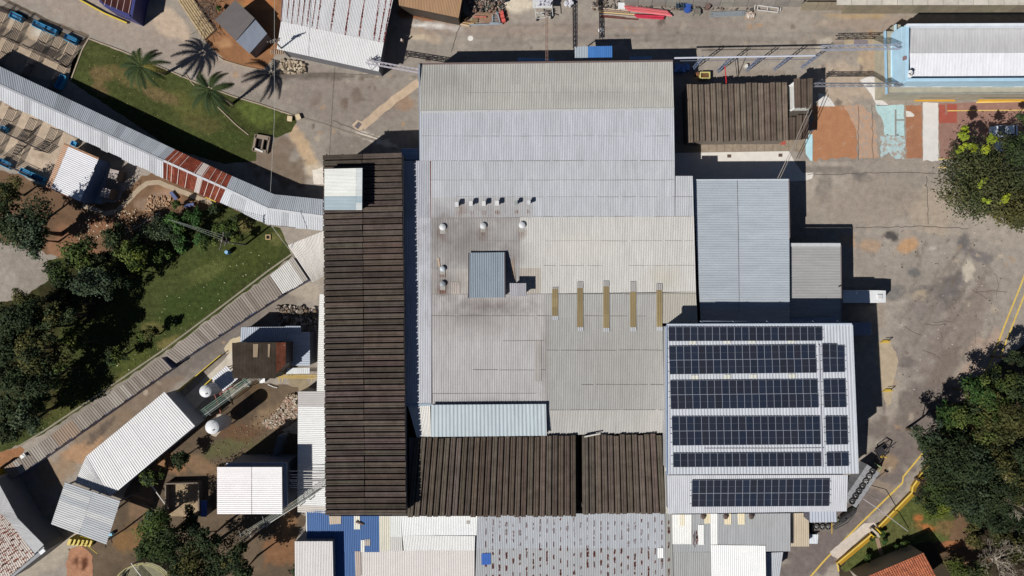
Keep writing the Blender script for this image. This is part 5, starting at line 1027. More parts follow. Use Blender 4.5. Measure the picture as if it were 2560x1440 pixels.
# rubble
def rubble(name, poly, n, r0, r1, cols, label, z=0, mound=.3, seed=3):
    rr = random.Random(seed); mb = MB(); cc = []; px = [p[0] for p in poly]; py = [p[1] for p in poly]
    def inside(x, y):
        c = False
        for i in range(len(poly)):
            a, b = poly[i], poly[(i+1) % len(poly)]
            if (a[1] > y) != (b[1] > y) and x < (b[0]-a[0])*(y-a[1])/((b[1]-a[1]) or 1e-9)+a[0]: c = not c
        return c
    while n:
        x, y = rr.uniform(min(px), max(px)), rr.uniform(min(py), max(py))
        if not inside(x, y): continue
        n -= 1; s = rr.uniform(r0, r1); p = P(x, y, z+.03+rr.random()*mound); v0 = len(mb.v)
        mb.box(p-Vector((0, 0, s*.3)), s*rr.uniform(.7, 1.6), s*rr.uniform(.6, 1.2), s*rr.uniform(.5, 1), rr.uniform(0, 3.1))
        for k in range(v0, len(mb.v)): mb.v[k] += Vector((rr.uniform(-1, 1), rr.uniform(-1, 1), rr.uniform(-1, 1)))*s*.14
        c = C(*rr.choice(cols)); cc += [c]*8
    o = solo(mb, name, M_STONE, (1, 1, 1), label, 'rubble', kind='stuff')
    at = o.data.color_attributes.new('Col', 'FLOAT_COLOR', 'POINT'); at.data.foreach_set('color', np.array([(*c, 1) for c in cc], np.float32).ravel()); return o
rubble('rubble_heap', [(722, 985), (745, 988), (745, 1040), (716, 1066), (672, 1072), (656, 1056), (690, 1030)], 1300, .08, .28, ((168, 150, 130), (180, 166, 148), (140, 124, 106), (170, 134, 116), (196, 186, 172)), 'heap of broken masonry beside the white side roof')
rubble('rubble_heap', [(706, 150), (760, 158), (764, 182), (700, 182)], 420, .1, .4, ((172, 156, 136), (150, 134, 116), (196, 182, 160), (80, 72, 60)), 'heap of stones under the white roof corner by the palm shadow', seed=5)
rubble('rubble_heap', [(372, 490), (430, 492), (420, 520), (360, 530)], 120, .08, .26, ((168, 130, 100), (190, 160, 130)), 'scattered stones near the saplings on the red slope', mound=.1, seed=6)
rubble('debris_scatter', [(690, 765), (790, 770), (795, 815), (700, 812)], 260, .1, .5, ((120, 110, 100), (90, 84, 80), (180, 170, 160), (140, 120, 100)), 'scrap and debris in the shade north of the blue-grey roofs', seed=9)
rubble('pebbles', [(560, 1090), (740, 980), (745, 1160), (520, 1160)], 260, .06, .16, ((150, 130, 106), (120, 100, 80)), 'loose stones on the earth yard', mound=.02, seed=10)
rubble('debris_scatter', [(200, 540), (370, 520), (360, 580), (190, 620)], 160, .06, .2, ((196, 170, 140), (150, 120, 90), (210, 200, 180)), 'pale litter scattered on the red slope below the footpath', mound=.02, seed=12)
rubble('debris_scatter', [(1165, 0), (1260, 0), (1255, 30), (1180, 32)], 240, .08, .34, ((120, 106, 96), (150, 138, 128), (80, 74, 72), (90, 104, 98), (140, 112, 100)), 'scrap metal heap beside the brown ribbed shed', mound=.8, seed=13)
rubble('debris_scatter', [(1480, 2), (1560, 2), (1690, 18), (1900, 20), (1900, 26), (1480, 26)], 200, .07, .26, ((120, 110, 100), (140, 132, 124), (90, 84, 82), (130, 112, 100)), 'scrap metal strewn along the north wall', mound=.3, seed=14)
rubble('leaf_litter', [(560, 620), (700, 640), (420, 870), (100, 1080), (160, 960), (420, 720)], 150, .06, .15, ((176, 170, 120), (190, 186, 150), (110, 120, 60)), 'pale fallen leaves dotted over the west lawn', mound=.01, seed=21)
rubble('leaf_litter', [(230, 110), (560, 240), (720, 300), (640, 380), (440, 330), (200, 190)], 90, .05, .13, ((150, 140, 96), (120, 124, 70)), 'dry leaves dotted over the north-west lawn', mound=.01, seed=22)
rubble('road_grit', [(2200, 560), (2540, 580), (2500, 800), (2280, 1060), (2240, 900)], 120, .05, .14, ((200, 190, 176), (100, 92, 86), (84, 78, 74)), 'small stones and grit scattered over the east yard', mound=.005, seed=23)
# pit enclosure, poles, small blue roof
t = bld('walled_pit', 'square earth pit with low walls in the south-west yard', 'pit', (460, 1245)); mb = MB()
for a, b in (((418, 1207), (500, 1205)), ((418, 1207), (418, 1285)), ((500, 1205), (501, 1290))): build(MB().bar(P(*a, .6), P(*b, .6), .2, 1.2), 'wall', M_CONC, C(120, 110, 98), t)
ground_poly('pit_floor', [(420, 1208), (499, 1206), (500, 1292), (420, 1290)], .03, (160, 140, 114), .2)
solo(MB().tube([P(355, 1181, .6), P(422, 1272, .9)], .09, 8), 'white_pole', M_PAINT, C(220, 218, 212), 'long white pole leaning across the saplings south-west', 'pole')
simple_roof('narrow_blue_roof', 'narrow dark blue ribbed roof in the shade beside the tower building', 'shed roof', hz([(503, 1251), (518, 1251), (517, 1292), (502, 1292)]), 2.4, .8, 1, (84, 110, 176), (60, 60, 66))
t = bld('concrete_stair', 'shaded concrete stair rising between the tower and the white side roof', 'stairs', (695, 1125))
for k in range(11):
    a = P(716-k*2.6, 1082+k*6.6, 0); build(MB().box(a, 1.1, .36, .3+.2*(11-k), .35), 'step', M_CONC, C(120, 126, 132), t)
mb = MB()
for a, b in (((700, 1090), (672, 1150)), ((724, 1090), (698, 1150))): mb.bar(P(*a, 2.8), P(*b, 1.0), .08)
build(mb, 'handrail', M_STEEL, C(90, 96, 104), t)
# pipes over the tower gap
for k, y in enumerate((1178, 1187, 1193, 1200, 1204, 1209, 1214, 1219)):
    solo(MB().tube([P(723+(k % 3)*3, y, 6.2), P(816, y-.5, 6.2)], .055, 6), 'overhead_pipe', M_PAINT, C(226, 222, 218), 'thin white pipe bridging the tower and the dark building, '+('northernmost', 'second', 'third', 'fourth', 'fifth', 'sixth', 'seventh', 'southernmost')[k]+' of eight', 'pipe', 'white pipes bridging to the dark building')
for k in range(6):
    a = 5.2*k
    solo(MB().tube([P(813, 1196+a*.8, 5.9), P(770, 1226+a*.8, 5.9), P(660, 1298+a*.7, 5.6), P(576+k*3, 1350+a*.6, 5.4)], .035 if k < 4 else .055, 6), 'overhead_pipe', M_PAINT, C(*((120, 126, 112), (170, 172, 164), (140, 146, 132), (184, 184, 178), (100, 106, 98), (206, 204, 198))[k]),
         'long slanting pipe passing the south corner of the tower, ' + ('first', 'second', 'third', 'fourth', 'fifth', 'southernmost')[k] + ' of six', 'pipe', 'slanting pipes south of the tower')
t = bld('pipe_rack', 'steel brackets carrying the slanting pipes by the tower', 'pipe rack', (700, 1280)); mb = MB()
for x, y in ((770, 1226), (746, 1240), (706, 1264), (660, 1294), (602, 1330)):
    a, b = P(x-4, y-3, 5.7), P(x+5, y+24, 5.7); m2 = MB().bar(a, b, .08); m2.bar(Vector((b.x, b.y, 0)), b, .1); build(m2, 'bracket', M_STEEL, C(110, 116, 110), t)
# round basin at the bottom edge
t = bld('round_basin', 'round concrete basin with a pale yellow rim at the bottom edge', 'basin', (362, 1480)); b = P(362, 1482, 2.0)
build(MB().lathe((b.x, b.y, 0), [(4.7, 0), (4.7, 2.0), (4.4, 2.0), (4.35, 1.2)], 24), 'basin_wall', M_CONC, C(150, 146, 120), t)
build(MB().lathe((b.x, b.y, 1.15), [(4.3, 0), (4.3, .05)], 24), 'water_surface', M_CONC, C(86, 76, 70), t)
for r, z in ((4.75, 2.6), (4.75, 3.0)): mb = MB(); q = [(b.x+r*math.cos(k*.2618), b.y+r*math.sin(k*.2618), z) for k in range(25)]; mb.tube(q, .06, 5); build(mb, 'railing', M_PAINT, C(190, 182, 120), t)
build(MB().bar(P(328, 1408, 3), P(352, 1440, 3), .1), 'walkway_pipe', M_PAINT, C(206, 204, 200), t)
solo(MB().box(P(282, 1333, .0), .5, .4, .7, .3), 'blue_bucket', M_PAINT, C(110, 190, 220), 'small light blue bucket at the corner of the square canopy', 'bucket')
ground_poly('orange_soil_mound', [(176, 1372), (205, 1366), (232, 1390), (232, 1450), (168, 1450), (164, 1410)], .03, (168, 124, 98), .25, [(190, 1403, 8, 12, 0, (96, 60, 44), .9), (212, 1408, 9, 18, 10, (100, 62, 46), .8)], ragamp=.15)
# ================================================================== VEGETATION
def leaves_mesh(name, cen, rad, n, size, cols, rnd, parent=None, updir=.55, squash=.7):
    """n leaf clumps (small bent quads) round lobe centres cen (k,3) with radii rad (k,)"""
    k = len(cen); pr = rad**2/np.sum(rad**2); li = rnd.choice(k, n, p=pr)
    d = rnd.normal(size=(n, 3)); d /= np.linalg.norm(d, axis=1)[:, None]
    rr_ = rnd.uniform(.25, 1, n)**.4*(1+.24*rnd.normal(size=n)); c = cen[li]+d*(rad[li]*rr_)[:, None]*np.array([1, 1, squash])
    nrm = d*.7+np.array([0, 0, updir])+rnd.normal(size=(n, 3))*.45; nrm /= np.linalg.norm(nrm, axis=1)[:, None]
    a = np.cross(nrm, rnd.normal(size=(n, 3))); a /= np.linalg.norm(a, axis=1)[:, None]; b = np.cross(nrm, a)
    s = size*rnd.uniform(.55, 1.35, n)[:, None]
    V = np.stack([c-a*s, c-b*s*.55, c+a*s*1.1, c+b*s*.55], 1).reshape(-1, 3)
    cols = np.array(cols); lc = cols[rnd.choice(len(cols), k)]*(rnd.uniform(.75, 1.3, k))[:, None]
    cc = lc[li]*(rnd.uniform(.8, 1.2, n))[:, None]; CC = np.repeat(cc, 4, 0)
    off = np.array(OFF.get(parent.name) if parent else (0, 0, 0)); V = V-off
    me = bpy.data.meshes.new(name); me.vertices.add(4*n); me.vertices.foreach_set('co', V.ravel().astype(np.float32))
    me.loops.add(4*n); me.loops.foreach_set('vertex_index', np.arange(4*n, dtype=np.int32))
    me.polygons.add(n); me.polygons.foreach_set('loop_start', np.arange(0, 4*n, 4, dtype=np.int32)); me.polygons.foreach_set('loop_total', np.full(n, 4, np.int32))
    me.update(calc_edges=True)
    at = me.color_attributes.new('Col', 'FLOAT_COLOR', 'POINT'); at.data.foreach_set('color', np.hstack([CC, np.ones((4*n, 1))]).ravel().astype(np.float32))
    me.materials.append(M_LEAF); o = bpy.data.objects.new(name, me); COL.objects.link(o)
    if parent: o.parent = parent
    return o
GD = [C(54, 66, 42), C(46, 58, 38), C(60, 70, 44)]; GM = [C(72, 88, 42), C(62, 78, 40), C(84, 96, 48)]; GY = [C(104, 114, 44), C(86, 98, 42), C(76, 88, 42)]
GB = [C(76, 90, 70), C(66, 80, 60), C(84, 96, 72)]; GO = [C(84, 82, 46), C(74, 76, 44), C(90, 88, 50)]; GN = [C(56, 84, 44), C(66, 94, 48)]
def tree(px, py, rpx, h, cols, label, seed, group='trees', lobes=11, dens=1.0, name='broadleaf_tree', size=.18, cat='tree', flatk=.5, extra=None):
    rnd = np.random.RandomState(seed); zc = h*.72; c = P(px, py, zc); Rr = rpx/F*(H-zc)
    base = Vector((c.x, c.y, 0)); t = thing(name, label, cat, base, group)
    a = rnd.uniform(0, 6.28, lobes); q = np.sqrt(rnd.uniform(.05, 1, lobes))*rnd.uniform(.45, .95, lobes)*Rr
    cen = np.stack([c.x+q*np.cos(a), c.y+q*np.sin(a), zc+rnd.uniform(-.5, .5, lobes)*h*.28-(q/Rr)**2*h*.14+.06*h], 1)
    rad = Rr*rnd.uniform(.16, .44, lobes)
    cen = np.vstack([cen, [c.x, c.y, zc+h*.1]]); rad = np.append(rad, Rr*.42)
    n2 = lobes*2; li = rnd.choice(len(cen), n2); d = rnd.normal(size=(n2, 3)); d /= np.linalg.norm(d, axis=1)[:, None]
    cen = np.vstack([cen, cen[li]+d*rad[li][:, None]*.95*np.array([1, 1, .5])]); rad = np.append(rad, rad[li]*rnd.uniform(.28, .5, n2))
    n = int(min(13000, (300*Rr*Rr+200)*dens*(.18/size)**1.4)); leaves_mesh('crown', cen, rad, n, size, cols, rnd, t)
    if extra:                                  # clumps of bright young foliage on top
        ce = np.array([list(P(x, y, zc+h*.2)) for x, y, r in extra]); re = np.array([r*.055 for x, y, r in extra])
        ce2 = np.vstack([ce+rnd.normal(size=ce.shape)*re[:, None]*.5 for _ in range(3)]); leaves_mesh('young_foliage', ce2, np.tile(re, 3)*.6, int(150*len(extra)), .2, [C(140, 150, 44), C(124, 138, 46)], rnd, t, updir=1.2)
    mb = MB(); rt = max(.07, Rr*.055); top = Vector((c.x+Rr*.05, c.y, zc*.78))
    mb.tube([base, base+Vector((Rr*.03, 0, zc*.4)), top], [rt*1.5, rt, rt*.7], 8); build(mb, 'trunk', M_WOOD, C(96, 82, 70), t)
    for k in range(min(5, lobes)):
        e = Vector(cen[k]); m = top.lerp(e, .5)+Vector((0, 0, -.1*h)); s = Vector((base.x, base.y, zc*.5)).lerp(top, rnd.rand())
        build(MB().tube([s, m, e], [rt*.6, rt*.4, rt*.15], 5), 'limb', M_WOOD, C(100, 88, 76), t)
    return t
W_ = 'trees of the western grove'; GG = GD+GO
TR = [(62, 575, 74, 8.5, GB+GD, 'grey-green spreading tree at the west edge above the small asphalt area'), (14, 545, 46, 8, GD, 'dark tree cut by the west edge beside the southern pens'), (100, 600, 34, 6, GM+GD, 'mid green tree between the asphalt area and the red slope'),
 (205, 640, 58, 7.5, GM+GD, 'green tree just below the orange end of the red slope'), (330, 640, 52, 6.5, GY+GM, 'yellow-green rounded tree in the upper western grove'), (232, 712, 56, 9, GB, 'silvery grey-green tree in the centre of the western grove'), (150, 690, 52, 8, GD+GM, 'dark tree left of the silvery tree'),
 (285, 600, 40, 6.5, GD, 'very dark tree at the edge of the red slope'), (285, 690, 46, 7, GD, 'dark tree right of the silvery tree facing the lawn'), (70, 755, 36, 6, GO+GM, 'olive tree beside the lower end of the asphalt area'), (50, 800, 66, 10, GD, 'large deep green tree at the west edge, middle of the grove'),
 (135, 790, 62, 9.5, GD+GO, 'large dark olive tree near the middle of the grove'), (180, 860, 40, 8, GY+GO, 'yellow-green narrow tree at the inner lawn edge of the grove'), (100, 870, 60, 9, GO+GD, 'brownish olive tree in the lower grove'), (30, 880, 56, 9, GD, 'dark tree cut by the west edge, lower grove'),
 (130, 930, 54, 8, GD+GM, 'dark green tree bulging towards the lawn in the lower grove'), (50, 960, 60, 8.5, GD, 'deep green tree at the west edge below the grove centre'), (60, 1040, 50, 7.5, GB+GD, 'grey-green tree at the lower end of the grove'), (12, 1070, 46, 7, GD, 'dark tree at the west edge above the verge'), (95, 1000, 30, 6, GN, 'small brighter green tree on the lower lawn edge'),
 (432, 548, 38, 4.6, GN+GM, 'leafy sapling group tree right of the blue metal sheets'), (388, 580, 42, 5, GD+GB, 'dark blue-green sapling tree below the low retaining line'), (492, 545, 32, 4.4, GN, 'bright green young tree in the saplings nearest the walkway'), (512, 600, 36, 4.5, GM+GN, 'green young tree left of the power pole'),
 (455, 600, 34, 4.6, GN+GD, 'young tree in the middle of the saplings'), (566, 568, 34, 4.4, GM+GD, 'young tree closest to the walkway bend'), (590, 600, 20, 3.2, GY+GM, 'small yellowish shrub tree between the power pole and the hatch'), (395, 640, 34, 4.4, GM, 'green young tree on the lawn side of the saplings'), (535, 520, 22, 3.6, GD, 'dark thin sapling under the yellow walkway edge'),
 (443, 508, 16, 2.6, GM, 'small bush beside the blue metal sheets'), (375, 838, 26, 4.2, GO+GM, 'lone young tree on the lawn, the one furthest north-east of the small ones'), (292, 888, 34, 4.4, GD+GM, 'dark lone young tree in the middle of the lawn'), (186, 985, 13, 3.8, GD, 'tiny thin tree on the lower lawn')]
TR += [(180, 760, 44, 7, GG, 'dark olive tree between the silvery tree and the edge group'), (95, 820, 44, 8, GG, 'dark tree in the heart of the lower grove'), (20, 940, 40, 8, GD, 'dark tree on the west edge between two larger ones'), (255, 655, 36, 6.2, GD, 'dark tree just above the silvery tree'),
 (15, 1010, 40, 7, GD, 'shadowed tree at the west edge in the lowest part of the grove'), (345, 600, 30, 5, GD, 'dark tree beside the short timber frame'), (20, 480, 40, 5, GD+GO, 'low dark tree under the outer southern pens')]
for i, (x, y, r, h, c, l) in enumerate(TR): tree(x, y, r*(1.08 if x < 120 else .95), h*((1.35 if x < 110 else 1.15) if h > 6 else 1.0), c, l, 100+i, W_, lobes=14 if r > 40 else 8, size=.19 if h > 6 else .16)
SWT = [(515, 1350, 40, 7, GD, 'dark tree south-west of the tower, in the densest shade'), (590, 1385, 38, 7, GD+GO, 'dark tree under the lower end of the slanting pipes'), (398, 1352, 74, 7.5, GD+GM, 'big dark green tree above the round basin'), (478, 1408, 62, 7, GD+GO, 'dark olive tree right of the round basin'), (555, 1412, 46, 6, GD, 'shadowed tree at the bottom edge below the slanting pipes'), (610, 1425, 34, 5, GD, 'small shadowed tree at the bottom edge nearest the white shed'), (375, 1195, 30, 4, GM+GD, 'feathery young tree crossed by the white pole'),
  (395, 1300, 40, 5.5, GB+GM, 'pale green young tree at the lower end of the white pole'), (445, 1150, 24, 3.6, GD, 'thin dark young tree beside the long white shed'), (480, 1300, 30, 5, GD, 'dark tree beside the walled pit'), (740, 1425, 20, 3, GD, 'small dark bush beside the white shed at the bottom')]
for i, (x, y, r, h, c, l) in enumerate(SWT): tree(x, y, r*1.1, h*(1.6 if y > 1310 else 1.1), c, l, 200+i, 'trees of the south-west yard', lobes=14 if r > 40 else 8, size=.18)
tree(2462, 440, 118, 9.5, [C(70, 76, 46), C(60, 68, 42), C(80, 80, 52)], 'broad tree over the parked cars with bright yellow-green clumps', 301, 'trees of the east side', lobes=26, size=.18, dens=1.1,
     extra=[(2407, 338, 15), (2412, 322, 10), (2420, 362, 9), (2458, 362, 19), (2398, 376, 10), (2460, 455, 11), (2452, 462, 7), (2466, 500, 9), (2508, 500, 13), (2516, 490, 7)])
tree(2545, 520, 72, 9, [C(82, 80, 46), C(74, 76, 46)], 'olive tree at the east edge, south of the tree over the cars', 302, 'trees of the east side', lobes=15)
tree(2538, 384, 64, 9, GD+GM, 'dark green tree cut by the east edge beside the parked cars', 303, 'trees of the east side', lobes=12)
tree(2560, 300, 26, 7, GD+GM, 'small tree crown at the east edge above the parked cars', 304, 'trees of the east side', lobes=6)
ET = [(2450, 985, 44, 8.5, GM+GN, 'bright green tree leading the woodland at the yellow road lines'), (2520, 955, 52, 8.5, GD+GM, 'green tree at the east edge, northern tip of the woodland'), (2545, 900, 30, 8, GD, 'dark tree at the east edge beside the yellow road lines'), (2395, 1045, 42, 8, GN+GM, 'fresh green tree on the lane side of the woodland'), (2520, 1050, 56, 9, GO, 'brownish olive tree in the upper woodland'),
  (2455, 1075, 46, 8.5, GM+GO, 'mixed green tree in the middle of the upper woodland'), (2325, 1092, 44, 8.5, GB+GD, 'dark blue-green tree nearest the lane'), (2365, 1150, 56, 9.5, GD, 'large dark tree over the yellow line bend'), (2425, 1165, 56, 9.5, GD+GB, 'large dark tree in the woodland centre'), (2490, 1150, 50, 9, GO+GD, 'olive tree right of the woodland centre'),
  (2550, 1130, 44, 8.5, GD, 'dark tree cut by the east edge of the woodland'), (2345, 1222, 52, 8, GM+GD, 'green tree over the end of the yellow wall'), (2415, 1240, 52, 8.5, GB+GD, 'dark bluish tree at the lower edge of the woodland'), (2340, 1270, 34, 6, GY, 'yellow-green low tree on the edge of the south-east lawn'), (2480, 1240, 46, 8, GD, 'shadowed tree in the lower woodland'),
  (2540, 1230, 44, 7.5, GO+GD, 'brown-green tree at the east edge, lower woodland'), (2470, 1300, 34, 6, GD, 'dark tree above the bare tree'), (2545, 1310, 34, 6, GD, 'dark tree at the east edge beside the bare tree'), (2390, 1420, 34, 3.4, GO+GY, 'low olive brush at the bottom edge beside the bare tree'), (2556, 1040, 20, 6, [C(80, 150, 50)], 'vivid green broad-leaved plant at the east edge')]
ET += [(2390, 1098, 36, 7.5, GD, 'dark tree wedged behind the fresh green lane tree'), (2458, 1128, 36, 7.5, GD+GO, 'dark olive tree filling the heart of the woodland'), (2430, 1020, 34, 7.5, GD, 'dark tree just below the bright leading tree'),
  (2490, 1000, 40, 8, GO+GM, 'olive-green tree in the northern woodland'), (2552, 985, 34, 8, GD+GM, 'green tree at the east edge above the vivid plant'), (2525, 1185, 34, 7.5, GD, 'very dark tree east of the woodland centre'), (2385, 1200, 34, 7.5, GD, 'dark tree over the south-east lawn corner'),
  (2440, 1290, 30, 5.5, GD+GO, 'low dark tree between the lawn and the bare tree'), (2510, 1270, 34, 6, GD, 'low dark tree above the bare tree, eastern side'), (2556, 1180, 30, 7, GD, 'dark tree at the east edge between the larger ones'), (2545, 1380, 34, 3.5, GO, 'low brown-green brush at the bottom-right corner'),
  (2500, 1340, 30, 3.2, GO+GD, 'low dry brush under the bare tree'), (2430, 1345, 26, 3, GO, 'low dry brush west of the bare tree'), (2440, 1430, 34, 3.4, GO+GD, 'low brush at the bottom edge under the bare tree')]
for i, (x, y, r, h, c, l) in enumerate(ET): tree(x, y, r*(1.18 if y > 1030 else 1.0), h, [tuple(q*.84 for q in cc) for cc in c], l, 400+i, 'trees of the east woodland', lobes=15 if r > 40 else 9)
for i, (x, y, r, l) in enumerate(((2214, 1352, 10, 'small round shrub by the yellow steps, lower'), (2206, 1338, 8, 'small round shrub by the yellow steps, upper'), (2180, 1350, 8, 'shrub at the foot of the yellow wall'), (2262, 1358, 14, 'hedge shrub north of the terracotta roof, right'), (2170, 1396, 14, 'hedge shrub north of the terracotta roof, left'), (2240, 1368, 9, 'hedge shrub north of the terracotta roof, middle'),
                            (545, 20, 8, 'small green weed patch on the red earth bank'))):
    tree(x, y, r, 1.3, GM+GN, l, 500+i, 'shrubs', lobes=4, name='shrub', size=.14, cat='shrub')
# palms
def palm(bx, by, h, cx, cy, label, seed, n=15, L=4.1, dead=1):
    rr = random.Random(seed); base = P(bx, by); top = P(cx, cy, h); t = thing('palm_tree', label, 'palm', base, 'palms on the north-west lawn')
    m = base.lerp(top, .5)+Vector((.15, .1, 0)); mb = MB().tube([base, m, top], [.26, .19, .16], 10)
    for k in range(14): q = base.lerp(top, k/14); mb.lathe((q.x+.1*math.sin(k/14*3.14), q.y, q.z), [(.21, 0), (.24, .05), (.2, .1)], 8)
    build(mb, 'trunk', M_WOOD, C(128, 116, 100), t)
    for k in range(n):
        a = k*2*math.pi/n+rr.uniform(-.2, .2); l = L*rr.uniform(.82, 1.08); up = rr.uniform(.15, .75); V = []; Fc = []; CCs = []
        dr = Vector((math.cos(a), math.sin(a), 0)); sd = Vector((-dr.y, dr.x, 0)); pts = []; bend = rr.uniform(-.5, .5)
        for s in range(13):
            u = s/12; pts.append(top+dr*l*u*(1-.12*u)+sd*bend*u*u+Vector((0, 0, up*l*(u*.9-1.15*u*u)-.25*l*u**3)))
        col = np.array(rr.choice((C(62, 74, 42), C(50, 64, 38), C(74, 84, 48)))) if k >= dead else np.array(C(110, 104, 52))
        mb = MB().tube(pts, [.05*(1-.7*s/12) for s in range(13)], 4)
        for s in range(48):
            u = .12+.87*s/48; i = min(11, int(u*12)); f = u*12-i; p = pts[i].lerp(pts[i+1], f); tg = (pts[i+1]-pts[i]).normalized()
            ll = (.70*math.sin(math.pi*min(1, u*.86+.12))**.6+.1)
            for sg in (-1, 1):
                tip = p+(sd*sg*.83+tg*.55+Vector((0, 0, -.22+rr.uniform(-.14, .1)))).normalized()*ll*rr.uniform(.8, 1.1); wv = tg*.05
                mb.v += [p-wv, p+wv, tip]; k0 = len(mb.v)-3; mb.f.append((k0, k0+1, k0+2))
        o = build(mb, 'frond', M_LEAF, (1, 1, 1), t); at = o.data.color_attributes.new('Col', 'FLOAT_COLOR', 'POINT')
        at.data.foreach_set('color', np.tile(np.append(col, 1), len(o.data.vertices)).astype(np.float32))
palm(413, 185, 7.2, 352, 166, 'western palm on the lawn with some yellow fronds', 21); palm(581, 260, 7.8, 524, 225, 'eastern palm on the lawn near the square hatch kerbs', 22, n=13, dead=0)
# bare tree
def bare(px, py, h, label, seed, R0):
    rr = random.Random(seed); b = P(px, py); t = thing('bare_tree', label, 'tree', b, 'bare trees'); mb = MB(); tw = MB()
    def grow(p, d, l, r, dep):
        e = p+d*l; mid = p.lerp(e, .5)+Vector((rr.uniform(-1, 1), rr.uniform(-1, 1), rr.uniform(-1, 1)))*l*.09
        (mb if dep < 3 else tw).tube([p, mid, e], [max(r, .02), max(r*.85, .018), max(r*.68, .015)], 5 if dep < 3 else 3, cap=False)
        if dep >= 6: return
        r = max(r, .028)
        for k in range(2 if rr.random() < .55 else 3):
            nd = (d+Vector((rr.uniform(-1, 1), rr.uniform(-1, 1), rr.uniform(-.35, .5)))*.75).normalized(); grow(e, nd, l*rr.uniform(.66, .86), r*.62, dep+1)
    for k in range(R0): a = k*6.28/R0+rr.random(); grow(b+Vector((0, 0, .8)), Vector((math.cos(a)*.7, math.sin(a)*.7, .8)).normalized(), h*.26, .12, 0)
    mb.tube([b, b+Vector((0, 0, 1))], [.26, .2], 8)
    build(mb, 'trunk', M_WOOD, C(176, 166, 150), t); build(tw, 'twigs', M_WOOD, C(160, 150, 136), t)
bare(2478, 1395, 6.5, 'leafless pale grey tree at the bottom right beside the terracotta roof', 31, 7)
bare(2530, 1235, 8.5, 'leafless pale-limbed tree standing among the dark woodland trees', 34, 3)
mb = MB().tube([P(2500, 1225, 5), P(2512, 1205, 6), P(2516, 1190, 6.5), P(2527, 1170, 7)], [.16, .13, .1, .06], 6); solo(mb, 'dead_limb', M_WOOD, C(200, 186, 166), 'pale bare limb hanging over the dark woodland', 'branch')
# ================================================================== FRAMES, PIPE BRIDGES, POLES
def lattice(name, a, b, w_, h_, col, label, cat='lattice beam', group='steel lattice beams', n=None, parts=(), r=.045):
    a = Vector(a); b = Vector(b); t = thing(name, label, cat, (a+b)/2 if abs((b-a).z) < 1 else Vector((a.x, a.y, min(a.z, b.z))), group); d = (b-a).normalized(); u = d.cross(Vector((0, 0, 1)))
    if u.length < .1: u = Vector((.77, .64, 0))
    u.normalize(); v = u.cross(d); n = n or max(2, round((b-a).length/.7)); cs = [(-w_/2, -h_/2), (w_/2, -h_/2), (w_/2, h_/2), (-w_/2, h_/2)]; mb = MB()
    for x, y in cs: build(MB().bar(a+u*x+v*y, b+u*x+v*y, r*2), 'chord', M_STEEL, C(*col), t)
    for k in range(n):
        for j in range(4):
            x0, y0 = cs[j]; x1, y1 = cs[(j+1) % 4]; p, q = a.lerp(b, k/n), a.lerp(b, (k+1)/n)
            if k % 2: p, q = q, p
            mb.bar(p+u*x0+v*y0, q+u*x1+v*y1, r)
    o = build(mb, 'bracing', M_STEEL, C(*col), t); return t
cols_ = ['first', 'second', 'third', 'fourth', 'fifth']
BLU = (120, 136, 168)
for k, (x, y) in enumerate(((1731, 175), (1796, 178), (1868, 175), (1937, 173), (2005, 168))):
    b = P(x, y); lattice('lattice_column', b, b+Vector((0, 0, 6.0)), .5, .35, BLU, f'blue lattice column of the pipe bridge, {cols_[k]} from the west', 'column', 'lattice columns of the pipe bridge', n=10, r=.035)
o = solo(MB().tube([P(1686, 145, 6.2), P(1860, 142, 6.2), P(2038, 139, 6.2)], .13, 8), 'overhead_pipe', M_PAINT, C(196, 200, 214), 'pale overhead pipe carried by the lattice columns along the north road', 'pipe', 'overhead pipes of the north road')
o = solo(MB().tube([P(1700, 152, 6.0), P(2030, 148, 6.0)], .05, 6), 'overhead_pipe', M_PAINT, C(110, 116, 130), 'thin dark pipe just below the pale overhead pipe', 'pipe', 'overhead pipes of the north road')
mb = MB().bar(P(1740, 121, .1), P(1741, 121, .1), .05)
lattice('pipe_bridge', P(2052, 120, 7.0), P(2252, 117, 7.0), .6, .5, (150, 156, 172), 'grey lattice pipe bridge running from the last blue column to the office', group='pipe bridges of the office')
lattice('pipe_bridge', P(2036, 212, 5.4), P(2256, 212, 5.4), .45, .4, (120, 122, 130), 'dark grey lattice pipe bridge from the slab roof shed to the office parapet', group='pipe bridges of the office')
solo(MB().tube([P(2070, 216, 5.2), P(2256, 216, 5.2)], .08, 6), 'overhead_pipe', M_PAINT, C(210, 212, 218), 'white pipe along the lattice bridge south of the office end', 'pipe', 'overhead pipes of the north road')
lattice('lattice_column', P(2020, 226), P(2020, 226)+Vector((0, 0, 5.0)), .5, .35, (110, 120, 140), 'lattice column beside the slab roof shed in its shadow', 'column', 'lattice columns of the pipe bridge', n=8, r=.035)
lattice('cable_bridge', P(1367, 30, 6.0), P(1367, 156, 6.0), .3, .3, (134, 104, 92), 'rust-brown lattice cable bridge crossing the north road', group='cable bridges of the north road', r=.03)
lattice('cable_bridge', P(1436, 12, 6.0), P(1437, 120, 6.0), .45, .3, (54, 50, 54), 'dark twin-rail cable bridge crossing the north road to the blue canopy', group='cable bridges of the north road', r=.045)
lattice('cable_bridge', P(916, 154, 5.2), P(1048, 178, 5.6), .5, .4, (176, 172, 180), 'pale lattice bridge from the white roof corner to the hall corner', group='cable bridges of the north road', r=.045)
for a, b in (((916, 154), (930, 175)), ((930, 175), (945, 160))): solo(MB().bar(P(*a, 5.1), P(*b, 5.1), .1), 'brace', M_STEEL, C(160, 160, 168), ('outer' if a[0] == 916 else 'inner')+' diagonal brace at the west end of the pale lattice bridge', 'brace')
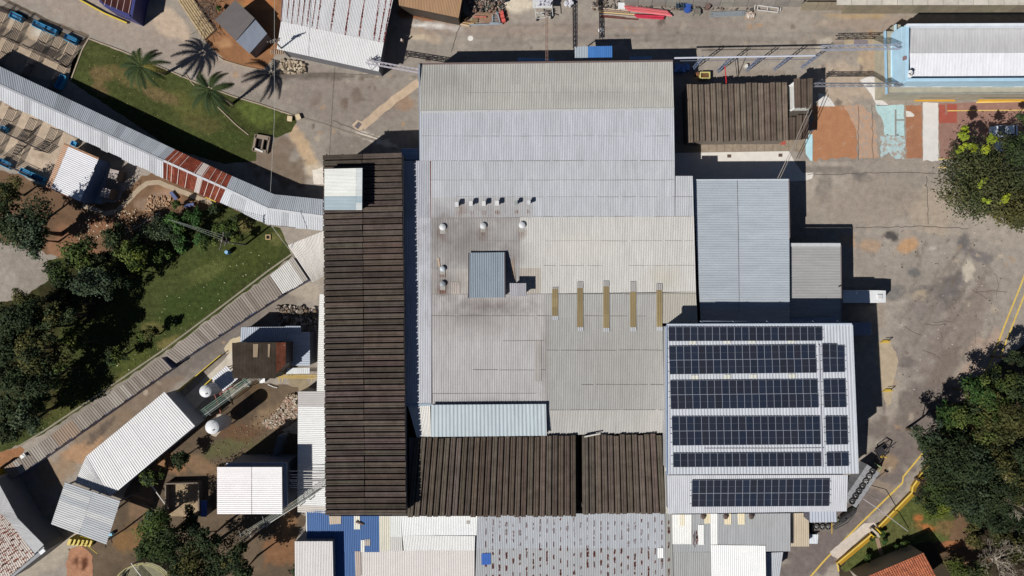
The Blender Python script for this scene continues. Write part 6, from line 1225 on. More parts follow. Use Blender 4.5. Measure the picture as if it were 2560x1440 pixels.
b = P(943, 172); lattice('lattice_column', b, b+Vector((0, 0, 5.1)), .35, .35, (120, 116, 120), 'lattice column under the west end of the pale lattice bridge', 'column', 'lattice columns of the pipe bridge', n=8, r=.035)
def line3(name, pts, r, col, label, cat='pipe', grp=None, m=None): return solo(MB().tube([P(*p) for p in pts], r, 5), name, m or M_PAINT, C(*col), label, cat, grp)
line3('red_pipe', [(1812, 165, 4), (1814, 186, 4), (1816, 208, 3.9)], .07, (206, 40, 50), 'thin bright red pipe meeting the slab roof shed')
line3('steel_tube', [(1838, 150, 4), (1843, 193, .2)], .05, (50, 46, 46), 'thin dark tube leaning north of the slab roof shed', 'tube')
line3('cable', [(1944, 446, 7), (1985, 360, 7.5), (2027, 262, 7)], .05, (170, 160, 150), 'pale cable running from the annex roof to the slab roof shed, left strand', 'cable', 'cables east of the hall')
line3('cable', [(1950, 446, 7), (1995, 350, 7.5), (2030, 275, 7)], .05, (150, 142, 134), 'pale cable running from the annex roof to the slab roof shed, right strand', 'cable', 'cables east of the hall')
line3('cable', [(686, 0, 9), (686, 300, 8), (676, 480, 8)], .025, (190, 196, 190), 'thin wire running north to south over the road and lawn', 'wire', 'thin wires', M_METAL)
line3('cable', [(676, 560, 8), (705, 600, 7), (722, 622, 5)], .04, (196, 190, 180), 'pale stay wire from the walkway to the white roof wedge', 'wire', 'thin wires', M_METAL)
for k in range(3): line3('cable', [(420+k*8, 548+k*2, 8.6), (556+k, 600-k*6, 9)], .022, (150, 156, 150), f'thin power wire reaching the power pole through the saplings, {cols_[k]} strand', 'wire', 'thin wires', M_METAL)
def pole(bx, by, h, label, arms, az=.3, r=.15):
    b = P(bx, by); t = thing('power_pole', label, 'utility pole', b, 'utility poles')
    build(MB().tube([b, b+Vector((0, 0, h))], [r, r*.7], 8), 'shaft', M_CONC, C(150, 142, 134), t)
    for z, l, a in arms:
        dv = Vector((math.cos(a), math.sin(a), 0))*l/2; c = b+Vector((0, 0, z)); build(MB().bar(c-dv, c+dv, .12, .14), 'crossarm', M_WOOD, C(110, 100, 92), t)
        for s in (-.9, -.35, .35, .9): q = c+dv*s; build(MB().lathe((q.x, q.y, q.z+.05), [(.05, 0), (.09, .1), (.05, .25)], 6), 'insulator', M_PAINT, C(160, 150, 150), t)
pole(613, 612, 9, 'concrete power pole on the lawn leaning its long shadow over the walkway', ((8.8, 2.6, 1.35), (8.0, 1.6, -.2), (7.3, 1.1, 1.35)))
pole(724, 142, 7.5, 'power pole at the corner of the rust-streaked building', ((7.3, 2.0, .3), (6.7, 1.4, .3)))
pole(2152, 1225, 5, 'slim lamp post at the row of fan units', ((4.9, .6, -.6),), r=.07)
solo(MB().tube([P(2158, 1247, 2.5), P(2200, 1275, 3.5), P(2270, 1328, .5)], .05, 6), 'steel_tube', M_METAL, C(196, 190, 196), 'long thin pale pole lying across the lane and the yellow wall', 'pole')
# ================================================================== FANS, PLANT AND YARD OBJECTS
ring = MB(); n = 20
for k in range(n):
    a, b = 2*math.pi*k/n, 2*math.pi*(k+1)/n; q = lambda r, an, z: (r*math.cos(an), r*math.sin(an), z)
    ring.hexa([q(.40, a, 0), q(.46, a, 0), q(.46, b, 0), q(.40, b, 0)], [q(.40, a, .28), q(.46, a, .28), q(.46, b, .28), q(.40, b, .28)])
ME_RING = raw(ring, 'fan_ring', M_STEEL)
bl = MB()
for k in range(6):
    a = k*1.047; bl.hexa([(.06*math.cos(a), .06*math.sin(a), .1), (.37*math.cos(a-.15), .37*math.sin(a-.15), .08), (.37*math.cos(a+.25), .37*math.sin(a+.25), .14), (.08*math.cos(a+.5), .08*math.sin(a+.5), .14)],
                         [(.06*math.cos(a), .06*math.sin(a), .12), (.37*math.cos(a-.15), .37*math.sin(a-.15), .1), (.37*math.cos(a+.25), .37*math.sin(a+.25), .16), (.08*math.cos(a+.5), .08*math.sin(a+.5), .16)])
ME_BL = raw(bl, 'fan_blades', M_STEEL); ME_HB = raw(MB().lathe((0, 0, .08), [(.1, 0), (.1, .12), (.04, .16)], 10), 'fan_hub', M_METAL)
def fan(par, p, s, col=(60, 58, 58), bc_=(44, 42, 42)):
    o = bpy.data.objects.new('fan', ME_RING); COL.objects.link(o); o.parent = par; o.location = Vector(p)-OFF[par.name]; o.scale = (s, s, 1); o.color = (*C(*col), 1)
    for me, nm, c in ((ME_BL, 'fan_blades', bc_), (ME_HB, 'fan_hub', (170, 168, 164))):
        c2 = bpy.data.objects.new(nm, me); COL.objects.link(c2); c2.parent = o; c2.color = (*C(*c), 1); c2.rotation_euler = (0, 0, R.random()*3 if nm == 'fan_blades' else 0)
t = bld('condenser_bank', 'row of seven round fans on grey cabinets beside the solar building', 'cooling unit', (2155, 1215)); OFF[t.name] = t.location.copy()
A, B = P(2129, 1253, 2.4), P(2180, 1178, 2.4); dv = (B-A)/6; az = math.atan2(dv.y, dv.x)
for k in range(7):
    c = A+dv*k; build(MB().box((c.x, c.y, 0), dv.length*.97, 2.3, 2.35, az), 'cabinet', M_PAINT, vary(C(150, 150, 154), .05), t); s_ = k in (4, 5)
    fan(t, (c.x, c.y, 2.37), 1.0, bc_=(176, 174, 170) if s_ else (40, 38, 38))
t = bld('fan_unit', 'low fan unit with three round fans south of the lean-to', 'cooling unit', (2050, 1318)); c = P(2053, 1318, 1.6); build(MB().box((c.x, c.y, 0), 2.9, 1.5, 1.6), 'cabinet', M_PAINT, C(120, 112, 104), t)
for k in range(3): fan(t, (c.x-.85+k*.9, c.y+.15, 1.61), .95, bc_=(150, 150, 150))
build(MB().bar((c.x+1.5, c.y+.8, 1.9), (c.x+1.5, c.y-.9, 1.9), .1), 'yellow_guard', M_PAINT, C(200, 166, 70), t); build(MB().box((c.x, c.y-.95, 0), 2.8, .22, .5), 'timber_bearer', M_WOOD, C(190, 150, 120), t)
t = bld('pump_skid', 'pump skid with dark motors and green frame between the fans and the lean-to', 'machinery', (2112, 1288)); mb = MB()
for a, b in (((2092, 1300), (2135, 1268)), ((2098, 1306), (2142, 1272)), ((2092, 1300), (2098, 1306)), ((2135, 1268), (2142, 1272)), ((2115, 1284), (2121, 1290))): mb.bar(P(*a, .5), P(*b, .5), .14)
build(mb, 'frame', M_PAINT, C(120, 130, 104), t)
for x, y, r in ((2104, 1295, .42), (2114, 1288, .42), (2125, 1280, .36)):
    p = P(x, y, .5); build(MB().tube([p+Vector((-.4, -.3, .45)), p+Vector((.4, .3, .45))], r, 10), 'motor', M_STEEL, C(60, 58, 60), t)
mb = MB()
for k in range(3): mb.tube([P(2080+k*3, 1318+k*3, .8), P(2112+k*4, 1298+k*4, .9), P(2136+k*3, 1270+k*3, 1.0)], .09, 6)
build(mb, 'pipework', M_PAINT, C(70, 76, 72), t)
t = bld('skid_frame', 'dark loading frame in the shade north-east of the fan row', 'frame', (2205, 1130)); mb = MB()
for a, b in (((2188, 1126), (2212, 1108)), ((2212, 1108), (2226, 1116)), ((2226, 1116), (2222, 1126)), ((2222, 1126), (2196, 1160)), ((2188, 1126), (2200, 1150))): mb.bar(P(*a, 1.1), P(*b, 1.1), .12)
for a in ((2188, 1126), (2212, 1108), (2226, 1116), (2196, 1160)): p = P(*a); mb.bar(p, p+Vector((0, 0, 1.1)), .1)
build(mb, 'frame', M_STEEL, C(64, 60, 62), t); build(MB().box(P(2198, 1128, .5), 1.3, 1.1, .5, .6), 'tub', M_STEEL, C(50, 48, 52), t)
t = bld('green_post', 'pale green bent pipe post at the north end of the fan row', 'post', (2200, 1176)); build(MB().tube([P(2186, 1158, 1.6), P(2203, 1168, 1.6), P(2198, 1177, 0)], .1, 6), 'pipe', M_PAINT, C(150, 170, 120), t)
def barrier(x, y, lab):
    t = bld('yellow_bollard', lab, 'barrier', (x, y), 'yellow barriers along the solar building'); p = P(x, y)
    build(MB().hexa([p+Vector(v) for v in ((-1.0, -.3, 0), (.5, -.3, 0), (.6, .3, 0), (-.4, .3, 0))], [p+Vector(v) for v in ((-.8, -.15, .25), (.4, -.15, .25), (.45, .15, .25), (-.3, .15, .25))]), 'base', M_PAINT, C(196, 166, 70), t)
    mb = MB().bar(p+Vector((.3, 0, 0)), p+Vector((.3, 0, 1.1)), .1); mb.bar(p+Vector((-.7, 0, .9)), p+Vector((.3, 0, 1.1)), .07); build(mb, 'rail', M_PAINT, C(196, 166, 70), t)
barrier(2214, 853, 'yellow barrier foot where the solar building shade ends, northern'); barrier(2220, 975, 'yellow barrier foot where the solar building shade ends, middle'); barrier(2205, 1140, 'yellow barrier foot in the shade near the fan row')
# yellow retaining wall and steps by the lane
t = bld('yellow_wall', 'yellow painted retaining wall along the lane, northern stretch', 'wall', (2236, 1272), 'yellow walls of the lane'); pp = [P(2316, 1160), P(2300, 1178), P(2276, 1214), P(2274, 1228), P(2190, 1314)]
for a, b in zip(pp[:-1], pp[1:]):
    d = (b-a).normalized(); nn = Vector((-d.y, d.x, 0)); s = 1 if nn.x > 0 else -1; nn *= s
    build(MB().hexa([a, b, b+nn*1.0, a+nn*1.0] if s < 0 else [b, a, a+nn*1.0, b+nn*1.0], [v+Vector((0, 0, z)) for v, z in (((a, .55), (b, .55), (b+nn*1.0, .05), (a+nn*1.0, .05)) if s < 0 else ((b, .55), (a, .55), (a+nn*1.0, .05), (b+nn*1.0, .05)))]), 'wall_face', M_PAINT, C(176, 140, 48), t)
    build(MB().bar(a+Vector((0, 0, .65)), b+Vector((0, 0, .65)), .22, .1), 'coping', M_PAINT, C(226, 194, 96), t)
t = bld('yellow_wall', 'yellow painted retaining wall along the lane, southern stretch', 'wall', (2135, 1375), 'yellow walls of the lane')
for a, b in ((P(2174, 1332), P(2088, 1404)), (P(2088, 1404), P(2092, 1424))):
    d = (b-a).normalized(); nn = Vector((-d.y, d.x, 0)); nn *= 1 if nn.x > 0 else -1
    q = [b, a, a+nn*.95, b+nn*.95]
    if a.y > P(0, 1400).y: build(MB().hexa(q, [v+Vector((0, 0, z)) for v, z in zip(q, (.55, .55, .05, .05))]), 'wall_face', M_PAINT, C(190, 146, 50), t)
    build(MB().bar(a+Vector((0, 0, .65)), b+Vector((0, 0, .65)), .2, .1), 'coping', M_PAINT, C(226, 194, 96), t)
t = bld('yellow_steps', 'small concrete steps with yellow rails between the two yellow walls', 'stairs', (2190, 1336))
for k in range(5): build(MB().box(P(2181+k*2.2, 1325+k*2.5), 1.3, .3, .7-.12*k, -.7), 'step', M_CONC, C(190, 180, 166), t)
for a, b in (((2176, 1334), (2186, 1344)), ((2190, 1320), (2202, 1334))): build(MB().bar(P(*a, .9), P(*b, .6), .12, .5), 'rail', M_PAINT, C(220, 190, 60), t)
strip('garden_path', [(2192, 1345), (2204, 1388)], .6, .03, (150, 126, 106), M_CONC)
# terracotta roof: separate tiles on a pitched house
t = bld('terracotta_roof_house', 'house with an orange terracotta tiled roof at the bottom right', 'house', (2260, 1430))
q = [(2150, 1448), (2309, 1381), (2352, 1462), (2200, 1530)]; walls(t, q, 3.6, (170, 160, 146)); K = corners(q, [4.0, 4.0, 5.2, 5.2]); nr = (K[3]-K[0]).cross(K[1]-K[0]).normalized(); nr = nr if nr.z > 0 else -nr
nx_, ny_ = 30, 18; cnt = 0; ext = MB()
for i in range(nx_):
    for j in range(ny_):
        u0, u1, v0, v1 = i/nx_, (i+.96)/nx_, j/ny_, (j+1.12)/ny_; y_ = bil(K, u0, v0); pxy = 720-(y_.y/(H-y_.z))*F; m_ = MB() if pxy < 1440 and cnt < 295 else ext
        for vv, l in ((v0, .07), (v1, .02)):
            for s, h in ((0, 0), (.3, .07), (.7, .07), (1, 0)): m_.v.append(bil(K, u0+(u1-u0)*s, vv)+nr*(h+l))
        k0 = len(m_.v)-8; m_.f += [(k0+k, k0+k+1, k0+k+5, k0+k+4)[::-1] for k in range(3)]
        if m_ is not ext: build(m_, 'roof_tile', M_TILE, vary(C(172, 104, 76), .2), t); cnt += 1
o = build(ext, 'roof_tiles', M_TILE, C(172, 104, 76), t); o['kind'] = 'stuff'
# vehicles
def car(cx, cy, rz, col, label):
    p = P(cx, cy); t = thing('parked_car', label, 'car', p, 'cars parked under the tree'); ca, sa = math.cos(rz), math.sin(rz)
    def X(x, y, z): return p+Vector((x*ca-y*sa, x*sa+y*ca, z))
    def loft(secs):
        mb = MB()
        for x, w2, z0, z1, r in secs: mb.v += [X(x, -w2, z0), X(x, w2, z0), X(x, w2*r, z1), X(x, -w2*r, z1)]
        for i in range(len(secs)-1):
            k = i*4; mb.f += [(k+j, k+(j+1) % 4, k+4+(j+1) % 4, k+4+j)[::-1] for j in range(4)]
        mb.f += [(0, 1, 2, 3), tuple(len(mb.v)-1-j for j in range(4))]; return mb
    build(loft([(-2.1, .76, .35, .75, .93), (-2.0, .84, .22, .92, .94), (-.9, .87, .2, .96, .95), (.9, .87, .2, .96, .95), (1.9, .83, .22, .82, .92), (2.1, .74, .35, .66, .9)]), 'body', M_PAINT, C(*col), t)
    g_ = build(loft([(-1.75, .74, .93, .95, .9), (-1.2, .76, .93, 1.38, .82), (.35, .76, .93, 1.42, .82), (1.05, .78, .93, .97, .95)]), 'glasshouse', M_GLASS, C(30, 36, 46), t)
    build(loft([(-1.15, .64, 1.4, 1.45, .96), (.3, .64, 1.43, 1.48, .96)]), 'roof', M_PAINT, C(*col), t)
    for x in (-1.3, 1.3):
        for y in (-.82, .82):
            wv = build(MB().tube([X(x, y-.1, .31), X(x, y+.1, .31)], .31, 14), 'wheel', M_RUBBER, C(30, 30, 30), t); build(MB().tube([X(x, y-.11, .31), X(x, y+.11, .31)], .18, 10), 'rim', M_METAL, C(160, 160, 160), wv)
    for y in (-.55, .55): build(MB().box(X(2.0, y, .62), .2, .35, .12, rz), 'headlight', M_GLASS, C(220, 220, 220), t); build(MB().box(X(-2.0, y, .75), .1, .3, .14, rz), 'tail_light', M_PAINT, C(150, 30, 30), t)
car(2502, 330, math.pi+.05, (214, 222, 240), 'silvery white car half under the tree, upper of the two'); car(2516, 368, math.pi, (206, 216, 226), 'white car mostly hidden under the tree, lower of the two')
p = P(2164, 741.5, 3.1); t = thing('delivery_truck', 'long white box truck backed against the brownish annex', 'truck', (p.x, p.y, 0))
x0, x1, y0, y1 = p.x-3.45, p.x+3.0, p.y-.98, p.y+.98
build(MB().hexa([(x0, y0, .8), (x1-1.1, y0, .8), (x1-1.1, y1, .8), (x0, y1, .8)], [(x0, y0+.03, 3.15), (x1-1.1, y0+.03, 3.15), (x1-1.1, y1-.03, 3.15), (x0, y1-.03, 3.15)]), 'cargo_box', M_PAINT, C(222, 224, 226), t)
build(MB().hexa([(x1-1.08, y0, .5), (x1+.55, y0+.1, .5), (x1+.55, y1-.1, .5), (x1-1.08, y1, .5)], [(x1-1.08, y0+.03, 3.14), (x1+.1, y0+.08, 3.05), (x1+.1, y1-.08, 3.05), (x1-1.08, y1-.03, 3.14)]), 'cab', M_PAINT, C(224, 226, 228), t)
h_ = build(MB().box((x1-.9, p.y-.05, 3.17), .72, .72, .12), 'roof_hatch', M_PAINT, C(226, 226, 224), t)
build(MB().box((x1-.9, p.y-.05, 3.29), .5, .5, .03), 'hatch_lid', M_PAINT, C(206, 206, 206), h_)
build(MB().hexa([(x1+.52, y0+.2, 1.5), (x1+.58, y0+.2, 1.5), (x1+.58, y1-.2, 1.5), (x1+.52, y1-.2, 1.5)], [(x1+.2, y0+.25, 2.7), (x1+.26, y0+.25, 2.7), (x1+.26, y1-.25, 2.7), (x1+.2, y1-.25, 2.7)]), 'windscreen', M_GLASS, C(30, 34, 40), t)
for x in (x0+1.1, x0+1.9, x1-.3):
    for y in (y0+.12, y1-.12): build(MB().tube([(x, y-.12, .45), (x, y+.12, .45)], .45, 14), 'wheel', M_RUBBER, C(30, 30, 30), t)
build(MB().box((x0+2.8, p.y, .4), 5.6, 1.2, .4), 'chassis', M_STEEL, C(50, 50, 52), t)
# blue and white canopy at the north wall of the hall
t = bld('wall_canopy', 'ribbed canopy on the north wall, grey at one end and bright blue at the other', 'canopy', (1484, 132))
sheets(t, [(1437, 117), (1470, 116), (1470, 146), (1437, 147)], [4.4, 4.4, 4.7, 4.7], 1.0, 1, (176, 186, 196), pitch=.28, amp=.05, va=.02)
sheets(t, [(1470, 116), (1531, 115), (1531, 144), (1470, 146)], [4.4, 4.4, 4.7, 4.7], 1.0, 1, (74, 128, 196), pitch=.28, amp=.05, va=.04)
posts(t, [(1440, 119), (1528, 117)], 4.3, .12)
simple_roof('wall_canopy', 'shaded light blue canopy strip on the north wall, western one', 'canopy', [(1295, 144), (1386, 147), (1386, 153), (1293, 153)], 3.0, 1.5, 1, (140, 176, 214), None)
simple_roof('wall_canopy', 'shaded light blue canopy strip on the north wall, eastern one', 'canopy', [(1574, 142), (1630, 141), (1630, 148), (1574, 149)], 3.0, 1.5, 1, (140, 176, 214), None)
t = bld('scrap_skip', 'pale yellow skip with scrap inside beside the slab roof shed', 'skip', (1761, 191)); c = P(1759, 192)
for ox, oy, sx, sy in ((-.72, 0, .14, .95), (.72, 0, .14, .95), (0, .45, 1.5, .13), (0, -.45, 1.5, .13)): build(MB().box(c+Vector((ox, oy, 0)), sx, sy, .9+.003*(sx > sy)), 'side', M_PAINT, C(206, 196, 130), t)
build(MB().box(c, 1.4, .85, .4), 'bottom', M_PAINT, C(70, 60, 50), t)
for k in range(5): build(MB().bar(c+Vector((-.5, -.3+k*.14, .6)), c+Vector((.5, -.28+k*.14, .65)), .09), 'scrap_bar', M_RUST, C(120, 84, 60), t)
b = P(1741, 188); t = bld('rusty_drum', 'rusty orange drum beside the pale yellow skip', 'drum', (1741, 188)); build(MB().lathe((b.x, b.y, 0), [(.28, 0), (.3, .4), (.28, .85), (.24, .86)], 14), 'body', M_RUST, C(150, 96, 66), t); build(MB().lathe((b.x, b.y, .86), [(.24, 0), (.2, .02)], 14), 'lid', M_RUST, C(120, 84, 66), t)
solo(MB().box(P(1864, 167), .35, .45, .6), 'white_box', M_PAINT, C(222, 220, 214), 'small white box at the foot of the third blue lattice column', 'box')
b = MB(); rr = random.Random(2)
for k in range(9): b.box(P(1688+k*3.6, 173+rr.uniform(-4, 4), .1), .5, 1.0, .5+rr.random()*.5, rr.uniform(-.5, .5))
solo(b, 'tarpaulin_pile', M_CLOTH, C(120, 150, 200), 'crumpled pale blue tarpaulin heap in the hall shade north-east', 'tarpaulin')
# north wall scrap: pipes, crates, frames
for k in range(11):
    y = 14+k*1.9; x0 = 1576+k*2; c = (206, 104, 108) if k % 3 else (222, 130, 134)
    if k > 6: c = (196, 52, 76)
    solo(MB().tube([P(x0-18+(14 if k > 6 else 0), y+(10 if k > 6 else 0), .3+.12*(k % 3)), P(x0+92-k*(3 if k > 6 else 0), y+14, .3+.12*((k+1) % 3))], .13, 7), 'red_pipe', M_PAINT, C(*c), ('topmost', 'second', 'third', 'fourth', 'fifth', 'sixth', 'lowest')[k]+' of the seven salmon-red pipes heaped along the north wall' if k <= 6 else ('topmost', 'second', 'third', 'lowest')[k-7]+' crimson pipe in front of the salmon-red pipe heap', 'pipe', 'salmon-red pipes of the north wall heap' if k <= 6 else 'crimson pipes of the north wall heap')
for k, (y, x0, x1, c) in enumerate(((22, 1478, 1570, (214, 196, 176)), (27, 1495, 1572, (176, 150, 130)), (33, 1498, 1592, (226, 196, 140)), (38, 1500, 1590, (190, 176, 166)), (41, 1503, 1560, (120, 76, 66)), (45, 1500, 1594, (110, 66, 58)))):
    solo(MB().bar(P(x0, y-3, .2), P(x1, y+4, .2), .13), 'steel_bar', M_STEEL, C(*c), ['cream', 'tan', 'yellowish', 'pale grey', 'short rust-brown', 'long rust-brown'][k]+' steel bar laid left of the red pipe heap', 'steel bar', 'steel bars beside the red pipes')
for k in range(14):
    solo(MB().tube([P(1774+(k % 4)*4, 30+k*.95, .15+.1*(k % 2)), P(1866-(k % 3)*5, 27+k*.9, .15+.1*(k % 2))], .05, 5), 'grey_tube', M_METAL, C(150, 158, 164), 'thin grey tube in the bundle along the north wall', 'tube', 'grey tubes bundled along the north wall')
rr = random.Random(3); k = 0
for i in range(4):
    for j in range(4):
        if (i, j) in ((0, 0), (3, 3), (0, 3)): continue
        k += 1; p = P(1694+i*6.2+rr.uniform(-1, 1), 6+j*5.6, .3*rr.randint(0, 2)); o = MB()
        for ox, oy, sx, sy in ((-.2, 0, .05, .42), (.2, 0, .05, .42), (0, .2, .42, .05), (0, -.2, .42, .05)): o.box(p+Vector((ox, oy, 0)), sx, sy, .3)
        o.box(p, .36, .36, .05); solo(o, 'crate', M_PAINT, C(60, 78, 96), 'dark blue-grey plastic crate right of the red pipes, '+('leftmost', 'second', 'third', 'rightmost')[i]+' column, '+('top', 'second', 'third', 'bottom')[j]+' row', 'crate', 'crates by the north wall')
mb = MB()
for k in range(14): mb.box(P(1719+rr.uniform(-5, 5), 20+rr.uniform(-8, 8), .1+rr.random()*.5), .55, .55, .3, rr.random()*3)
solo(mb, 'blue_tarpaulin', M_CLOTH, C(50, 84, 160), 'bright blue tarpaulin heap beside the dark crates', 'tarpaulin')
t = bld('pallet_of_sacks', 'pallet heaped with white bags by the north wall', 'pallet', (1874, 40)); c = P(1874, 40); build(MB().box(c, 1.4, 1.1, .14, -.1), 'pallet', M_WOOD, C(170, 150, 130), t)
for k in range(18): build(MB().box(c+Vector((rr.uniform(-.5, .5), rr.uniform(-.4, .4), .14+rr.random()*.35)), .32, .2, .14, rr.random()*3), 'bag', M_CLOTH, C(*rr.choice(((226, 220, 214), (196, 176, 160), (214, 206, 200)))), t)
t = bld('steel_table', 'grey steel frame table between the crates and the tube bundle', 'table', (1739, 33)); c = P(1739, 33); mb = MB()
for ox, oy, sx, sy in ((-.5, 0, .08, .85), (.5, 0, .08, .85), (0, .4, 1.1, .08), (0, -.4, 1.1, .08)): mb.box(c+Vector((ox, oy, .7)), sx, sy, .08)
build(mb, 'frame', M_STEEL, C(130, 136, 130), t); build(MB().box(c+Vector((0, 0, .66)), 1.0, .8, .03), 'table_top', M_STEEL, C(120, 110, 100), t)
for ox in (-.5, .5):
    for oy in (-.4, .4): build(MB().box(c+Vector((ox, oy, 0)), .07, .07, .69), 'leg', M_STEEL, C(130, 136, 130), t)
t = bld('window_frame', 'pale double window frame lying by the retaining wall', 'frame', (1918, 24)); mb = MB()
for a, b in (((1895, 14), (1946, 20)), ((1893, 25), (1944, 31)), ((1895, 14), (1893, 25)), ((1920, 17), (1918, 28)), ((1946, 20), (1944, 31)), ((1888, 12), (1886, 24)), ((1952, 20), (1950, 27))): mb.bar(P(*a, .35), P(*b, .35), .14)
build(mb, 'frame', M_PAINT, C(206, 202, 200), t)
for i, (x, y, w2, h2) in enumerate(((1554, 15, 1.1, 1.0), (1600, 3, .8, .6), (1062, 39, .6, .45))):
    t = bld('white_board', ('white square panel lying left of the red pipes', 'white panel at the top edge above the red pipes', 'small white basin in front of the brown ribbed shed')[i], 'panel', (x, y)); build(MB().box(P(x, y, .35), w2, h2, .1, -.05), 'panel', M_PAINT, C(230, 232, 234), t)
b = P(1498, 7); t = bld('coil_of_cable', 'round coil of cable near the top edge', 'coil', (1498, 7))
for r in (.5, .38, .26): build(MB().tube([(b.x+r*math.cos(k*.5236), b.y+r*math.sin(k*.5236), .12) for k in range(13)], .06, 5), 'loop', M_RUBBER, C(110, 100, 92), t)
b = P(1767, 20); t = bld('rusty_drum', 'brown drum lying near the steel table at the north wall', 'drum', (1767, 20)); build(MB().lathe((b.x, b.y, 0), [(.36, 0), (.4, .5), (.36, .9), (.3, .91)], 14), 'body', M_RUST, C(110, 90, 84), t)
t = bld('access_platform', 'wheeled white access platform with stair at the top edge', 'platform', (1362, 20)); mb = MB()
for a, b in (((1340, 30), (1376, 44)), ((1336, 10), (1340, 46)), ((1380, 16), (1382, 40)), ((1342, 20), (1380, 18)), ((1342, 46), (1366, 44)), ((1344, 34), (1362, 30)), ((1346, 40), (1364, 38))): mb.bar(P(*a, 1.8), P(*b, 1.8), .09)
for a in ((1337, 12), (1341, 46), (1380, 18), (1366, 44)): p = P(*a); mb.bar(p, p+Vector((0, 0, 1.8)), .09)
build(mb, 'frame', M_PAINT, C(200, 200, 196), t); build(MB().box(P(1356, 8, 1.7), 3.0, 1.6, .1), 'deck', M_PAINT, C(206, 206, 206), t)
for k in range(6): build(MB().box(P(1366+k*2.4, 26+k*2.6, 1.5-k*.22), .5, .14, .05, -.5), 'tread', M_STEEL, C(90, 90, 92), t)
for x, y in ((1342, 50), (1378, 45), (1340, 12)): p = P(x, y, 0); build(MB().tube([p+Vector((-.08, 0, .25)), p+Vector((.08, 0, .25))], .25, 12), 'wheel', M_RUBBER, C(40, 40, 42), t)
mb = MB()
for k in range(26): mb.box(P(1352+rr.uniform(-8, 26), rr.uniform(-4, 14), 1.8+rr.random()*.3), rr.uniform(.2, .5), .3, .3, rr.random()*3)
solo(mb, 'white_sacks', M_CLOTH, C(196, 196, 206), 'crumpled pale sheeting heaped on the access platform', 'sheeting', kind='stuff')
mb = MB()
for k in range(16): mb.box(P(1420+rr.uniform(-8, 10), rr.uniform(0, 16), .2+rr.random()*.5), .5, .35, .35, rr.random()*3)
solo(mb, 'white_sacks', M_CLOTH, C(206, 206, 212), 'pile of white sacks at the top edge beside the dark cable bridge', 'sacks')
# scrap frames beside the brown shed
t = bld('scrap_rack', 'grey angled steel frame with a barred grate beside the scrap heap', 'frame', (1250, 45)); mb = MB()
for a, b in (((1174, 62), (1256, 60)), ((1224, 58), (1250, 58)), ((1250, 58), (1244, 34)), ((1240, 32), (1262, 27)), ((1232, 28), (1244, 36)), ((1231, 37), (1231, 56))): mb.bar(P(*a, .3), P(*b, .3), .16)
for k in range(5): mb.bar(P(1232, 40+k*4, .25), P(1245, 40+k*4, .25), .06)
build(mb, 'frame', M_STEEL, C(150, 162, 172), t)
t = bld('scrap_rack', 'rusty barred grate beside the brown ribbed shed', 'grate', (1185, 50)); mb = MB()
for k in range(6): mb.bar(P(1178+k*3, 46, .3), P(1176+k*3, 58, .3), .07)
mb.bar(P(1176, 50, .3), P(1194, 50, .3), .07); mb.bar(P(1176, 55, .3), P(1194, 55, .3), .07); build(mb, 'frame', M_STEEL, C(176, 150, 110), t)
for k, (a, b, c) in enumerate((((1140, 53), (1185, 60), (190, 160, 120)), ((1140, 58), (1174, 65), (206, 180, 150)), ((1146, 52), (1178, 56), (120, 80, 60)), ((1184, 41), (1216, 43), (176, 110, 96)))):
    solo(MB().bar(P(*a, .2), P(*b, .2), .22, .16), 'steel_beam', M_RUST if k == 3 else M_STEEL, C(*c), ('ochre beam south of the scrap heap, upper one', 'pale beam south of the scrap heap, lowest one', 'dark brown beam south of the scrap heap', 'reddish beam above the earth patch in the scrap heap')[k], 'beam')
mb = MB()
for x, y in ((1254, 35), (1256, 44), (1259, 54)): mb.box(P(x, y, .0), .55, .5, .7, .3)
solo(mb, 'red_machine', M_PAINT, C(206, 96, 88), 'red machine with three blocks right of the grey scrap frame', 'machine')
b = P(1160, 45); mb = MB()
for k in range(24): a = rr.random()*6.28; mb.box(b+Vector((math.cos(a)*rr.random()*.9, math.sin(a)*rr.random()*.7, rr.random()*.5)), .4, .3, .3, a)
solo(mb, 'scrap_pile', M_RUST, C(96, 80, 60), 'round dark scrap pile at the corner of the brown ribbed shed', 'scrap pile')
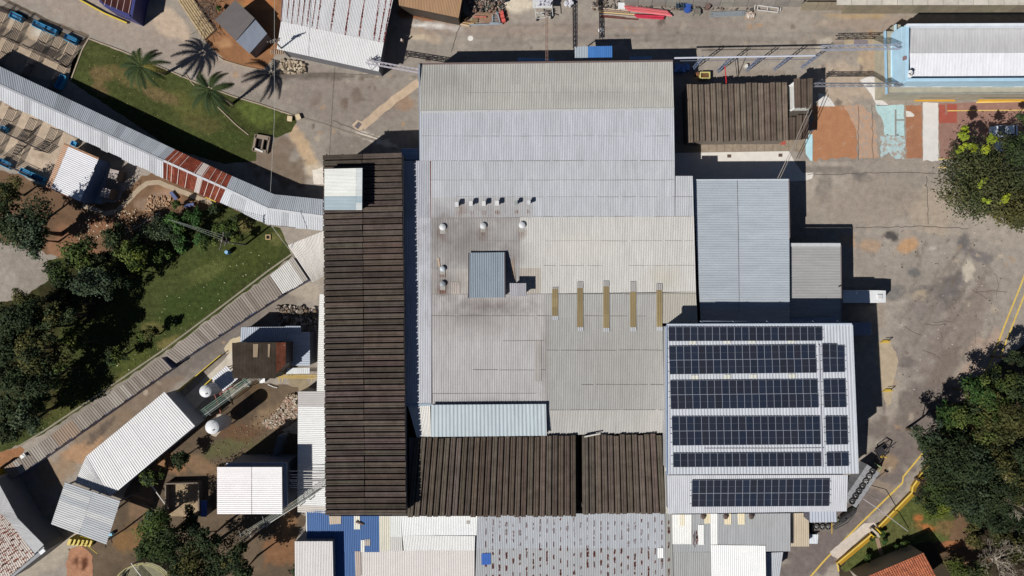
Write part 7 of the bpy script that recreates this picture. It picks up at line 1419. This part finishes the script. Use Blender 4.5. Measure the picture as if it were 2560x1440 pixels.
# low line beyond the saplings
strip('retaining_line', [(265, 602), (300, 590), (340, 570), (402, 530)], .18, .05, (160, 150, 140), M_CONC)
solo(MB().bar(P(266, 600, .3), P(290, 586, .3), .5, .3), 'timber_planter', M_WOOD, C(150, 130, 110), 'short pale timber frame at the lower end of the red slope', 'planter')
# ---- person standing at the shade edge of the rust-streaked building
def person(px, py, lab, rz):
    b = P(px, py); t = thing('person', lab, 'person', b)
    V = [(0, 0, .95), (0, .0, 1.2), (0, .01, 1.42), (0, .02, 1.5), (0, .04, 1.62), (-.1, 0, .88), (-.11, .06, .5), (-.11, .0, .08), (.1, 0, .88), (.11, -.05, .5), (.11, -.12, .08), (-.19, 0, 1.4), (-.25, .06, 1.14), (-.2, .24, 1.0), (.19, 0, 1.4), (.26, -.02, 1.12), (.22, .14, .95), (-.11, .14, .05), (.11, .03, .05)]
    E = [(0, 1), (1, 2), (2, 3), (3, 4), (0, 5), (5, 6), (6, 7), (0, 8), (8, 9), (9, 10), (2, 11), (11, 12), (12, 13), (2, 14), (14, 15), (15, 16), (7, 17), (10, 18)]
    Rd = [.13, .14, .13, .055, .1, .09, .065, .045, .09, .065, .045, .07, .045, .035, .07, .045, .035, .04, .04]
    ca, sa = math.cos(rz), math.sin(rz); me = bpy.data.meshes.new('body'); me.from_pydata([(x*ca-y*sa, x*sa+y*ca, z) for x, y, z in V], E, [])
    o = bpy.data.objects.new('body', me); COL.objects.link(o); o.parent = t; md = o.modifiers.new('s', 'SKIN')
    for i, r in enumerate(Rd): me.skin_vertices[0].data[i].radius = (r, r)
    me.skin_vertices[0].data[0].use_root = True; o.modifiers.new('u', 'SUBSURF').levels = 1; o.modifiers['u'].render_levels = 1; o.color = (*C(206, 186, 172), 1); me.materials.append(M_CLOTH)
    h = Vector((-.04*sa, .04*ca, 0)); build(MB().lathe(b+Vector((0, 0, 1.62))+h, [(.09, 0), (.115, .06), (.1, .12), (.04, .16)], 10), 'cap', M_CLOTH, C(226, 214, 206), t)
person(1008, 108, 'person in light clothing standing at the shade edge near the rust-streaked building', .5)
